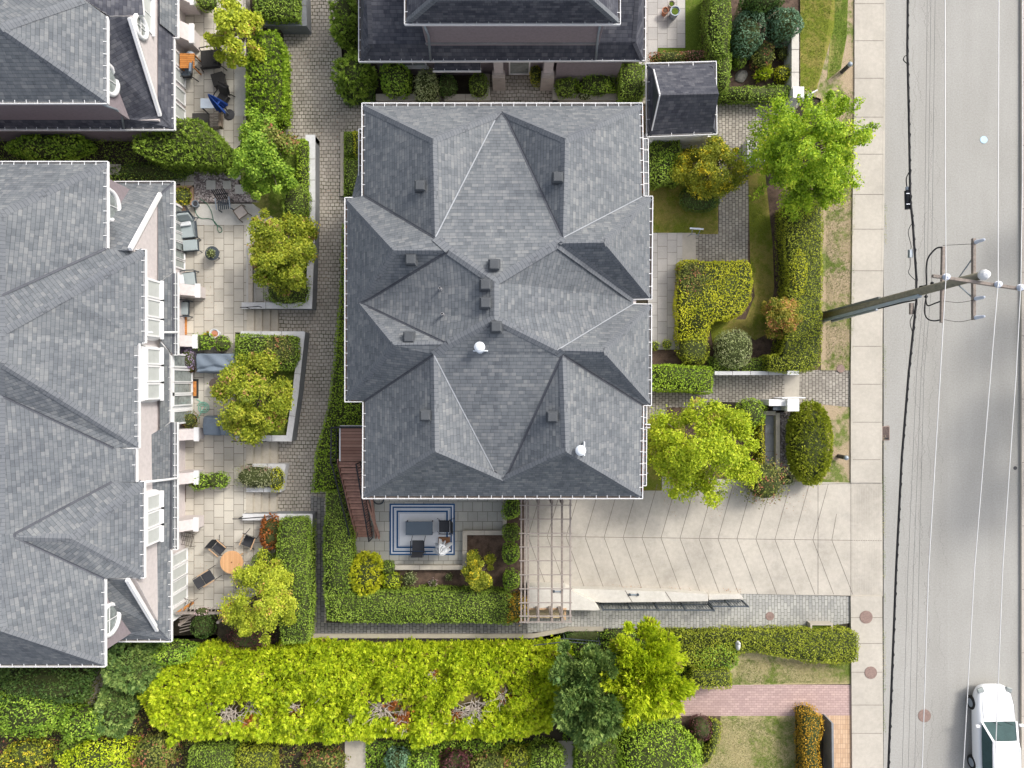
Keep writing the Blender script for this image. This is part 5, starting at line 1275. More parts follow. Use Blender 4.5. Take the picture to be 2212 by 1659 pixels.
# south boundary
SEED[0] = 400
cedar = [(288, 1500), (302, 1462), (332, 1440), (366, 1427), (402, 1406), (435, 1399), (560, 1405), (680, 1400), (800, 1403), (1000, 1401), (1120, 1399), (1210, 1401), (1238, 1422), (1234, 1470), (1211, 1500), (1207, 1558), (1192, 1596), (1120, 1608), (980, 1612), (800, 1608), (640, 1622), (500, 1614), (382, 1608), (332, 1588), (300, 1548)]
def cedar_row():
    h = 1.7; t = thing('cedar_hedge', 'huge chartreuse golden cedar hedge with bare brown patches along the south boundary', 'hedge', tuple(W(750, 1500, 0)))
    P = [tuple(W(x, y, h)[:2]) for x, y in cedar]; A = np.array(P); mn, mx = A.min(0), A.max(0)
    n = 40000; xy = RNG.uniform(mn, mx, (n, 2)); wob = np.column_stack([wav(np.column_stack([xy, xy[:, :1] * 0]), 51, 1.5), wav(np.column_stack([xy, xy[:, :1] * 0]), 52, 1.5)]) * .22; xy = xy[inpoly(xy[:, 0] + wob[:, 0], xy[:, 1] + wob[:, 1], P)]
    D = np.full(len(xy), 9.0); Pn = A
    for i in range(len(P)):
        p, q = A[i], A[(i + 1) % len(P)]; e = q - p; tt = np.clip(((xy - p) @ e) / (e @ e), 0, 1)
        D = np.minimum(D, np.linalg.norm(xy - (p + tt[:, None] * e), axis=1))
    z = h - .75 * (1 - np.clip(D / 1.1, 0, 1)) ** 2
    c = np.column_stack([xy, z]); c[:, 2] += wav(c * np.array([1, 1, 0]), 5, 1.3) * .42 + wav(c * np.array([1, 1, 0]), 9, 3.4) * .16 - RNG.exponential(.17, len(c))
    holes = [(500, 1540, 34), (540, 1522, 24), (640, 1528, 20), (828, 1530, 42), (866, 1554, 28), (990, 1542, 30), (1025, 1526, 36), (1088, 1502, 18), (760, 1545, 13), (935, 1450, 8), (700, 1500, 8), (455, 1520, 9)]
    keep = np.ones(len(c), bool)
    for x, y, r_ in holes:
        w = np.array(W(x, y, h)[:2]); d = np.linalg.norm((c[:, :2] - w) * np.array([1, 1.35]), axis=1) / sc(r_, h); keep &= (d + RNG.normal(0, .22, len(d))) > .9
    c = c[keep]
    up = np.column_stack([RNG.normal(0, .75, len(c)), RNG.normal(0, .75, len(c)) , np.full(len(c), .75)])
    out = (c[:, :2] - A.mean(0)); up[:, 1] += np.sign(out[:, 1]) * np.clip(abs(out[:, 1]) / 2.2, 0, 1) ** 3 * .9
    v1, f1 = spray_arrays(c, up, .185, K=6, spread=.95, width=.34)
    # sides
    cs = []; ds = []
    for i in range(len(P)):
        p, q = A[i], A[(i + 1) % len(P)]; e = q - p; l = np.linalg.norm(e); m = int(l * 1.4 * 110)
        o = np.array([-e[1], e[0]]) / l
        if ((p + q) / 2 + o * .1 - A.mean(0)) @ o < 0: o = -o
        tt = RNG.uniform(0, 1, m)[:, None]; zz = RNG.uniform(.25, h - .35, m)
        cc = np.column_stack([p + tt * e - o * .30, zz]); cs.append(cc); ds.append(np.column_stack([np.tile(o, (m, 1)) + RNG.normal(0, .4, (m, 2)), RNG.uniform(0, .9, m)]))
    v2, f2 = spray_arrays(np.concatenate(cs), np.concatenate(ds), .25, K=5, spread=.8, width=.34)
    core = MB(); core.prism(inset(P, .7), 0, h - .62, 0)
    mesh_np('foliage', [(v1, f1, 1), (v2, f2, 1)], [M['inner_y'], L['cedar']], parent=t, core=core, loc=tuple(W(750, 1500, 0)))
    r = random.Random(4)
    for x, y, r_ in holes:
        tw = MB()
        for k in range(int(6 + r_ * .9)):
            a = r.uniform(0, 6.28); b = W(x + r.uniform(-.3, .3) * r_, y + r.uniform(-.3, .3) * r_, h - .45); L_ = sc(r_, h) * r.uniform(.5, 1.2)
            e = b + Vector((math.cos(a) * L_, math.sin(a) * L_ * .8, r.uniform(.05, .4)))
            mid = (b + e) / 2 + Vector((r.uniform(-.08, .08), r.uniform(-.08, .08), .1))
            tw.tube([b, mid, e], [.026, .018, .006], 4)
            if r.random() < .7: tw.tube([mid, mid + (e - b) * .35 + Vector((r.uniform(-.2, .2), r.uniform(-.2, .2), .05))], [.014, .006], 4)
        tw.build('dead_branches', M['twig'], t, world=True)
    rs = []
    for x, y, r_ in ((868, 1556, 22), (845, 1520, 12), (985, 1548, 16), (935, 1450, 8), (1098, 1512, 12), (640, 1540, 10), (540, 1556, 14)):
        m = int(r_ * 12); w = np.array(W(x, y, h - .35)); rs.append(w + RNG.normal(0, 1, (m, 3)) * np.array([sc(r_, h) * .5, sc(r_, h) * .4, .1]))
    rs = np.concatenate(rs); v3, f3 = spray_arrays(rs, RNG.normal(size=rs.shape) + np.array([0, 0, .6]), .16, K=4, width=.3)
    mesh_np('browned_foliage', [(v3, f3, 0)], [L['copper']], parent=t, loc=tuple(W(750, 1500, 0)))
cedar_row()
tree('dark half bare conifer between the golden hedge and the lime tree', 1280, 1500, 76, 100, 4.6, 'cedar_dark', clumps=46, n=5200, leaf=.17, spray=True, csize=.24, trunk=.12)
tree('yellow green feathery tree beside the brick drive', 1400, 1470, 90, 96, 5.0, 'cedar', clumps=56, n=5600, leaf=.17, spray=True, csize=.22, stretch=1.25, trunk=.12)
hedge('long clipped boundary hedge reaching over the pavement at the bottom right', [(1420, 1370), (1560, 1366), (1700, 1364), (1830, 1364), (1855, 1370), (1858, 1400), (1855, 1430), (1832, 1437), (1760, 1433), (1700, 1424), (1640, 1412), (1600, 1412), (1585, 1436), (1500, 1442), (1450, 1430)], .85, 'hedge_o', 0, leaf=.085, dens=420, lump=.06, rnd=.12, group='bottom right garden hedges')
bush('loose leafy end of the boundary hedge beside the feathery tree', 1545, 1418, 52, 34, 1.0, 'laurel', 0, leaf=.10, lump=.15)
hedge('smaller clipped hedge block just above the brick drive', [(1500, 1452), (1575, 1448), (1583, 1462), (1580, 1489), (1530, 1490), (1488, 1484)], 1.2, 'hedge_o', 0, leaf=.08, group='bottom right garden hedges')
bush('large bright sloping hedge dome at the bottom edge', 1420, 1640, 92, 86, 2.2, 'hedge_b', 0, leaf=.095, lump=.05, dens=330, rz=-.5)
bush('small round green ball beside the purple ball shrub', 1452, 1562, 20, 15, .9, 'hedge', 0, leaf=.07, lump=.05)
bush('round purple leaved ball shrub below the brick drive', 1514, 1573, 24, 25, 1.2, 'purple', 0, leaf=.07, lump=.04)
hedge('tiny angled olive hedge left of the purple ball', [(1478, 1588), (1522, 1602), (1518, 1625), (1500, 1632), (1474, 1600)], .8, 'hedge', 0, leaf=.07, group='bottom right garden hedges')
hedge('narrow curved hedge right of the purple ball', [(1538, 1564), (1560, 1570), (1555, 1610), (1535, 1652), (1515, 1660), (1512, 1640), (1535, 1610)], .9, 'hedge_o', 0, leaf=.07, group='bottom right garden hedges')
hedge('flat topped pale hedge at the bottom edge left of the sloping dome', [(1245, 1600), (1300, 1598), (1335, 1610), (1350, 1700), (1245, 1700)], 1.6, 'hedge', 0, leaf=.09, group='bottom edge hedges', spray=True, dens=150)
hedge('bright orange leaved hedge beside the stone entrance slab', [(1735, 1548), (1755, 1543), (1778, 1549), (1778, 1580), (1770, 1620), (1782, 1700), (1738, 1700), (1736, 1620)], 1.2, 'orange', 0, leaf=.08, lump=.1)
# wild south west corner
bush('dark evergreen mass at the corner of the left house', 292, 1436, 66, 46, 2.4, 'cedar_dark', 0, leaf=.13, spray=True, dens=230, lump=.2)
bush('glossy green shrub strip below the left house gutter', 380, 1410, 52, 22, 2.0, 'laurel', 0, leaf=.12, lump=.2)
bush('dark leafy shrub touching the left house south gutter', 95, 1475, 110, 44, 2.6, 'dark', 0, leaf=.12, lump=.2)
bush('dark shaded shrub right of the narrow garden path', 250, 1530, 40, 62, 2.0, 'cedar_dark', 0, leaf=.12, spray=True, dens=230, lump=.2)
for (x, y, rx, ry, h, mt, t) in [(65, 1530, 84, 56, 2.6, 'laurel', 'large glossy fatsia like shrub at the left frame edge'), (190, 1560, 52, 36, 2.2, 'laurel', 'second glossy leaved shrub right of the narrow garden path'),
        (140, 1540, 30, 30, 1.8, 'laurel', 'small glossy leaved shrub linking the two large ones'), (60, 1630, 46, 30, 1.3, 'yellowflower', 'yellowing shrub at the bottom left corner'), (160, 1620, 34, 26, 1.0, 'hedge', 'low dark shrub beside the narrow garden path'),
        (215, 1640, 78, 42, 2.0, 'cedar', 'lime feathery shrub at the bottom edge below the dark evergreen'), (335, 1625, 46, 34, 1.6, 'olive', 'reddish flowering shrub at the bottom edge'),
        (860, 1645, 28, 24, 1.4, 'blue', 'blue green shrub at the bottom edge under the golden hedge'), (915, 1648, 34, 22, 1.3, 'laurel', 'bright glossy shrub right of the blue green one'),
        (985, 1650, 36, 26, 1.4, 'purple', 'dusky purple shrub at the bottom edge'), (700, 1645, 46, 24, 1.3, 'olive', 'shrub with pale round flower heads at the bottom edge'),
        (1060, 1655, 44, 26, 1.5, 'olive', 'brown tinged shrub at the bottom edge'), (1180, 1640, 42, 34, 1.6, 'hedge', 'dark clipped shrub left of the narrow bottom path'), (1120, 1640, 34, 26, 1.3, 'hedge_o', 'olive shrub at the bottom edge beside the dark clipped one')]:
    bush(t, x, y, rx, ry, h, mt, 0, leaf=.12, lump=.22, loose=.06)
hedge('left one of the two clipped hedges at the bottom edge', [(405, 1622), (498, 1620), (500, 1700), (400, 1700)], 1.4, 'hedge', 0, leaf=.09, group='bottom edge hedges')
hedge('right one of the two clipped hedges at the bottom edge', [(508, 1625), (585, 1628), (585, 1700), (508, 1700)], 1.3, 'hedge_o', 0, leaf=.09, group='bottom edge hedges')
# trees across the road whose shade reaches the asphalt
for i, (x, y, r_, h) in enumerate(((2600, 715, 92, 8), (2592, 912, 96, 8), (2630, 505, 80, 8), (2656, 275, 66, 8))):
    tree(('second', 'lowest', 'third', 'uppermost')[i] + ' street tree across the road, outside the picture', x, y, r_, r_ * .8, h, 'maple', clumps=30, n=1700, leaf=.3, group='street trees across the road', trunk=.14, name='street_tree', crown_z=.74)

bush('dark ivy tumbling behind the kerb near the pergola', 1262, 1374, 48, 12, .35, 'dark', 0, leaf=.08, name='ivy', cat='ivy', loose=.15, lump=.25)
bush('ivy and leaf clumps between the kerb and the feathery tree', 1340, 1372, 42, 12, .5, 'laurel', 0, leaf=.08, name='ivy', cat='ivy', loose=.15, lump=.25)
# leaves caught in the house gutters
for (x0, y0, x1, y1, n, t) in ((1387, 230, 1389, 418, 260, 'leaf debris lying in the upper east gutter of the main house'), (1405, 880, 1388, 1070, 0, ''), (1389, 885, 1387, 1065, 300, 'leaf debris lying in the lower east gutter of the main house'), (748, 440, 748, 860, 160, 'leaf debris lying in the west gutter of the main house')):
    if not n: continue
    p, q = np.array(W(x0, y0, E0 - .06)), np.array(W(x1, y1, E0 - .06)); k = RNG.uniform(0, 1, (n, 1)) ; c = p + (q - p) * k + RNG.normal(0, 1, (n, 3)) * np.array([.03, 0, .006])
    v, f = leaf_arrays(c, np.tile([0, 0, 1.0], (n, 1)), .06, .5, jit=.3); setp(mesh_np('gutter_leaves', [(v, f, 0)], [L['copper']], loc=tuple(p)), t, kind='stuff')

def cover(label, poly, n, mat, z=.12, size=.13):
    P = [tuple(W(x, y, z)[:2]) for x, y in poly]; A = np.array(P); mn, mx = A.min(0), A.max(0)
    xy = RNG.uniform(mn, mx, (n, 2)); xy = xy[inpoly(xy[:, 0], xy[:, 1], P)]
    c = np.column_stack([xy, RNG.uniform(.02, z * 2, len(xy))]); v, f = leaf_arrays(c, np.tile([0, 0, 1.0], (len(c), 1)), size, .5, jit=.9)
    return setp(mesh_np('ground_cover', [(v, f, 0)], [L[mat]], loc=(A.mean(0)[0], A.mean(0)[1], 0)), label, kind='stuff')
cover('mixed leafy ground cover in the garden along the bottom edge', [(-40, 1442), (150, 1442), (245, 1445), (330, 1395), (400, 1390), (400, 1600), (740, 1610), (740, 1700), (-40, 1700)], 16000, 'olive')
cover('dark leafy ground cover under the hedges at the bottom edge', [(790, 1600), (1200, 1598), (1200, 1700), (790, 1700)], 7000, 'laurel')
cover('leafy ground cover under the feathery trees', [(1215, 1385), (1480, 1385), (1500, 1450), (1480, 1478), (1350, 1545), (1440, 1600), (1215, 1600)], 9000, 'laurel')
cover('low weeds and moss in the shaded side garden of the left houses', [(-20, 300), (500, 300), (415, 350), (415, 395), (-20, 395)], 9000, 'hedge', z=HP - .02, size=.09)
# ------------------------------------------------------------------ furniture and garden things (local +y is the front)
def at(x, y, h=HP): 
    p = W(x, y, h); return (p.x, p.y, p.z)
def facing(p, q): return math.atan2(-(q[0] - p[0]), q[1] - p[1])
def sling_chair(label, loc, rz, group, w=.56, d=.56, wood=True, seatmat='sling', nm='sling_chair'):
    t = thing(nm, label, 'chair', loc, rz, group)
    m = MB(); m.box((0, .02, .43), (w - .08, d - .06, .02)); m.build('seat', M[seatmat], t, bevel=.006)
    m = MB(); m.beam((0, -d / 2 + .02, .45), (0, -d / 2 - .14, .92), w - .08, .02, up=(0, -1, .3)); m.build('backrest', M[seatmat], t)
    for s in (-1, 1):
        m = MB(); m.beam((s * w / 2, -d / 2 - .02, .64), (s * w / 2, d / 2, .62), .045, .022); m.build('armrest', M['armwood' if wood and 'armwood' in M else 'blackmetal'], t)
        m = MB(); m.tube([(s * w / 2, d / 2 + .12, .01), (s * w / 2, d / 2 - .04, .43), (s * w / 2, d / 2 - .1, .62)], .013, 6); m.build('leg', M['blackmetal'], t)
        m = MB(); m.tube([(s * w / 2, -d / 2 - .16, .01), (s * w / 2, -d / 2 + .06, .43), (s * w / 2, -d / 2 - .12, .92)], .013, 6); m.build('leg', M['blackmetal'], t)
    m = MB(); m.tube([(-w / 2, 0, .40), (w / 2, 0, .40)], .011, 6); m.build('stretcher', M['blackmetal'], t)
    return t
M['armwood'] = plain('pale_arm_wood', (.52, .34, .2), .7, var=.15)
def round_table(label, loc, r, mat, h=.73, nm='round_table', slats=True, leg='armwood'):
    t = thing(nm, label, 'table', loc)
    m = MB(); m.lathe((0, 0, h - .03), [(r * .96, 0), (r, .008), (r, .028), (r * .985, .034)], 36); m.build('table_top', M[mat], t)
    for k in range(4):
        a = R(45 + 90 * k); m = MB(); m.beam((math.cos(a) * r * .62, math.sin(a) * r * .62, 0), (math.cos(a) * r * .5, math.sin(a) * r * .5, h - .03), .05, .05); m.build('leg', M[leg], t)
    m = MB(); m.lathe((0, 0, h + .005), [(.035, 0), (.03, .012)], 12); m.build('parasol_hole_cap', M['mat_brown'], t)
    return t
M['roundteak'] = brick('slatted_round_top', (.60, .33, .16), (.70, .42, .22), (.34, .17, .07), 5, .065, R(90), .006, wob=0, stain=.3)
tc = at(500.3, 1214.8, HP + .73)
round_table('round slatted orange wooden table on the lowest terrace', (tc[0], tc[1], HP), .535, 'roundteak')
GS = 'black sling chairs round the wooden table'
for (x, y, tx) in ((473, 1183, 'upper left chair at the round wooden table'), (537, 1169, 'chair pulled away to the upper right of the round wooden table'), (448, 1247, 'lower left chair at the round wooden table'), (520, 1243, 'lower right chair tucked under the round wooden table beside the tree')):
    p = at(x, y, HP + .45); p = (p[0], p[1], HP); q = tc
    rz = facing(p, q)
    sling_chair('black sling ' + tx, p, rz + (.25 if x == 537 else 0), GS)
def wire_chair(label, loc, rz, group):
    t = thing('wire_chair', label, 'chair', loc, rz, group); w, d = .6, .58
    m = MB()
    for k in range(6): x = -w / 2 + .05 + k * (w - .1) / 5; m.tube([(x, -d / 2, .42), (x, d / 2, .44)], .008, 5)
    for k in range(4): y = -d / 2 + k * d / 3; m.tube([(-w / 2 + .04, y, .43), (w / 2 - .04, y, .43)], .008, 5)
    m.tube([(-w / 2, -d / 2, .43), (-w / 2, d / 2, .44), (w / 2, d / 2, .44), (w / 2, -d / 2, .43), (-w / 2, -d / 2, .43)], .014, 6); m.build('seat', M['bronze'], t)
    m = MB(); arc = [(-w / 2 * math.cos(a), -d / 2 - .12 - .06 * math.sin(a), .45 + .48 * math.sin(a) ** .6 if a not in (0,) else .45) for a in [math.pi * k / 10 for k in range(11)]]
    m.tube(arc, .013, 6)
    for k in range(1, 8): x = -w / 2 + w * k / 8; m.tube([(x, -d / 2, .44), (x, -d / 2 - .16, .86)], .007, 5)
    m.build('backrest', M['bronze'], t)
    for s in (-1, 1):
        m = MB(); m.tube([(s * w / 2, -d / 2 - .1, .66), (s * (w / 2 + .05), 0, .66), (s * (w / 2 + .02), d / 2, .62), (s * w / 2, d / 2, .44)], .013, 6); m.build('armrest', M['bronze'], t)
        for yy in (-1, 1): m = MB(); m.tube([(s * w / 2, yy * d / 2, .43), (s * (w / 2 + .04), yy * (d / 2 + .06), .0)], .012, 6); m.build('leg', M['bronze'], t)
    return t
M['bronze'] = plain('bronze_metal', (.10, .085, .07), .5, .4)
wire_chair('bronze wire armchair under the wing wall beside the lowest terrace', at(412, 1160), 2.9, 'bronze wire armchairs')
wire_chair('bronze wire armchair by the trellis at the bottom of the terrace', at(406, 1300), -.45, 'bronze wire armchairs')
def lounge_chair(label, loc, rz, group, cmat='greyfabric', fmat='darkmetal', w=.72, d=.74, nm='lounge_chair', pillow=True):
    t = thing(nm, label, 'chair', loc, rz, group)
    m = MB(); m.box((0, 0, .36), (w - .12, d - .06, .14)); m.build('seat_cushion', M[cmat], t, bevel=.04)
    m = MB(); m.beam((0, -d / 2 + .02, .42), (0, -d / 2 - .22, .92), w - .12, .13, up=(0, -1, .4)); m.build('back_cushion', M[cmat], t, bevel=.04)
    m = MB(); m.beam((0, -d / 2 - .06, .36), (0, -d / 2 - .31, .94), w, .04, up=(0, -1, .4)); m.box((0, 0, .27), (w, d, .04)); m.build('frame', M[fmat], t)
    for s in (-1, 1):
        m = MB(); m.tube([(s * w / 2, d / 2 + .04, 0), (s * (w / 2 + .02), d / 2 - .02, .5), (s * (w / 2 + .03), 0, .58), (s * w / 2, -d / 2 - .1, .56), (s * w / 2, -d / 2 - .2, 0)], .026, 6); m.build('armrest', M[fmat], t)
    if pillow:
        m = MB(); m.box((0, -d / 2 + .16, .52), (w * .62, .2, .10), .05); m.build('pillow', M['rugwhite'] if cmat == 'greyfabric' else M[cmat], t, bevel=.04)
    return t
GLc = 'grey cushioned terrace loungers'
lounge_chair('grey cushioned lounger with white pillow and footrest by the house doors', at(412, 500), math.pi + .1, GLc, w=.85, d=.8)
t = thing('footrest', 'grey cushioned footrest below the lounger by the house doors', 'footstool', at(418, 533), .08)
m = MB(); m.box((0, 0, .34), (.66, .5, .11)); m.build('cushion', M['greyfabric'], t, bevel=.03)
m = MB(); m.box((0, 0, .26), (.74, .56, .04)); m.build('frame', M['darkmetal'], t)
for a, b in ((-1, -1), (1, -1), (-1, 1), (1, 1)): m = MB(); m.tube([(a * .34, b * .25, .26), (a * .40, b * .30, 0)], .018, 6); m.build('leg', M['darkmetal'], t)
lounge_chair('grey cushioned armchair with cream pillow between wing wall and terrace', at(413, 606), -1.45, GLc)
lounge_chair('grey cushioned chair half hidden under the eaves below the wing wall', at(398, 668), -1.6, GLc, pillow=False)
# glass side table with plant
p = at(458, 547, HP + .5); t = round_table('small round grey metal table with a plant on it', (p[0], p[1], HP), .33, 'darkmetal', .5, 'side_table', leg='darkmetal')
o = bush('yellowing potted plant standing on the small round grey table', 455, 547, 10, 10, HP + .85, 'vari', HP + .51, leaf=.06, name='table_plant', cat='plant')
# dark lounge set on the upper terrace
lounge_chair('charcoal wicker armchair beside the orange table on the upper terrace', at(460, 134), 2.85 - math.pi * 0 - 1.2, 'charcoal wicker seats', 'charcoal', 'charcoal', w=.88, d=.86, nm='wicker_armchair')
t = thing('ottoman', 'charcoal wicker ottoman just below the armchair on the upper terrace', 'footstool', at(478, 178), .28)
m = MB(); m.box((0, 0, .36), (.58, .6, .1)); m.build('cushion', M['charcoal'], t, bevel=.03)
m = MB(); m.box((0, 0, .19), (.54, .56, .24)); m.build('base', M['darkplastic'], t)
for a, b in ((-1, -1), (1, -1), (-1, 1), (1, 1)): m = MB(); m.box((a * .27, b * .28, .05), (.05, .05, .1)); m.build('foot', M['blackmetal'], t)
def rect_table(label, loc, w, d, h, mat, rz=0, nm='side_table', leg='blackmetal', cat='table', th=.035):
    t = thing(nm, label, cat, loc, rz)
    m = MB(); m.box((0, 0, h - th / 2), (w, d, th)); m.build('table_top', M[mat], t, bevel=.006)
    for a, b in ((-1, -1), (1, -1), (-1, 1), (1, 1)): m = MB(); m.box((a * (w / 2 - .04), b * (d / 2 - .04), (h - th) / 2), (.045, .045, h - th)); m.build('leg', M[leg], t)
    m = MB(); m.box((0, 0, h - th - .035), (w - .1, d - .1, .05)); m.build('apron', M[leg], t)
    return t
p = at(404, 131, HP + .8); rect_table('square orange slatted wooden table against the upper left house', (p[0], p[1], HP), .68, .68, .8, 'teak', leg='teak')
M['greytop'] = plain('pale_grey_top', (.42, .48, .55), .4, var=.08)
p = at(452, 223, HP + .7); rect_table('pale grey rectangular table beside the closed blue parasol', (p[0], p[1], HP), .82, .46, .7, 'greytop')
t = thing('kettle_grill', 'small round charcoal grill between orange table and wicker armchair', 'grill', at(425, 134))
m = MB(); m.lathe((0, 0, .6), [(.02, -.2), (.16, -.12), (.22, 0), (.22, .02)], 18); m.build('bowl', M['blackmetal'], t, smooth=True)
m = MB(); m.lathe((0, 0, .62), [(.22, 0), (.2, .09), (.12, .16), (.02, .18)], 18); m.build('lid', M['galv'], t, smooth=True)
for k in range(3): a = R(90 + 120 * k); m = MB(); m.tube([(math.cos(a) * .12, math.sin(a) * .12, .5), (math.cos(a) * .26, math.sin(a) * .26, 0)], .012, 5); m.build('leg', M['blackmetal'], t)
lounge_chair('blue grey plastic chair just below the orange wooden table', at(409, 162), 1.5, 'blue grey terrace chairs', 'cover', 'darkplastic', w=.55, d=.5, nm='plastic_chair', pillow=False)
lounge_chair('dark panel backed chair behind the closed blue parasol', at(486, 220), 2.6, 'blue grey terrace chairs', 'charcoal', 'charcoal', w=.55, d=.5, nm='dark_chair', pillow=False)
# dark slatted bench by the hedge
t = thing('slatted_armchair', 'dark brown slatted garden seat partly behind the clipped hedge', 'chair', at(458, 266))
m = MB(); m.box((-.35, 0, .4), (.8, .62, .08)); m.build('cushion', M['charcoal'], t, bevel=.02)
for k in range(6): m = MB(); m.box((.32, -.28 + k * .11, .42), (.5, .06, .03)); m.build('slat', M['oldwood'], t)
m = MB(); m.box((.62, 0, .5), (.12, .74, .26)); m.box((-.1, -.36, .32), (1.5, .07, .1)); m.build('frame', M['bark'], t)
# folded parasols
def folded_parasol(label, base, h, mat, r=.3, low=.9, folds=9, rz=0, polemat='galv', basemat='darkplastic', square=True, nm='folded_parasol'):
    t = thing(nm, label, 'parasol', base, rz)
    m = MB(); m.tube([(0, 0, 0), (0, 0, h)], .022, 8); m.build('pole', M[polemat], t)
    m = MB()
    if square: m.box((0, 0, .05), (.55, .55, .1))
    else: m.lathe((0, 0, 0), [(.25, 0), (.25, .06), (.05, .1)], 16)
    m.build('base', M[basemat], t, bevel=.01)
    m = MB(); n = folds * 4; rings = [(low, r), (low + (h - low) * .35, r * .75), (low + (h - low) * .75, r * .42), (h + .02, .03)]
    b = 0; r_ = random.Random(len(label))
    ph = [r_.uniform(.7, 1.25) for _ in range(folds)]
    for z, rr in rings:
        for k in range(n):
            a = 2 * math.pi * k / n; f = k // 4; s = (.42, .85, 1.0, .75)[k % 4] * ph[f]
            q = rr * s; m.v.append((q * math.cos(a), q * math.sin(a), z + (r_.uniform(-.1, .05) if z == low else 0)))
    for i in range(len(rings) - 1):
        for k in range(n): m.f.append((i * n + k, i * n + (k + 1) % n, (i + 1) * n + (k + 1) % n, (i + 1) * n + k)); m.m.append(0)
    m.build('canopy', M[mat], t)
    m = MB(); m.lathe((0, 0, low + (h - low) * .42), [(r * .62, 0), (r * .62, .04)], 14); m.build('strap', M[mat], t)
    return t
folded_parasol('closed blue parasol beside the pale grey table', at(496, 248), 2.35, 'blue', r=.30, low=1.0, square=False)
# slatted chair, square stool, bucket, hose
t = thing('slatted_chair', 'dark slatted reclining chair at the edge of the gravel', 'chair', at(492, 446), .12)
m = MB()
for k in range(7): m.beam((-.28 + k * .09, -.24, .40), (-.28 + k * .09, .22, .40), .045, .02)
m.box((0, 0, .375), (.62, .04, .03)); m.build('seat', M['darkmetal'], t)
m = MB()
for k in range(7): m.beam((-.28 + k * .09, .24, .42), (-.36 + k * .09, .62, .80), .045, .02)
m.beam((-.32, .43, .59), (.3, .43, .59), .04, .03); m.build('backrest', M['blackmetal'], t)
for a in (-1, 1):
    for b in (-1, 1): m = MB(); m.beam((a * .3, b * .24, 0), (a * .3, b * .22, .4), .04, .04); m.build('leg', M['darkmetal'], t)
    m = MB(); m.beam((a * .32, -.26, .58), (a * .32, .28, .6), .05, .03); m.build('armrest', M['galv'], t)
t = thing('square_stool', 'brown framed square mesh stool turned diagonally on the terrace', 'stool', at(527, 463), .62)
m = MB(); m.box((0, 0, .42), (.46, .46, .012)); m.build('mesh_top', M['stonepot'], t)
m = MB()
for a, b in (((-.25, -.25), (.25, -.25)), ((.25, -.25), (.25, .25)), ((.25, .25), (-.25, .25)), ((-.25, .25), (-.25, -.25))): m.beam((a[0], a[1], .43), (b[0], b[1], .43), .035, .035)
m.build('frame', M['bark'], t)
for a, b in ((-1, -1), (1, -1), (-1, 1), (1, 1)): m = MB(); m.beam((a * .25, b * .25, .42), (a * .27, b * .27, 0), .03, .03); m.build('leg', M['bark'], t)
def pot(label, x, y, r, h, mat, soil='soil', z=HP, nm='plant_pot', cat='pot', group=None):
    t = thing(nm, label, cat, at(x, y, z), 0, group); r = r / PX
    m = MB(); m.lathe((0, 0, 0), [(r * .7, 0), (r * .98, h * .9), (r * 1.04, h * .9), (r * 1.04, h), (r * .88, h), (r * .86, h - .06)], 22); m.build('pot_body', M[mat], t, smooth=False)
    m = MB(); m.lathe((0, 0, h - .07), [(r * .86, 0), (r * .5, .025)], 16); m.build('pot_soil', M[soil], t)
    return t
t = pot('grey metal bucket at the corner of the gravel bed', 427, 443, 7, .3, 'galv', 'darkplastic', nm='bucket', cat='bucket')
def hose(label, pts, h, mat, r=.016):
    P = [W(x, y, h) for x, y in pts]; S = []
    for i in range(len(P) - 1):
        p0, p1, p2, p3 = P[max(i - 1, 0)], P[i], P[i + 1], P[min(i + 2, len(P) - 1)]
        for k in range(5):
            t = k / 5; S.append(.5 * ((2 * p1) + (p2 - p0) * t + (2 * p0 - 5 * p1 + 4 * p2 - p3) * t * t + (3 * p1 - p0 - 3 * p2 + p3) * t ** 3))
    S.append(P[-1]); m = MB(); m.tube(S, r, 6); o = m.build('garden_hose', M[mat], smooth=True); origin_to(o, S[0]); return setp(o, label, 'hose')
L2 = lambda zx, zy: (368.6 + .15624 * zx, 259.2 + .15624 * zy)
hose('thin green garden hose looping across the terrace slabs', [L2(*q) for q in ((400, 1085), (500, 1160), (560, 1260), (590, 1380), (620, 1440), (690, 1480), (710, 1530), (680, 1555), (650, 1520), (640, 1450), (560, 1370), (420, 1360), (350, 1290), (335, 1220))], HP + .03, 'hose')
hose('mint green hose coiled in rings beside the grey furniture covers', [(424 + 0, 862), (432, 868)] + [(439 + 14 * math.cos(a) * (1 - .03 * k), 881 + 13 * math.sin(a) * (1 - .03 * k)) for k, a in enumerate([R(200 + 40 * i) for i in range(22)])] + [(430, 898), (426, 905)], HP + .03, 'hose_mint', .02)
# brick edged planter and clutter
t = thing('brick_edged_bed', 'orange brick edging round the small yellow shrub by the left house', 'planter', at(400, 424))
m = MB()
for a, b in (((374, 404), (414, 404)), ((414, 404), (414, 443))): m.beam(Vector(at(*a, HP + .06)) - Vector((0, 0, .05)), Vector(at(*b, HP + .06)) - Vector((0, 0, .05)), .14, .12)
m.build('edging', M['tanbrick'] if 'tanbrick' in M else M['terracotta'], t, world=True)
m = MB(); a, b = at(378, 406), at(411, 441); m.box(((a[0] + b[0]) / 2, (a[1] + b[1]) / 2, HP + .05), (b[0] - a[0], a[1] - b[1], .06)); m.build('bed_soil', M['soil'], t, world=True)
pot('dark round tub of garden clutter by the left house downspout', 400, 459, 14, .45, 'darkplastic', nm='tub', cat='tub')
pot('small terracotta pot beside the dark tub', 386, 455, 7, .3, 'terracotta')
pot('small blue pot behind the dark tub', 383, 446, 5, .28, 'blue')
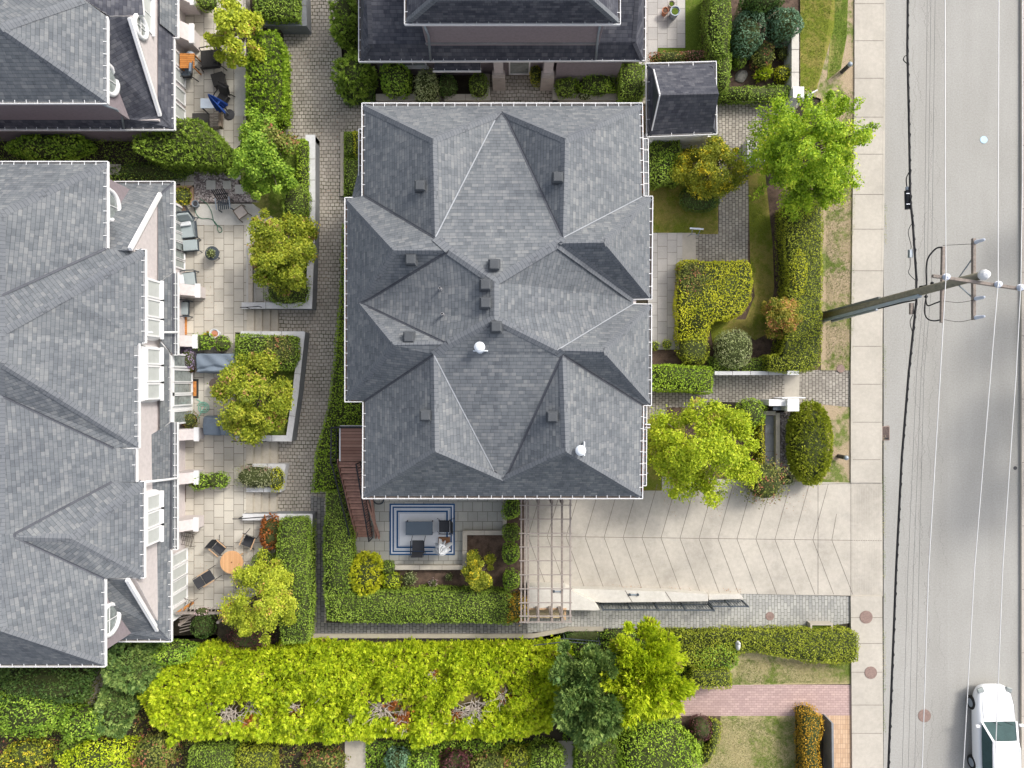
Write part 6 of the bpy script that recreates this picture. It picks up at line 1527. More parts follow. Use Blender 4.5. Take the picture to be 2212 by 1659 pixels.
pot('white stone pot of bare soil above the two large tubs', 471, 722, 10, .45, 'rugwhite', 'terracotta', group='pots by the steps')
pot('large brown tub at the right of the pot group', 487, 744, 17, .5, 'bark', group='pots by the steps')
pot('brown tub half covered by leafy plants', 449, 745, 12, .45, 'bark', group='pots by the steps')
bush('leafy plant spilling over the left tub by the steps', 436, 738, 28, 18, HP + .95, 'laurel', HP + .4, leaf=.09, name='potted_plant', cat='plant', lump=.2)
bush('leafy plant with yellow tips in the large brown tub', 481, 742, 16, 15, HP + 1.0, 'laurel', HP + .4, leaf=.08, name='potted_plant', cat='plant', lump=.2)
bush('tuft of golden grass beside the white stone pot', 453, 724, 11, 7, HP + .5, 'orange', HP, leaf=.12, spray=True, dens=60, name='grass_tuft', cat='plant')
pot('dark pot holding purple flowers beside the porch', 404, 775, 11, .5, 'darkplastic')
bush('mass of pale purple flowers beside the big grey cover', 405, 773, 16, 24, HP + .95, 'purpleflower', HP + .35, leaf=.06, name='potted_flowers', cat='flowers')
bush('brown leaved small plant below the purple flowers', 410, 798, 12, 8, HP + .5, 'copper', HP, leaf=.06, name='potted_plant', cat='plant')
pot('pot of reddish shrub at the end of the white porch', 410, 908, 12, .4, 'terracotta')
bush('reddish green plant in the pot at the end of the porch', 411, 908, 17, 18, HP + .95, 'olive', HP + .3, leaf=.08, name='potted_plant', cat='plant', lump=.2)
pot('small terracotta pot against the wing wall under the eaves', 391, 1103, 6, .3, 'terracotta')
pot('large pale pot at the top of the upper terrace', 447, 12, 19, .6, 'stonepot')
bush('round dark shrub growing in the large pale pot', 447, 4, 24, 20, HP + 1.3, 'hedge', HP + .5, leaf=.09, name='potted_shrub', cat='shrub')
def covered(label, x0, y0, x1, y1, h, mat, ridges, rz=0):
    """fabric cover over furniture with sagging folds"""
    a, b = W(x0, y0, HP + h * .8), W(x1, y1, HP + h * .8); cx, cy = (a.x + b.x) / 2, (a.y + b.y) / 2; w, d = b.x - a.x, a.y - b.y
    t = thing('furniture_cover', label, 'cover', (cx, cy, HP), rz, 'grey blue furniture covers'); nx, ny = 34, 22; m = MB()
    for j in range(ny + 1):
        for i in range(nx + 1):
            u, v = i / nx * 2 - 1, j / ny * 2 - 1
            e = max(abs(u), abs(v)) ; z = h
            z += ridges(u, v)
            edge = min(1, (1 - abs(u)) / .12, (1 - abs(v)) / .16); z = z * (1 - (1 - max(0, edge)) ** 2.2 * .93)
            rr = 1 + (1 - max(0, edge)) * .03 * math.sin(9 * math.atan2(v, u))
            m.v.append((u * w / 2 * rr, v * d / 2 * rr, max(z, .04)))
    for j in range(ny):
        for i in range(nx): q = j * (nx + 1) + i; m.f.append((q, q + 1, q + nx + 2, q + nx + 1)); m.m.append(0)
    m.build('cover_fabric', M[mat], t, smooth=True)
    m = MB(); m.box((0, 0, .12), (w * .9, d * .86, .2)); m.build('hidden_frame', M['darkplastic'], t)
    return t
covered('wide grey blue furniture cover below the pot group', 421, 762, 511, 806, .75, 'cover', lambda u, v: .05 * math.cos(u * 3) - .10 * math.exp(-((v + .35 + .35 * abs(u)) / .12) ** 2) + .03 * math.sin(u * 7 + v * 4))
covered('double humped grey blue furniture cover beside the mint hose', 437, 899, 514, 942, .65, 'cover', lambda u, v: -.22 * math.exp(-((u - .02 * v) / .06) ** 2) + .05 * math.cos(v * 2.4) + .02 * math.sin(u * 8))
p = at(471, 829, HP + .6); t = thing('oval_table', 'dark brown oval table half under the broad yellowing tree', 'table', (p[0], p[1], HP))
m = MB(); m.lathe((0, 0, .57), [(.38, 0), (.40, .01), (.40, .03)], 32, 0, 1.05, .75); m.build('table_top', M['charbrown'] if 'charbrown' in M else M['charcoal'], t)
m = MB(); m.lathe((0, 0, 0), [(.2, 0), (.2, .03), (.03, .06), (.03, .57)], 14); m.build('pedestal', M['blackmetal'], t)
def mat_(label, x0, y0, x1, y1, m1, m2=None, h=HP, th=.015, nm='door_mat', cat='mat'):
    a, b = W(x0, y0, h), W(x1, y1, h); cx, cy = (a.x + b.x) / 2, (a.y + b.y) / 2; w, d = abs(b.x - a.x), abs(a.y - b.y)
    t = thing(nm, label, cat, (cx, cy, h)); m = MB(); m.box((0, 0, th / 2 + .005), (w, d, th)); m.build('border' if m2 else 'mat_body', M[m1], t)
    if m2: m = MB(); m.box((0, 0, th + .008), (w * .68, d * .78, .006)); m.build('field', M[m2], t)
    return t
mat_('patterned orange rug with dark border in front of the porch door', 402, 819, 429, 860, 'charcoal', 'mat_orange', nm='outdoor_rug', cat='rug')
mat_('bright orange wooden mat against the house below the loungers', 384, 682, 404, 723, 'teak', th=.04)
mat_('narrow dark red mat at the house wall beside the lower steps', 382, 981, 392, 1011, 'mat_red' if 'mat_red' in M else 'deckstep')
mat_('brown doormat with faint pattern near the green planter', 382, 1048, 402, 1084, 'bark', 'mat_brown')
# long planter and its plants
t = thing('planter_box', 'low rectangular planter with two leafy plants on the terrace', 'planter', at(462, 1040))
m = MB(); a, b = W(428, 1026, HP + .3), W(497, 1052, HP + .3); w, d = b.x - a.x, a.y - b.y; m.box((0, 0, .16), (w, d, .32)); m.build('box', M['stonepot'], t)
m = MB(); m.box((0, 0, .33), (w - .12, d - .12, .02)); m.build('box_soil', M['soil'], t)
bush('left leafy plant in the low rectangular planter', 432, 1040, 24, 20, HP + 1.0, 'laurel', HP + .3, leaf=.08, name='potted_plant', cat='plant', lump=.2)
bush('right leafy plant in the low rectangular planter', 470, 1037, 26, 19, HP + 1.0, 'laurel', HP + .3, leaf=.08, name='potted_plant', cat='plant', lump=.2)
# handrails at the terrace steps
def handrail(label, a, b, h0, h1=None, z0=HP, z1=0.2, nm='handrail'):
    p, q = W(*a, z0), W(*b, z1); t = thing(nm, label, 'handrail', tuple(p), 0, 'black handrails beside the terrace steps')
    m = MB(); m.tube([p + Vector((-.25, 0, h0)), p + Vector((0, 0, h0)), q + Vector((0, 0, h0))], .022, 6); m.build('rail', M['blackmetal'], t, world=True)
    for s, z in ((p, h0), (q, h0)): m = MB(); m.tube([s, s + Vector((0, 0, z))], .02, 6); m.build('post', M['blackmetal'], t, world=True)
handrail('black handrail along the white wall above the copper bush', (530, 1113), (600, 1108), .9)
handrail('short black handrail at the foot of the long lane planter', (545, 668), (572, 666), .85, z1=HP - .1)
handrail('short black handrail above the sage planter steps', (527, 950), (585, 951), .85)
# trellis with flowers
t = thing('trellis', 'weathered timber trellis frame at the bottom end of the terraces', 'trellis', at(430, 1360, 0))
def post(x, y, h, mat='oldwood', par=None, s=.1):
    m = MB(); p = W(x, y, h); m.box((p.x, p.y, h / 2), (s, s, h)); m.build('post', M[mat], par, world=True)
for x, y, mt in ((384, 1324, 'teak'), (473, 1324, 'teak'), (387, 1350, 'oldwood'), (470, 1345, 'oldwood')): post(x, y, 2.0, mt, t)
m = MB(); m.beam(W(380, 1324, 2.0), W(478, 1324, 2.0), .09, .12); m.build('top_beam', M['oldwood'], t, world=True)
for k in range(9):
    a = W(396 + k * 9, 1312, 1.7); b = W(396 + k * 9 - 4, 1323, 1.9); m = MB(); m.beam(a, b, .05, .03); m.build('slat', M['oldwood'], t, world=True)
for k in range(7):
    a, b = W(388, 1330 + k * 6, 1.8 - k * .2), W(412, 1324 + k * 6, 1.8 - k * .2); m = MB(); m.beam(a, b, .04, .03); m.build('slat', M['oldwood'], t, world=True)
bush('pale pink flowers resting on the trellis beam', 437, 1321, 17, 10, 2.25, 'pinkflower', 1.9, leaf=.07, loose=.15, name='flowers', cat='flowers')
bush('dark leaves in the shade inside the trellis', 440, 1352, 26, 24, 1.2, 'dark', .2, leaf=.09)
# ------------------------------------------------------------------ south patio
a, b = W(841.6, 1087.6, .1), W(982.7, 1199, .1); cx, cy = (a.x + b.x) / 2, (a.y + b.y) / 2; w, d = b.x - a.x, a.y - b.y
t = thing('striped_rug', 'white outdoor rug with concentric navy border stripes', 'rug', (cx, cy, .104))
m = MB(); m.box((0, 0, .006), (w, d, .012)); m.build('rug_field', M['rugwhite'], t)
for i, (o0, o1, mt) in enumerate(((0, .075, 'navy'), (.14, .215, 'navy'), (.25, .275, 'galv'), (.33, .42, 'navy'), (.46, .475, 'galv'))):
    m = MB(); z = .016
    for s in (-1, 1):
        m.box((0, s * (d / 2 - (o0 + o1) / 2), z), (w - 2 * o0, o1 - o0, .004)); m.box((s * (w / 2 - (o0 + o1) / 2), 0, z), (o1 - o0, d - 2 * o1 - .001, .004))
    m.build('stripe', M[mt], t)
p = at(905.5, 1141, .5); t = rect_table('dark grey coffee table centred on the striped rug', (p[0], p[1], .12), 1.28, .64, .42, 'slategrey' if 'slategrey' in M else 'cover', nm='coffee_table')
sling_chair('black armchair on the right side of the striped rug', (*at(961, 1137, .5)[:2], .12), R(90), 'black patio armchairs', wood=False, w=.62)
sling_chair('black armchair at the lower edge of the striped rug', (*at(903, 1179, .5)[:2], .12), 0, 'black patio armchairs', wood=False, w=.62)
folded_parasol('closed white parasol on a brown base at the rug corner', at(960, 1172, .1), 2.3, 'rugwhite', r=.42, low=.85, folds=8, polemat='bark', basemat='mat_brown')
hose('dark coiled cable hose lying at the foot of the timber stair', [(818 + 11 * math.cos(R(45 * k)), 1080 + 9 * math.sin(R(45 * k))) for k in range(18)], .14, 'darkmetal', .03)
wallrun('patio_wall', [(1088, 1151), (1004, 1151), (1004, 1226), (857, 1226)], .17, .42, 0, 'beige block kerb wall around the south patio corner', 'beigewall', 'steps')
wallrun('patio_wall', [(1090, 1076), (1090, 1146)], .15, .4, 0, 'short beige block wall dividing patio and pergola shrubs', 'beigewall', 'steps')
# pergola at the driveway end
t = thing('pergola', 'open weathered timber pergola over the end of the driveway', 'pergola', tuple(W(1180, 1220, 0))); hp = 2.7
for k, (x, w_) in enumerate(((1126, .07), (1134, .08), (1141, .08), (1163, .075), (1192, .07), (1214, .08))):
    m = MB(); a, b = W(x, 1060, hp), W(x, 1345 if k not in (3, 4) else 1338, hp); m.beam(a, b, w_, .2); m.build('beam', M['oldwood'], t, world=True)
m = MB(); m.beam(W(1232, 1060, hp), W(1232, 1343, hp), .07, .12); m.build('beam', M['palewood'] if 'palewood' in M else M['wallcap'], t, world=True)
for y in (1091.5, 1121.5, 1152, 1181.4, 1211.3, 1241.6, 1272, 1302, 1330.7, 1343.7):
    m = MB(); m.beam(W(1122, y, hp + .15), W(1236, y, hp + .15), .035, .06); m.build('rafter', M['palewood'] if 'palewood' in M else M['wallcap'], t, world=True)
for x in (1134, 1163, 1192, 1214):
    for y in (1084, 1340):
        m = MB(); p = W(x, y, hp); m.box((p.x, p.y, hp / 2), (.13, .13, hp)); m.build('post', M['oldwood'], t, world=True)
# bench under the pergola
t = thing('garden_bench', 'pale wooden slatted bench under the lower end of the pergola', 'bench', at(1180, 1318, .02))
m = MB()
for k in range(5): m.box((0, -.2 + k * .1, .43), (1.75, .07, .025))
m.build('seat', M['benchwood'] if 'benchwood' in M else M['armwood'], t)
m = MB()
for k in range(11): m.beam((-.8 + k * .16, .26, .46), (-.8 + k * .16, .34, .88), .07, .02)
m.beam((-.9, .34, .9), (.9, .34, .9), .06, .06); m.build('backrest', M['armwood'], t)
for s in (-1, 1):
    for yy in (-.22, .26): m = MB(); m.box((s * .84, yy, .22), (.07, .07, .44)); m.build('leg', M['armwood'], t)
    m = MB(); m.box((s * .86, .02, .64), (.08, .56, .04)); m.build('armrest', M['armwood'], t)
# retaining wall, fence
t = thing('retaining_wall', 'thick pale concrete wall between driveway and paved side path', 'wall', tuple(W(1300, 1300, 0)))
for (pl, h) in (([(1141, 1267), (1222, 1270), (1283, 1300), (1297, 1319), (1141, 1317)], .9), ([(1223, 1271), (1440, 1278), (1530, 1284), (1530, 1299), (1300, 1302), (1285, 1300)], .55), ([(1531, 1284), (1600, 1284), (1607, 1294), (1531, 1296)], .3)):
    m = MB(); m.prism([tuple(W(x, y, h)[:2]) for x, y in pl], -.02, h); m.build('wall_block', M['palewall'] if 'palewall' in M else M['wallcap'], t, world=True, bevel=.012)
for (x1, y1, x2, y2) in ((1222, 1271, 1247, 1300), (1350, 1275, 1366, 1301), (1437, 1278, 1452, 1301)):
    m = MB(); m.beam(W(x1, y1, .553), W(x2, y2, .553), .03, .01); m.build('wall_joint', M['joint'], t, world=True)
t = thing('metal_fence', 'dark metal railing fence along the paved side path', 'fence', tuple(W(1400, 1301, 0)))
def fence_run(a, b, z0, h, n, par):
    p, q = W(*a, z0), W(*b, z0)
    for k in range(n + 1):
        s = p.lerp(q, k / n); m = MB(); m.box((s.x, s.y, z0 + h / 2 + .03), (.07, .07, h + .06)); m.build('post', M['darkmetal'], par, world=True)
    m = MB(); m.beam(p + Vector((0, 0, h)), q + Vector((0, 0, h)), .06, .04); m.build('top_rail', M['darkmetal'], par, world=True)
    m = MB(); m.beam(p + Vector((0, 0, .1)), q + Vector((0, 0, .1)), .04, .035); m.build('bottom_rail', M['darkmetal'], par, world=True)
    m = MB(); L_ = (q - p).length; k = int(L_ / .13)
    for i in range(1, k): s = p.lerp(q, i / k); m.tube([s + Vector((0, 0, .1)), s + Vector((0, 0, h))], .011, 4)
    m.build('balusters', M['darkmetal'], par, world=True)['kind'] = 'stuff'
fence_run((1297, 1303), (1529, 1304), .12, .98, 4, t); fence_run((1529, 1297), (1602, 1297), .1, .9, 2, t)
t = thing('guard_rail', 'low black guard rail behind the kerb near the pergola', 'railing', tuple(W(1220, 1380, 0)))
P = [W(1152, 1380, .2), W(1218, 1372, .2), W(1292, 1378, .2)]
for hh in (.45, .85):
    m = MB(); m.tube([p + Vector((0, 0, hh)) for p in P], .022, 6); m.build('rail', M['darkmetal'], t, world=True)
for p in P: m = MB(); m.tube([(p.x, p.y, 0), (p.x, p.y, 1.06)], .03, 6); m.build('post', M['darkmetal'], t, world=True)
# wall lamps on the retaining wall
for x, y, tx in ((1205, 1277, 'small wall light set in the concrete wall under the pergola'), (1369, 1284, 'small wall light set in the concrete wall beside the fence')):
    t = thing('wall_light', tx, 'light fitting', at(x, y, .56 if x > 1300 else .91), 0, 'small wall lights'); m = MB(); m.box((0, 0, .03), (.42, .06, .05)); m.build('bar', M['galv'], t)
    for s in (-1, 1): m = MB(); m.lathe((s * .19, 0, .0), [(.06, 0), (.06, .07), (.03, .09)], 10); m.build('lamp_head', M['darkmetal'], t)
# ------------------------------------------------------------------ north front planters
GP = 'beige block planters before the north house'
wallrun('block_planter', [(812, 210), (892, 210)], .28, .42, 0, 'beige block planter edge below the round dark shrub', 'beigewall', 'steps', group=GP)
wallrun('block_planter', [(960, 210), (1052, 210), (1052, 165)], .26, .42, 0, 'beige block planter edge beside the neat clipped ball', 'beigewall', 'steps', group=GP)
wallrun('block_planter', [(1200, 165), (1200, 209), (1337, 209), (1337, 165)], .26, .42, 0, 'long beige block planter below the north bay', 'beigewall', 'steps', group=GP)
sheet('garden_soil', [(735, 130), (1060, 130), (1060, 207), (735, 207)], M['earth'], 0, .02); sheet('garden_soil', [(1200, 160), (1337, 160), (1337, 207), (1200, 207)], M['earth'], .2, .02)
# ------------------------------------------------------------------ north east garden things
pot('small pot with yellow plant on the north slab path', 1447, 17, 7, .4, 'stonepot', 'turf', .05, group='three pots on the slab path')
pot('small pot with dry red plant on the north slab path', 1434, 31, 7, .38, 'terracotta', 'soil', .05, group='three pots on the slab path')
pot('largest grey green glazed pot on the north slab path', 1453, 36, 10.5, .55, 'galv', 'turf', .05, group='three pots on the slab path')
def rock(label, x, y, r, z=0):
    m = MB(); o0 = W(x, y, z); rr = random.Random(int(x)); s = r / PX
    m.lathe((0, 0, 0), [(s, 0), (s * .98, s * .25), (s * .7, s * .55), (s * .25, s * .68)], 9, 0, 1, 1.25)
    m.v = [(a * rr.uniform(.8, 1.15), b * rr.uniform(.8, 1.15), c) for a, b, c in m.v]
    o = m.build('garden_rock', M['rock'], bevel=.03); o.location = (o0.x, o0.y, z); o.rotation_euler = (0, 0, -.6); return setp(o, label, 'rock', 'garden rocks')
rock('pale leaning rock in the mulch below the green shrub', 1601, 165, 13); rock('upright whitish rock between the blue shrubs and the white wall', 1676, 92, 11)
wallrun('garden_wall', [(1718, 58), (1718, 205)], .30, 1.0, 0, 'white capped garden wall beside the sloping olive lawn', 'white', 'palewall' if 'palewall' in M else 'wallcap', over=.02)
t = thing('gate_pillar', 'square white gate pillar at the end of the upper garden wall', 'pillar', at(1727, 195, 0), 0, 'white gate pillars')
def pillar(t, x0, y0, x1, y1, h):
    a, b = W(x0, y0, h), W(x1, y1, h); m = MB(); m.box(((a.x + b.x) / 2, (a.y + b.y) / 2, h / 2 - .04), (b.x - a.x - .05, a.y - b.y - .05, h - .08)); m.build('shaft', M['white'], t, world=True)
    m = MB(); m.box(((a.x + b.x) / 2, (a.y + b.y) / 2, h - .03), (b.x - a.x, a.y - b.y, .07)); m.build('cap', M['white'], t, world=True, bevel=.01)
pillar(t, 1713, 187, 1737, 211, 1.3)
def gate(label, a, b, h):
    p, q = W(*a, h), W(*b, h); t = thing('white_gate', label, 'gate', (p.x, p.y, 0), 0, 'white garden gates')
    for z in (h - .03, h * .5, .2): m = MB(); m.beam((p.x, p.y, z), (q.x, q.y, z), .05, .07); m.build('gate_rail', M['white'], t, world=True)
    for k in range(8): s = p.lerp(q, k / 7); m = MB(); m.box((s.x, s.y, h / 2), (.03, .03, h - .1)); m.build('picket', M['white'], t, world=True)
gate('open white gate beside the maple', (1742, 207), (1766, 194), 1.2); gate('white gate leaf at the entrance path by the mailbox', (1690, 860), (1740, 859), 1.2)
t = thing('gate_pillar', 'square white gate pillar beside the big olive mound', 'pillar', at(1714, 876, 0), 0, 'white gate pillars'); pillar(t, 1701, 862, 1726.5, 888.5, 1.35)
t = thing('gate_pillar', 'thin white gate pillar above the entrance path', 'pillar', at(1714, 806, 0), 0, 'white gate pillars'); pillar(t, 1701, 801, 1726, 810, 1.3)
wallrun('garden_wall', [(1661, 869.5), (1699, 869.5)], .27, 1.1, 0, 'short white garden wall carrying the mailbox', 'white', 'white', joint=False)
wallrun('garden_wall', [(1544, 806), (1698, 806)], .14, .9, 0, 'long low white wall above the entrance cobbles', 'white', 'wallcap')
wallrun('garden_kerb', [(1553, 216), (1706, 216)], .12, .25, 0, 'beige kerb along the top of the cobbled entrance walk', 'beigewall', 'beigewall', 'kerb', joint=False)
t = thing('mailbox', 'black mailbox on the short white wall', 'mailbox', at(1676, 880, .8)); m = MB(); m.box((0, 0, 0), (.36, .18, .26)); m.build('box', M['blackmetal'], t, bevel=.03); m = MB(); m.box((0, -.02, .15), (.38, .22, .03)); m.build('lid', M['darkmetal'], t, bevel=.01)
t = thing('utility_cabinet', 'grey utility cabinet half hidden behind the maple', 'cabinet', at(1630, 345, 0)); m = MB(); m.box((0, 0, .45), (.55, .75, .9)); m.build('cabinet_body', M['galv'], t, bevel=.02); m = MB(); m.box((0, 0, .93), (.62, .82, .05)); m.build('cabinet_lid', M['wallcap'], t, bevel=.01)
wallrun('garden_wall', [(1618, 300), (1618, 360)], .12, .8, 0, 'short white wall beside the utility cabinet', 'white', 'wallcap', joint=False)
t = thing('boot_rack', 'pale metal rack at the corner of the east slab path', 'rack', at(1496, 505, .05))
m = MB(); m.beam((-.32, .1, .75), (.32, .06, .75), .07, .03); m.build('top_bar', M['palemetal'] if 'palemetal' in M else M['porcelain'], t)
for s in (-1, 1): m = MB(); m.tube([(s * .2, .08, .75), (s * .16, -.1, .5), (s * .24, -.12, .0)], .018, 6); m.build('leg', M['galv'], t)
m = MB(); m.tube([(-.22, -.11, .35), (.22, -.11, .35)], .015, 6); m.build('cross_bar', M['galv'], t)
# sunken stairwell
t = thing('stairwell', 'sunken grey stairwell slab framed in beige concrete', 'stairwell', at(1668, 955, 0))
m = MB(); a, b = W(1653, 898, .03), W(1676, 1016, .03); m.box(((a.x + b.x) / 2, (a.y + b.y) / 2, .02), (b.x - a.x, a.y - b.y, .03)); m.build('slab', M['greywall'], t, world=True)
for y in (937, 975): m = MB(); m.beam(W(1653, y, .04), W(1676, y, .04), .02, .01); m.build('joint_line', M['joint'], t, world=True)
for pl in ([(1676, 892), (1685, 892), (1685, 1026), (1676, 1026)], [(1650, 888), (1675.6, 888), (1675.6, 897), (1650, 897)]):
    m = MB(); m.prism([tuple(W(x, y, .3)[:2]) for x, y in pl], 0, .3); m.build('border_wall', M['steps'], t, world=True)
sheet('gravel_strip', [(1685, 890), (1706, 890), (1706, 1030), (1685, 1030)], M['gravel'], 0, .05)
# ------------------------------------------------------------------ street things
def disc(label, x, y, r, mat, z, nm='manhole_cover', group='cast iron covers', studs=True):
    p = W(x, y, z); s = r / PX; t = thing(nm, label, 'manhole cover', (p.x, p.y, z), random.Random(x).uniform(0, 1), group)
    m = MB(); m.lathe((0, 0, 0), [(s, 0), (s, .008), (s * .93, .012), (s * .92, .007)], 32); m.build('rim', M[mat], t)
    m = MB(); m.lathe((0, 0, .004), [(s * .90, 0), (s * .90, .007)], 32)
    if studs:
        n = 9
        for i in range(-n, n + 1):
            y_ = i * s * .9 / n; x_ = math.sqrt(max(0, (s * .86) ** 2 - y_ ** 2))
            if i % 2 == 0 and x_ > .05: m.box((0, y_, .014), (2 * x_, s * .045, .005))
    m.build('lid', M[mat], t); return t
disc('rusty manhole cover in the pavement just above the clipped hedge end', 1871, 1333, 12.4 + 1.5, 'rust_iron', KH + .006); disc('rusty manhole cover in the pavement below the clipped hedge end', 1881, 1453, 13.4, 'rust_iron', KH + .006)
disc('manhole cover in the road left of the white car', 1997, 1546, 14, 'rust_iron', .004); disc('small rusty cover in the grey side path', 1663, 1331, 9.4, 'rust_iron', .016)
disc('small ring cover in the grass corner by the entrance path', 1816, 796, 9, 'rust_iron', .056); disc('small light blue round cover in the road near the top', 2125, 302, 8, 'paleblue' if 'paleblue' in M else 'porcelain', .004, studs=False)
disc('tiny dark round cap in the road at the right edge', 2193, 1011, 4, 'darkplastic', .004, studs=False)
t = thing('storm_drain', 'rusty ribbed storm drain grate in the gutter of the road', 'drain', at(1913, 936, .004)); m = MB(); m.box((0, 0, .004), (.34, .62, .008)); m.build('drain_pit', M['cable'], t)
m = MB()
for k in range(11): y = -.27 + k * .054; m.tube([(-.15 + .02 * j, y + .10 * math.sin(j / 15 * 1.5), .014) for j in range(0, 16, 3)], .011, 4)
m.build('bars', M['rust_iron'], t)
m = MB()
for s in (-1, 1): m.box((s * .17, 0, .01), (.03, .66, .02)); m.box((0, s * .32, .011), (.31, .03, .02))
m.build('frame', M['rust_iron'], t)
for x, y, tx in ((1818, 156, 'dark steel bollard on the grass near the top'), (1810, 985, 'dark steel bollard on the grass right of the olive mound')):
    t = thing('bollard', tx, 'bollard', at(x, y, 0), 0, 'dark bollards by the pavement'); m = MB(); m.lathe((0, 0, 0), [(.10, 0), (.10, .82)], 16); m.build('shaft', M['darkplastic'], t); m = MB(); m.lathe((0, 0, .82), [(.115, 0), (.115, .06), (.08, .11), (.02, .13)], 16); m.build('cap', M['galv'], t, smooth=True)
t = thing('concrete_trough', 'small concrete trough with green growth against the boundary hedge', 'trough', at(1767, 1350, 0)); a, b = W(1742.6, 1340, .4), W(1791, 1358, .4); w, d = b.x - a.x, a.y - b.y
m = MB(); m.box((0, d / 2 - .04, .2), (w, .08, .4)); m.box((-w / 2 + .04, -.04, .2), (.08, d - .081, .4)); m.box((w / 2 - .04, -.04, .2), (.08, d - .081, .4)); m.build('trough_body', M['steps'], t)
m = MB(); m.box((0, -.04, .14), (w - .17, d - .1, .2)); m.build('trough_growth', M['turf'], t)
t = thing('stone_slab', 'upright dark stone slab beside the orange hedge', 'stone slab', at(1786, 1600, 0)); m = MB(); pl = [(1796, 1561), (1801, 1563), (1803, 1720), (1798, 1720)]; m.prism([tuple(W(x, y, .93)[:2]) for x, y in pl], 0, .93); m.build('slab', M['greywall'], t, world=True, bevel=.012)
t = thing('hedge_ornament', 'pale small stone bird standing on the boundary hedge', 'ornament', at(1592, 1392, .82)); m = MB(); m.lathe((0, 0, 0), [(.05, 0), (.14, .08), (.15, .16), (.08, .26), (.03, .3)], 12, 0, .8, 1.5); m.build('body', M['wallcap'], t, smooth=True)
m = MB(); m.lathe((0, .16, .24), [(.03, 0), (.07, .05), (.06, .11), (.02, .14)], 10); m.build('head', M['wallcap'], t, smooth=True)
# ------------------------------------------------------------------ utility pole and wires
b0 = W(1783, 683, 0); t = thing('utility_pole', 'tall wooden utility pole with crossarms, grey conduit and white cap', 'utility pole', tuple(b0))
HPOLE = 11.5; px, py = b0.x, b0.y
tx_ = W(2128, 593, HPOLE); lean = Vector((tx_.x - px, tx_.y - py, 0))
def PP(h): return Vector((px, py, 0)) + lean * (h / HPOLE) + Vector((0, 0, h))
m = MB(); m.tube([PP(-.02), PP(4), PP(8), PP(HPOLE)], [.19, .17, .155, .13], 14); m.build('pole', M['polewood'] if 'polewood' in M else M['oldwood'], t, world=True, smooth=True)
m = MB(); m.lathe(tuple(PP(HPOLE)), [(.17, -.12), (.17, 0), (.12, .10), (.03, .15)], 9); m.build('pole_cap', M['white'], t, world=True)
m = MB(); m.beam(PP(.02) + Vector((-.05, -.20, 0)), PP(8.0) + Vector((-.06, -.17, 0)), .17, .12, up=(0, 1, 0)); m.build('conduit', M['conduit'] if 'conduit' in M else M['galv'], t, world=True, bevel=.02)
m = MB(); m.beam(PP(.02) + Vector((-.1, .16, 0)), PP(5.2) + Vector((-.08, .15, 0)), .13, .10, up=(0, 1, 0)); m.build('conduit', M['conduit2'] if 'conduit2' in M else M['darkmetal'], t, world=True, bevel=.02)
m = MB(); m.beam(PP(.6) + Vector((.04, -.30, 0)), PP(4.8) + Vector((.0, -.27, 0)), .12, .10, up=(0, 1, 0)); m.build('conduit', M['galv'], t, world=True, bevel=.02)
m = MB(); m.tube([PP(4.9) + Vector((0, -.26, 0)), PP(6.8) + Vector((-.02, -.26, 0)), W(1979, 648, 7.5)], .025, 6); m.build('riser_cable', M['cable'], t, world=True)
def arm(a, b, h, w_, mat='oldwood'):
    m = MB(); m.beam(W(*a, h), W(*b, h), w_, .12); o = m.build('crossarm', M[mat], t, world=True, bevel=.01); return o
arm((2037, 533), (2034, 697), 9.2, .10); arm((2103, 515), (2103, 691), 10.7, .10); arm((2014, 596), (2212, 625), 11.25, .10)
def insulator(x, y, h, hgt=.30, r=.075):
    p = W(x, y, h); m = MB(); prof = []; z = 0; n = 5
    for k in range(n): prof += [(r * .55, z), (r * (1.15 - k * .06), z + .01), (r * .6, z + hgt / n)]; z += hgt / n
    prof += [(r * .5, z), (r * .3, z + .02)]
    m.lathe(tuple(p), prof, 14); return m.build('insulator', M['porcelain'], t, world=True)
for x, y in ((2043, 598.5), (2155, 614.5), (2203, 621.5)): insulator(x, y, 11.32, .12, .10)
for x, y in ((2108, 523), (2108, 645), (2108, 686)): insulator(x, y, 10.78, .42, .06)
m = MB(); m.beam(W(2103, 555, 10.7), PP(10.0), .03, .03); m.build('brace', M['galv'], t, world=True); m = MB(); m.beam(W(2103, 645, 10.7), PP(10.0), .04, .03); m.build('brace', M['galv'], t, world=True)
def curve3(pts, r, nm, mat, parent=None, label=None):
    P = [W(*q) for q in pts]; S = []
    for i in range(len(P) - 1):
        p0, p1, p2, p3 = P[max(i - 1, 0)], P[i], P[i + 1], P[min(i + 2, len(P) - 1)]
        for k in range(6):
            tt = k / 6; S.append(.5 * ((2 * p1) + (p2 - p0) * tt + (2 * p0 - 5 * p1 + 4 * p2 - p3) * tt * tt + (3 * p1 - p0 - 3 * p2 + p3) * tt ** 3))
    S.append(P[-1]); m = MB(); m.tube(S, r, 6); return m.build(nm, M[mat], parent, world=parent is not None, smooth=True)
curve3([(2035, 534, 9.25), (2022, 537, 9.1), (2006, 555, 8.9), (2001, 575, 8.6), (2001, 600, 8.3), (2002, 622, 8.1)], .028, 'jumper_cable', 'cable', t)
curve3([(2034, 650, 9.2), (2020, 655, 9.0), (2004, 660, 8.6), (2000, 645, 8.3), (2002, 630, 8.1)], .024, 'jumper_cable', 'cable', t)
curve3([(2034, 690, 9.2), (2018, 693, 9.0), (2003, 688, 8.8), (1997, 670, 8.5), (2001, 640, 8.1)], .024, 'jumper_cable', 'cable', t)
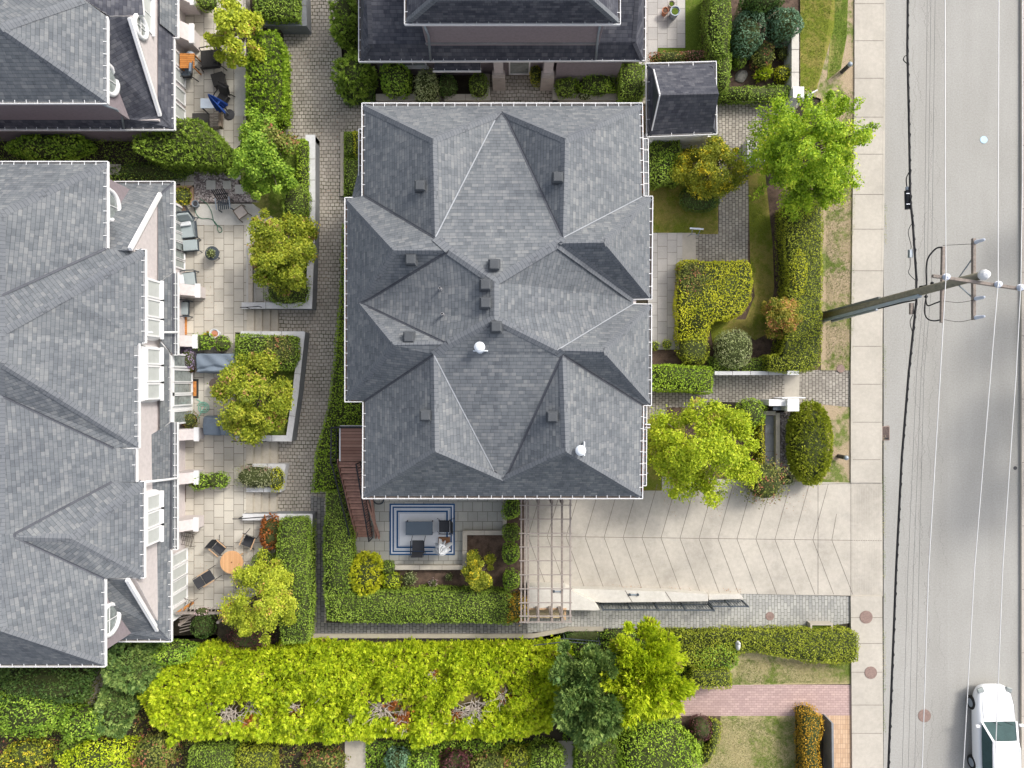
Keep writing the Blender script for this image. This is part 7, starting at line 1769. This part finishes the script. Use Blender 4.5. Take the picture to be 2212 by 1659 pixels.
for y0, y1, s in ((530, 527, 0), (650, 649, 4), (690, 690, 5)): curve3([(2037, y0, 9.3), (2070, (y0 + y1) / 2 + s, 9.9), (2101, y1, 10.75)], .008, 'tap_wire', 'cable', t)
for x, y in ((1999, 618), (1999, 641), (2012, 612)): m = MB(); m.lathe(tuple(W(x, y, 8.1)), [(.05, 0), (.06, .05), (.03, .12)], 8); m.build('clamp', M['blackmetal'], t, world=True)
m = MB(); m.box(tuple(W(1993, 622, 8.0)), (.16, .16, .2)); m.build('junction_box', M['blackmetal'], t, world=True)
def line(label, pts, r, mat, h, nm='power_line', cat='power line', group='overhead lines along the road', twist=0):
    P = [W(x, y, h) for x, y in pts]
    e0 = P[0] + (P[0] - P[1]).normalized() * 45; e1 = P[-1] + (P[-1] - P[-2]).normalized() * 45
    P = [e0] + P + [e1]; m = MB(); m.tube(P, r, 6)
    if twist:
        S = []; 
        for i in range(len(P) - 1):
            L_ = (P[i + 1] - P[i]).length; k = max(2, int(L_ / .12))
            for j in range(k): S.append(P[i].lerp(P[i + 1], j / k) + Vector((math.sin(j * 1.7) * r * .9, 0, r * .8 + math.cos(j * 2.3) * r * .4)))
        m.tube(S, r * .35, 4)
    o = m.build(nm, M[mat], smooth=True); origin_to(o, P[1]); return setp(o, label, cat, group)
line('white overhead wire running through the left top insulator', [(2041.5, 0), (2042, 403), (2043.5, 596), (2029.6, 835), (2005.6, 1238), (1992, 1659)], .013, 'wire', 11.45)
line('white overhead wire running through the middle top insulator', [(2157.5, 0), (2156, 403), (2156, 612), (2140, 806), (2105, 1230), (2081, 1659)], .013, 'wire', 11.45)
line('white overhead wire running through the right top insulator', [(2208.7, 0), (2208, 403), (2205, 619), (2195, 806), (2166, 1225), (2149, 1659)], .013, 'wire', 11.45)
line('thick black twisted telephone cable left of the pole arms', [(1961, 0), (1960, 104), (1963, 234), (1966.5, 432), (1971.7, 481), (1979.5, 598), (1979.5, 651), (1963, 806), (1948, 989), (1936, 1225), (1919, 1659)], .042, 'cable', 7.5, twist=1)
for (a, b, c_, d, e, tx) in ((2003, 1996, 1980, 1961, 1949, 'leftmost'), (2011, 2003, 1990, 1973, 1962, 'middle'), (2020, 2012, 1996, 1985, 1976, 'rightmost')):
    line(tx + ' of the three thin dark wires beside the black cable', [(a, 0), (b, 620), (c_, 806), (d, 1238), (e, 1659)], .0055, 'thinwire', 8.0)
# splice case on the cable
t2 = thing('splice_case', 'black cylindrical splice case hanging on the telephone cable', 'cable case', tuple(W(1961, 430, 7.3)))
m = MB(); m.tube([W(1960, 412, 7.4), W(1961, 452, 7.35)], .11, 10); m.build('case_body', M['blackmetal'], t2, world=True)
m = MB(); m.tube([W(1960, 404, 7.4), W(1960, 411, 7.4)], .07, 8); m.build('case_end', M['galv'], t2, world=True)
for y in (418, 441): m = MB(); m.tube([W(1957.5, y, 7.52), W(1967.5, y, 7.5)], .016, 5); m.build('clamp', M['porcelain'], t2, world=True)
curve3([(1966, 368, 7.5), (1958, 385, 7.4), (1959, 404, 7.4)], .02, 'case_lead', 'cable', t2)
t2 = thing('cable_loop', 'small black slack loop on the telephone cable near the top', 'cable loop', tuple(W(1956, 128, 7.5))); curve3([(1961, 119, 7.5), (1954, 122, 7.45), (1952, 130, 7.45), (1961, 139, 7.5)], .018, 'loop', 'cable', t2)
t2 = thing('tap_box', 'small grey tap box hanging beside the telephone cable', 'cable box', tuple(W(1967, 556, 7.3))); m = MB(); m.box(tuple(W(1966.5, 548, 7.4)), (.12, .3, .14)); m.build('box', M['galv'], t2, world=True)
curve3([(1973, 478, 7.5), (1962, 500, 7.4), (1968, 530, 7.4), (1966, 548, 7.4), (1966, 575, 7.4), (1963, 590, 7.4), (1978, 606, 7.5)], .012, 'lead_wire', 'cable', t2)
t2 = thing('tap_box', 'grey tap box below the pole on the telephone cable', 'cable box', tuple(W(1969, 668, 7.3))); m = MB(); m.box(tuple(W(1969, 667, 7.4)), (.13, .42, .12)); m.build('box', M['oldwood'], t2, world=True); curve3([(1972, 680, 7.45), (1966, 695, 7.4), (1970, 715, 7.5)], .014, 'lead_wire', 'cable', t2)
# ------------------------------------------------------------------ car
def car(label, loc, rz):
    t = thing('white_car', label, 'car', loc, rz)
    S = [(2.36, .34, .42, .56), (2.30, .58, .30, .68), (2.08, .78, .24, .80), (1.6, .90, .24, .89), (1.1, .92, .24, .95), (.6, .925, .24, .98), (-.4, .93, .24, 1.0), (-1.4, .92, .24, 1.01), (-1.9, .90, .26, 1.0), (-2.2, .84, .30, .95), (-2.34, .70, .38, .82)]
    m = MB(); n = 13; 
    for (y, hw, zb, zt) in S:
        prof = [(0, zb), (.85, zb), (.97, zb + .08), (1.0, zb + (zt - zb) * .45), (.985, zb + (zt - zb) * .70), (.93, zb + (zt - zb) * .84), (.80, zb + (zt - zb) * .93), (.55, zb + (zt - zb) * .975), (0, zt)]
        row = [(hw * a, y, z) for a, z in prof] + [(-hw * a, y, z) for a, z in prof[::-1][1:-1]]
        m.v += row
    n = len(row)
    for i in range(len(S) - 1):
        for k in range(n): m.f.append((i * n + k, (i + 1) * n + k, (i + 1) * n + (k + 1) % n, i * n + (k + 1) % n)); m.m.append(0)
    m.f.append(tuple(range(n))); m.m.append(0); m.f.append(tuple((len(S) - 1) * n + k for k in range(n))[::-1]); m.m.append(0)
    o = m.build('body', M['carpaint'], t, smooth=True); sd_ = o.modifiers.new('s', 'SUBSURF'); sd_.levels = sd_.render_levels = 1
    # greenhouse
    bl = [(.80, .98, .80), (.0, 1.0, .84), (-1.2, 1.01, .84), (-2.0, 1.0, .74)]      # belt: y, z, half width
    rf = [(.10, 1.40, .56), (-.3, 1.455, .61), (-1.1, 1.45, .61), (-1.62, 1.36, .54)]
    def Pn(a, s): return (s * a[2], a[0], a[1])
    g = MB(); g.poly([Pn(bl[0], -1), Pn(bl[0], 1), Pn(rf[0], 1), Pn(rf[0], -1)]); g.build('windscreen', M['carglass'], t)
    g = MB(); g.poly([Pn(bl[3], 1), Pn(bl[3], -1), Pn(rf[3], -1), Pn(rf[3], 1)]); g.build('rear_window', M['carglass'], t)
    for s in (-1, 1):
        g = MB()
        for i in range(3): q = [Pn(bl[i], s), Pn(bl[i + 1], s), Pn(rf[i + 1], s), Pn(rf[i], s)]; g.poly(q if s < 0 else q[::-1])
        g.build('side_window', M['carglass'], t)
        g = MB(); 
        for a, b in ((bl[0], rf[0]), (bl[3], rf[3])): g.beam(Pn(a, s), Pn(b, s), .09, .05)
        g.tube([Pn(r_, s) for r_ in rf], .045, 6); g.build('roof_pillar', M['carpaint'], t, smooth=False)
        g = MB(); g.box((s * 1.02, .62, 1.0), (.2, .12, .12)); g.build('side_mirror', M['carpaint'], t, bevel=.03)
        g = MB(); g.box((s * .66, 2.16, .70), (.30, .22, .10), -s * .35); g.build('headlight', M['glass'], t, bevel=.03)
        for y in (1.42, -1.42):
            w = MB(); w.v = []; w.lathe((0, 0, 0), [(.20, -.1), (.31, -.1), (.33, -.06), (.33, .06), (.31, .1), (.20, .1)], 22)
            w.v = [(s * .82 + v[2], y + v[0], .33 + v[1]) for v in w.v]; wo = w.build('wheel', M['tyre'], t); LOC[wo.name] = Vector()
            w = MB(); w.lathe((0, 0, 0), [(.05, .115), (.2, .105)], 14); w.v = [(s * .82 + s * v[2], y + v[0], .33 + v[1]) for v in w.v]; w.build('rim', M['galv'], wo)
    g = MB(); nx = 6; rows = [(.12, 1.40, .58), (-.1, 1.45, .60), (-.5, 1.475, .62), (-1.1, 1.465, .62), (-1.64, 1.36, .55)]
    for (y, z, hw) in rows:
        for k in range(nx + 1): u = k / nx * 2 - 1; g.v.append((u * hw, y, z + .045 * (1 - u * u)))
    for i in range(len(rows) - 1):
        for k in range(nx): q = i * (nx + 1) + k; g.f.append((q, q + nx + 1, q + nx + 2, q + 1)); g.m.append(0)
    g.build('roof', M['carpaint'], t, smooth=True)
    for pts in ([(-.72, .95, .975), (-.74, 1.5, .93), (-.66, 2.1, .80), (0, 2.2, .76), (.66, 2.1, .80), (.74, 1.5, .93), (.72, .95, .975)],):
        g = MB(); g.tube([(a, b, c + .012) for a, b, c in pts], .008, 4); g.build('bonnet_seam', M['darkmetal'], t)
    g = MB(); g.box((0, 2.30, .46), (.8, .06, .14)); g.build('grille', M['darkplastic'], t, bevel=.01)
    for x0 in (-.3, .25): g = MB(); g.beam((x0, .80, 1.01), (x0 + .45, .62, 1.07), .02, .015); g.build('wiper', M['cable'], t)
    return t
M['carglass'] = plain('tinted_car_glass', (.05, .09, .09), .6, 0, var=.2, spec=.1)
c0 = W(2150, 1480, .6); car('white car driving up the road at the bottom right corner', (22.72, c0.y - 2.34, .004), R(1))

# ------------------------------------------------------------------ light, sky, camera
world = bpy.data.worlds.new('World'); bpy.context.scene.world = world; world.use_nodes = True
nt = world.node_tree; bg = nt.nodes['Background']; sky = nt.nodes.new('ShaderNodeTexSky'); sky.sky_type = 'NISHITA'
SUN_EL, SUN_AZ = R(43), R(50)      # azimuth clockwise from +y (up in plan)
sky.sun_disc = False; sky.sun_elevation = SUN_EL; sky.sun_rotation = SUN_AZ; sky.dust_density = 4; sky.ozone_density = .6; sky.air_density = .8
hs = nt.nodes.new('ShaderNodeHueSaturation'); hs.inputs['Saturation'].default_value = .5   # thin high cloud: a paler sky
nt.links.new(sky.outputs[0], hs.inputs['Color']); nt.links.new(hs.outputs[0], bg.inputs[0]); bg.inputs[1].default_value = .15
sun = bpy.data.lights.new('sun', 'SUN'); so = bpy.data.objects.new('sun', sun); C.objects.link(so)
sun.energy = 1.2; sun.angle = R(10); sun.color = (1, .96, .89)
sd = Vector((math.sin(SUN_AZ) * math.cos(SUN_EL), math.cos(SUN_AZ) * math.cos(SUN_EL), math.sin(SUN_EL)))
so.rotation_euler = sd.to_track_quat('Z', 'Y').to_euler()
cam = bpy.data.cameras.new('camera'); co = bpy.data.objects.new('camera', cam); C.objects.link(co)
co.location = (0, 0, CAMH); co.rotation_euler = (0, 0, 0)
cam.sensor_width = 36; cam.sensor_fit = 'HORIZONTAL'; cam.lens = 36 * CAMH / (2212 / PX); cam.clip_end = 1000; cam.clip_start = .5
bpy.context.scene.camera = co
vs = bpy.context.scene.view_settings; vs.view_transform = 'Standard'; vs.look = 'None'; vs.exposure = EXPO; vs.gamma = 1
bpy.context.scene.cycles.max_bounces = 6; bpy.context.scene.cycles.diffuse_bounces = 3
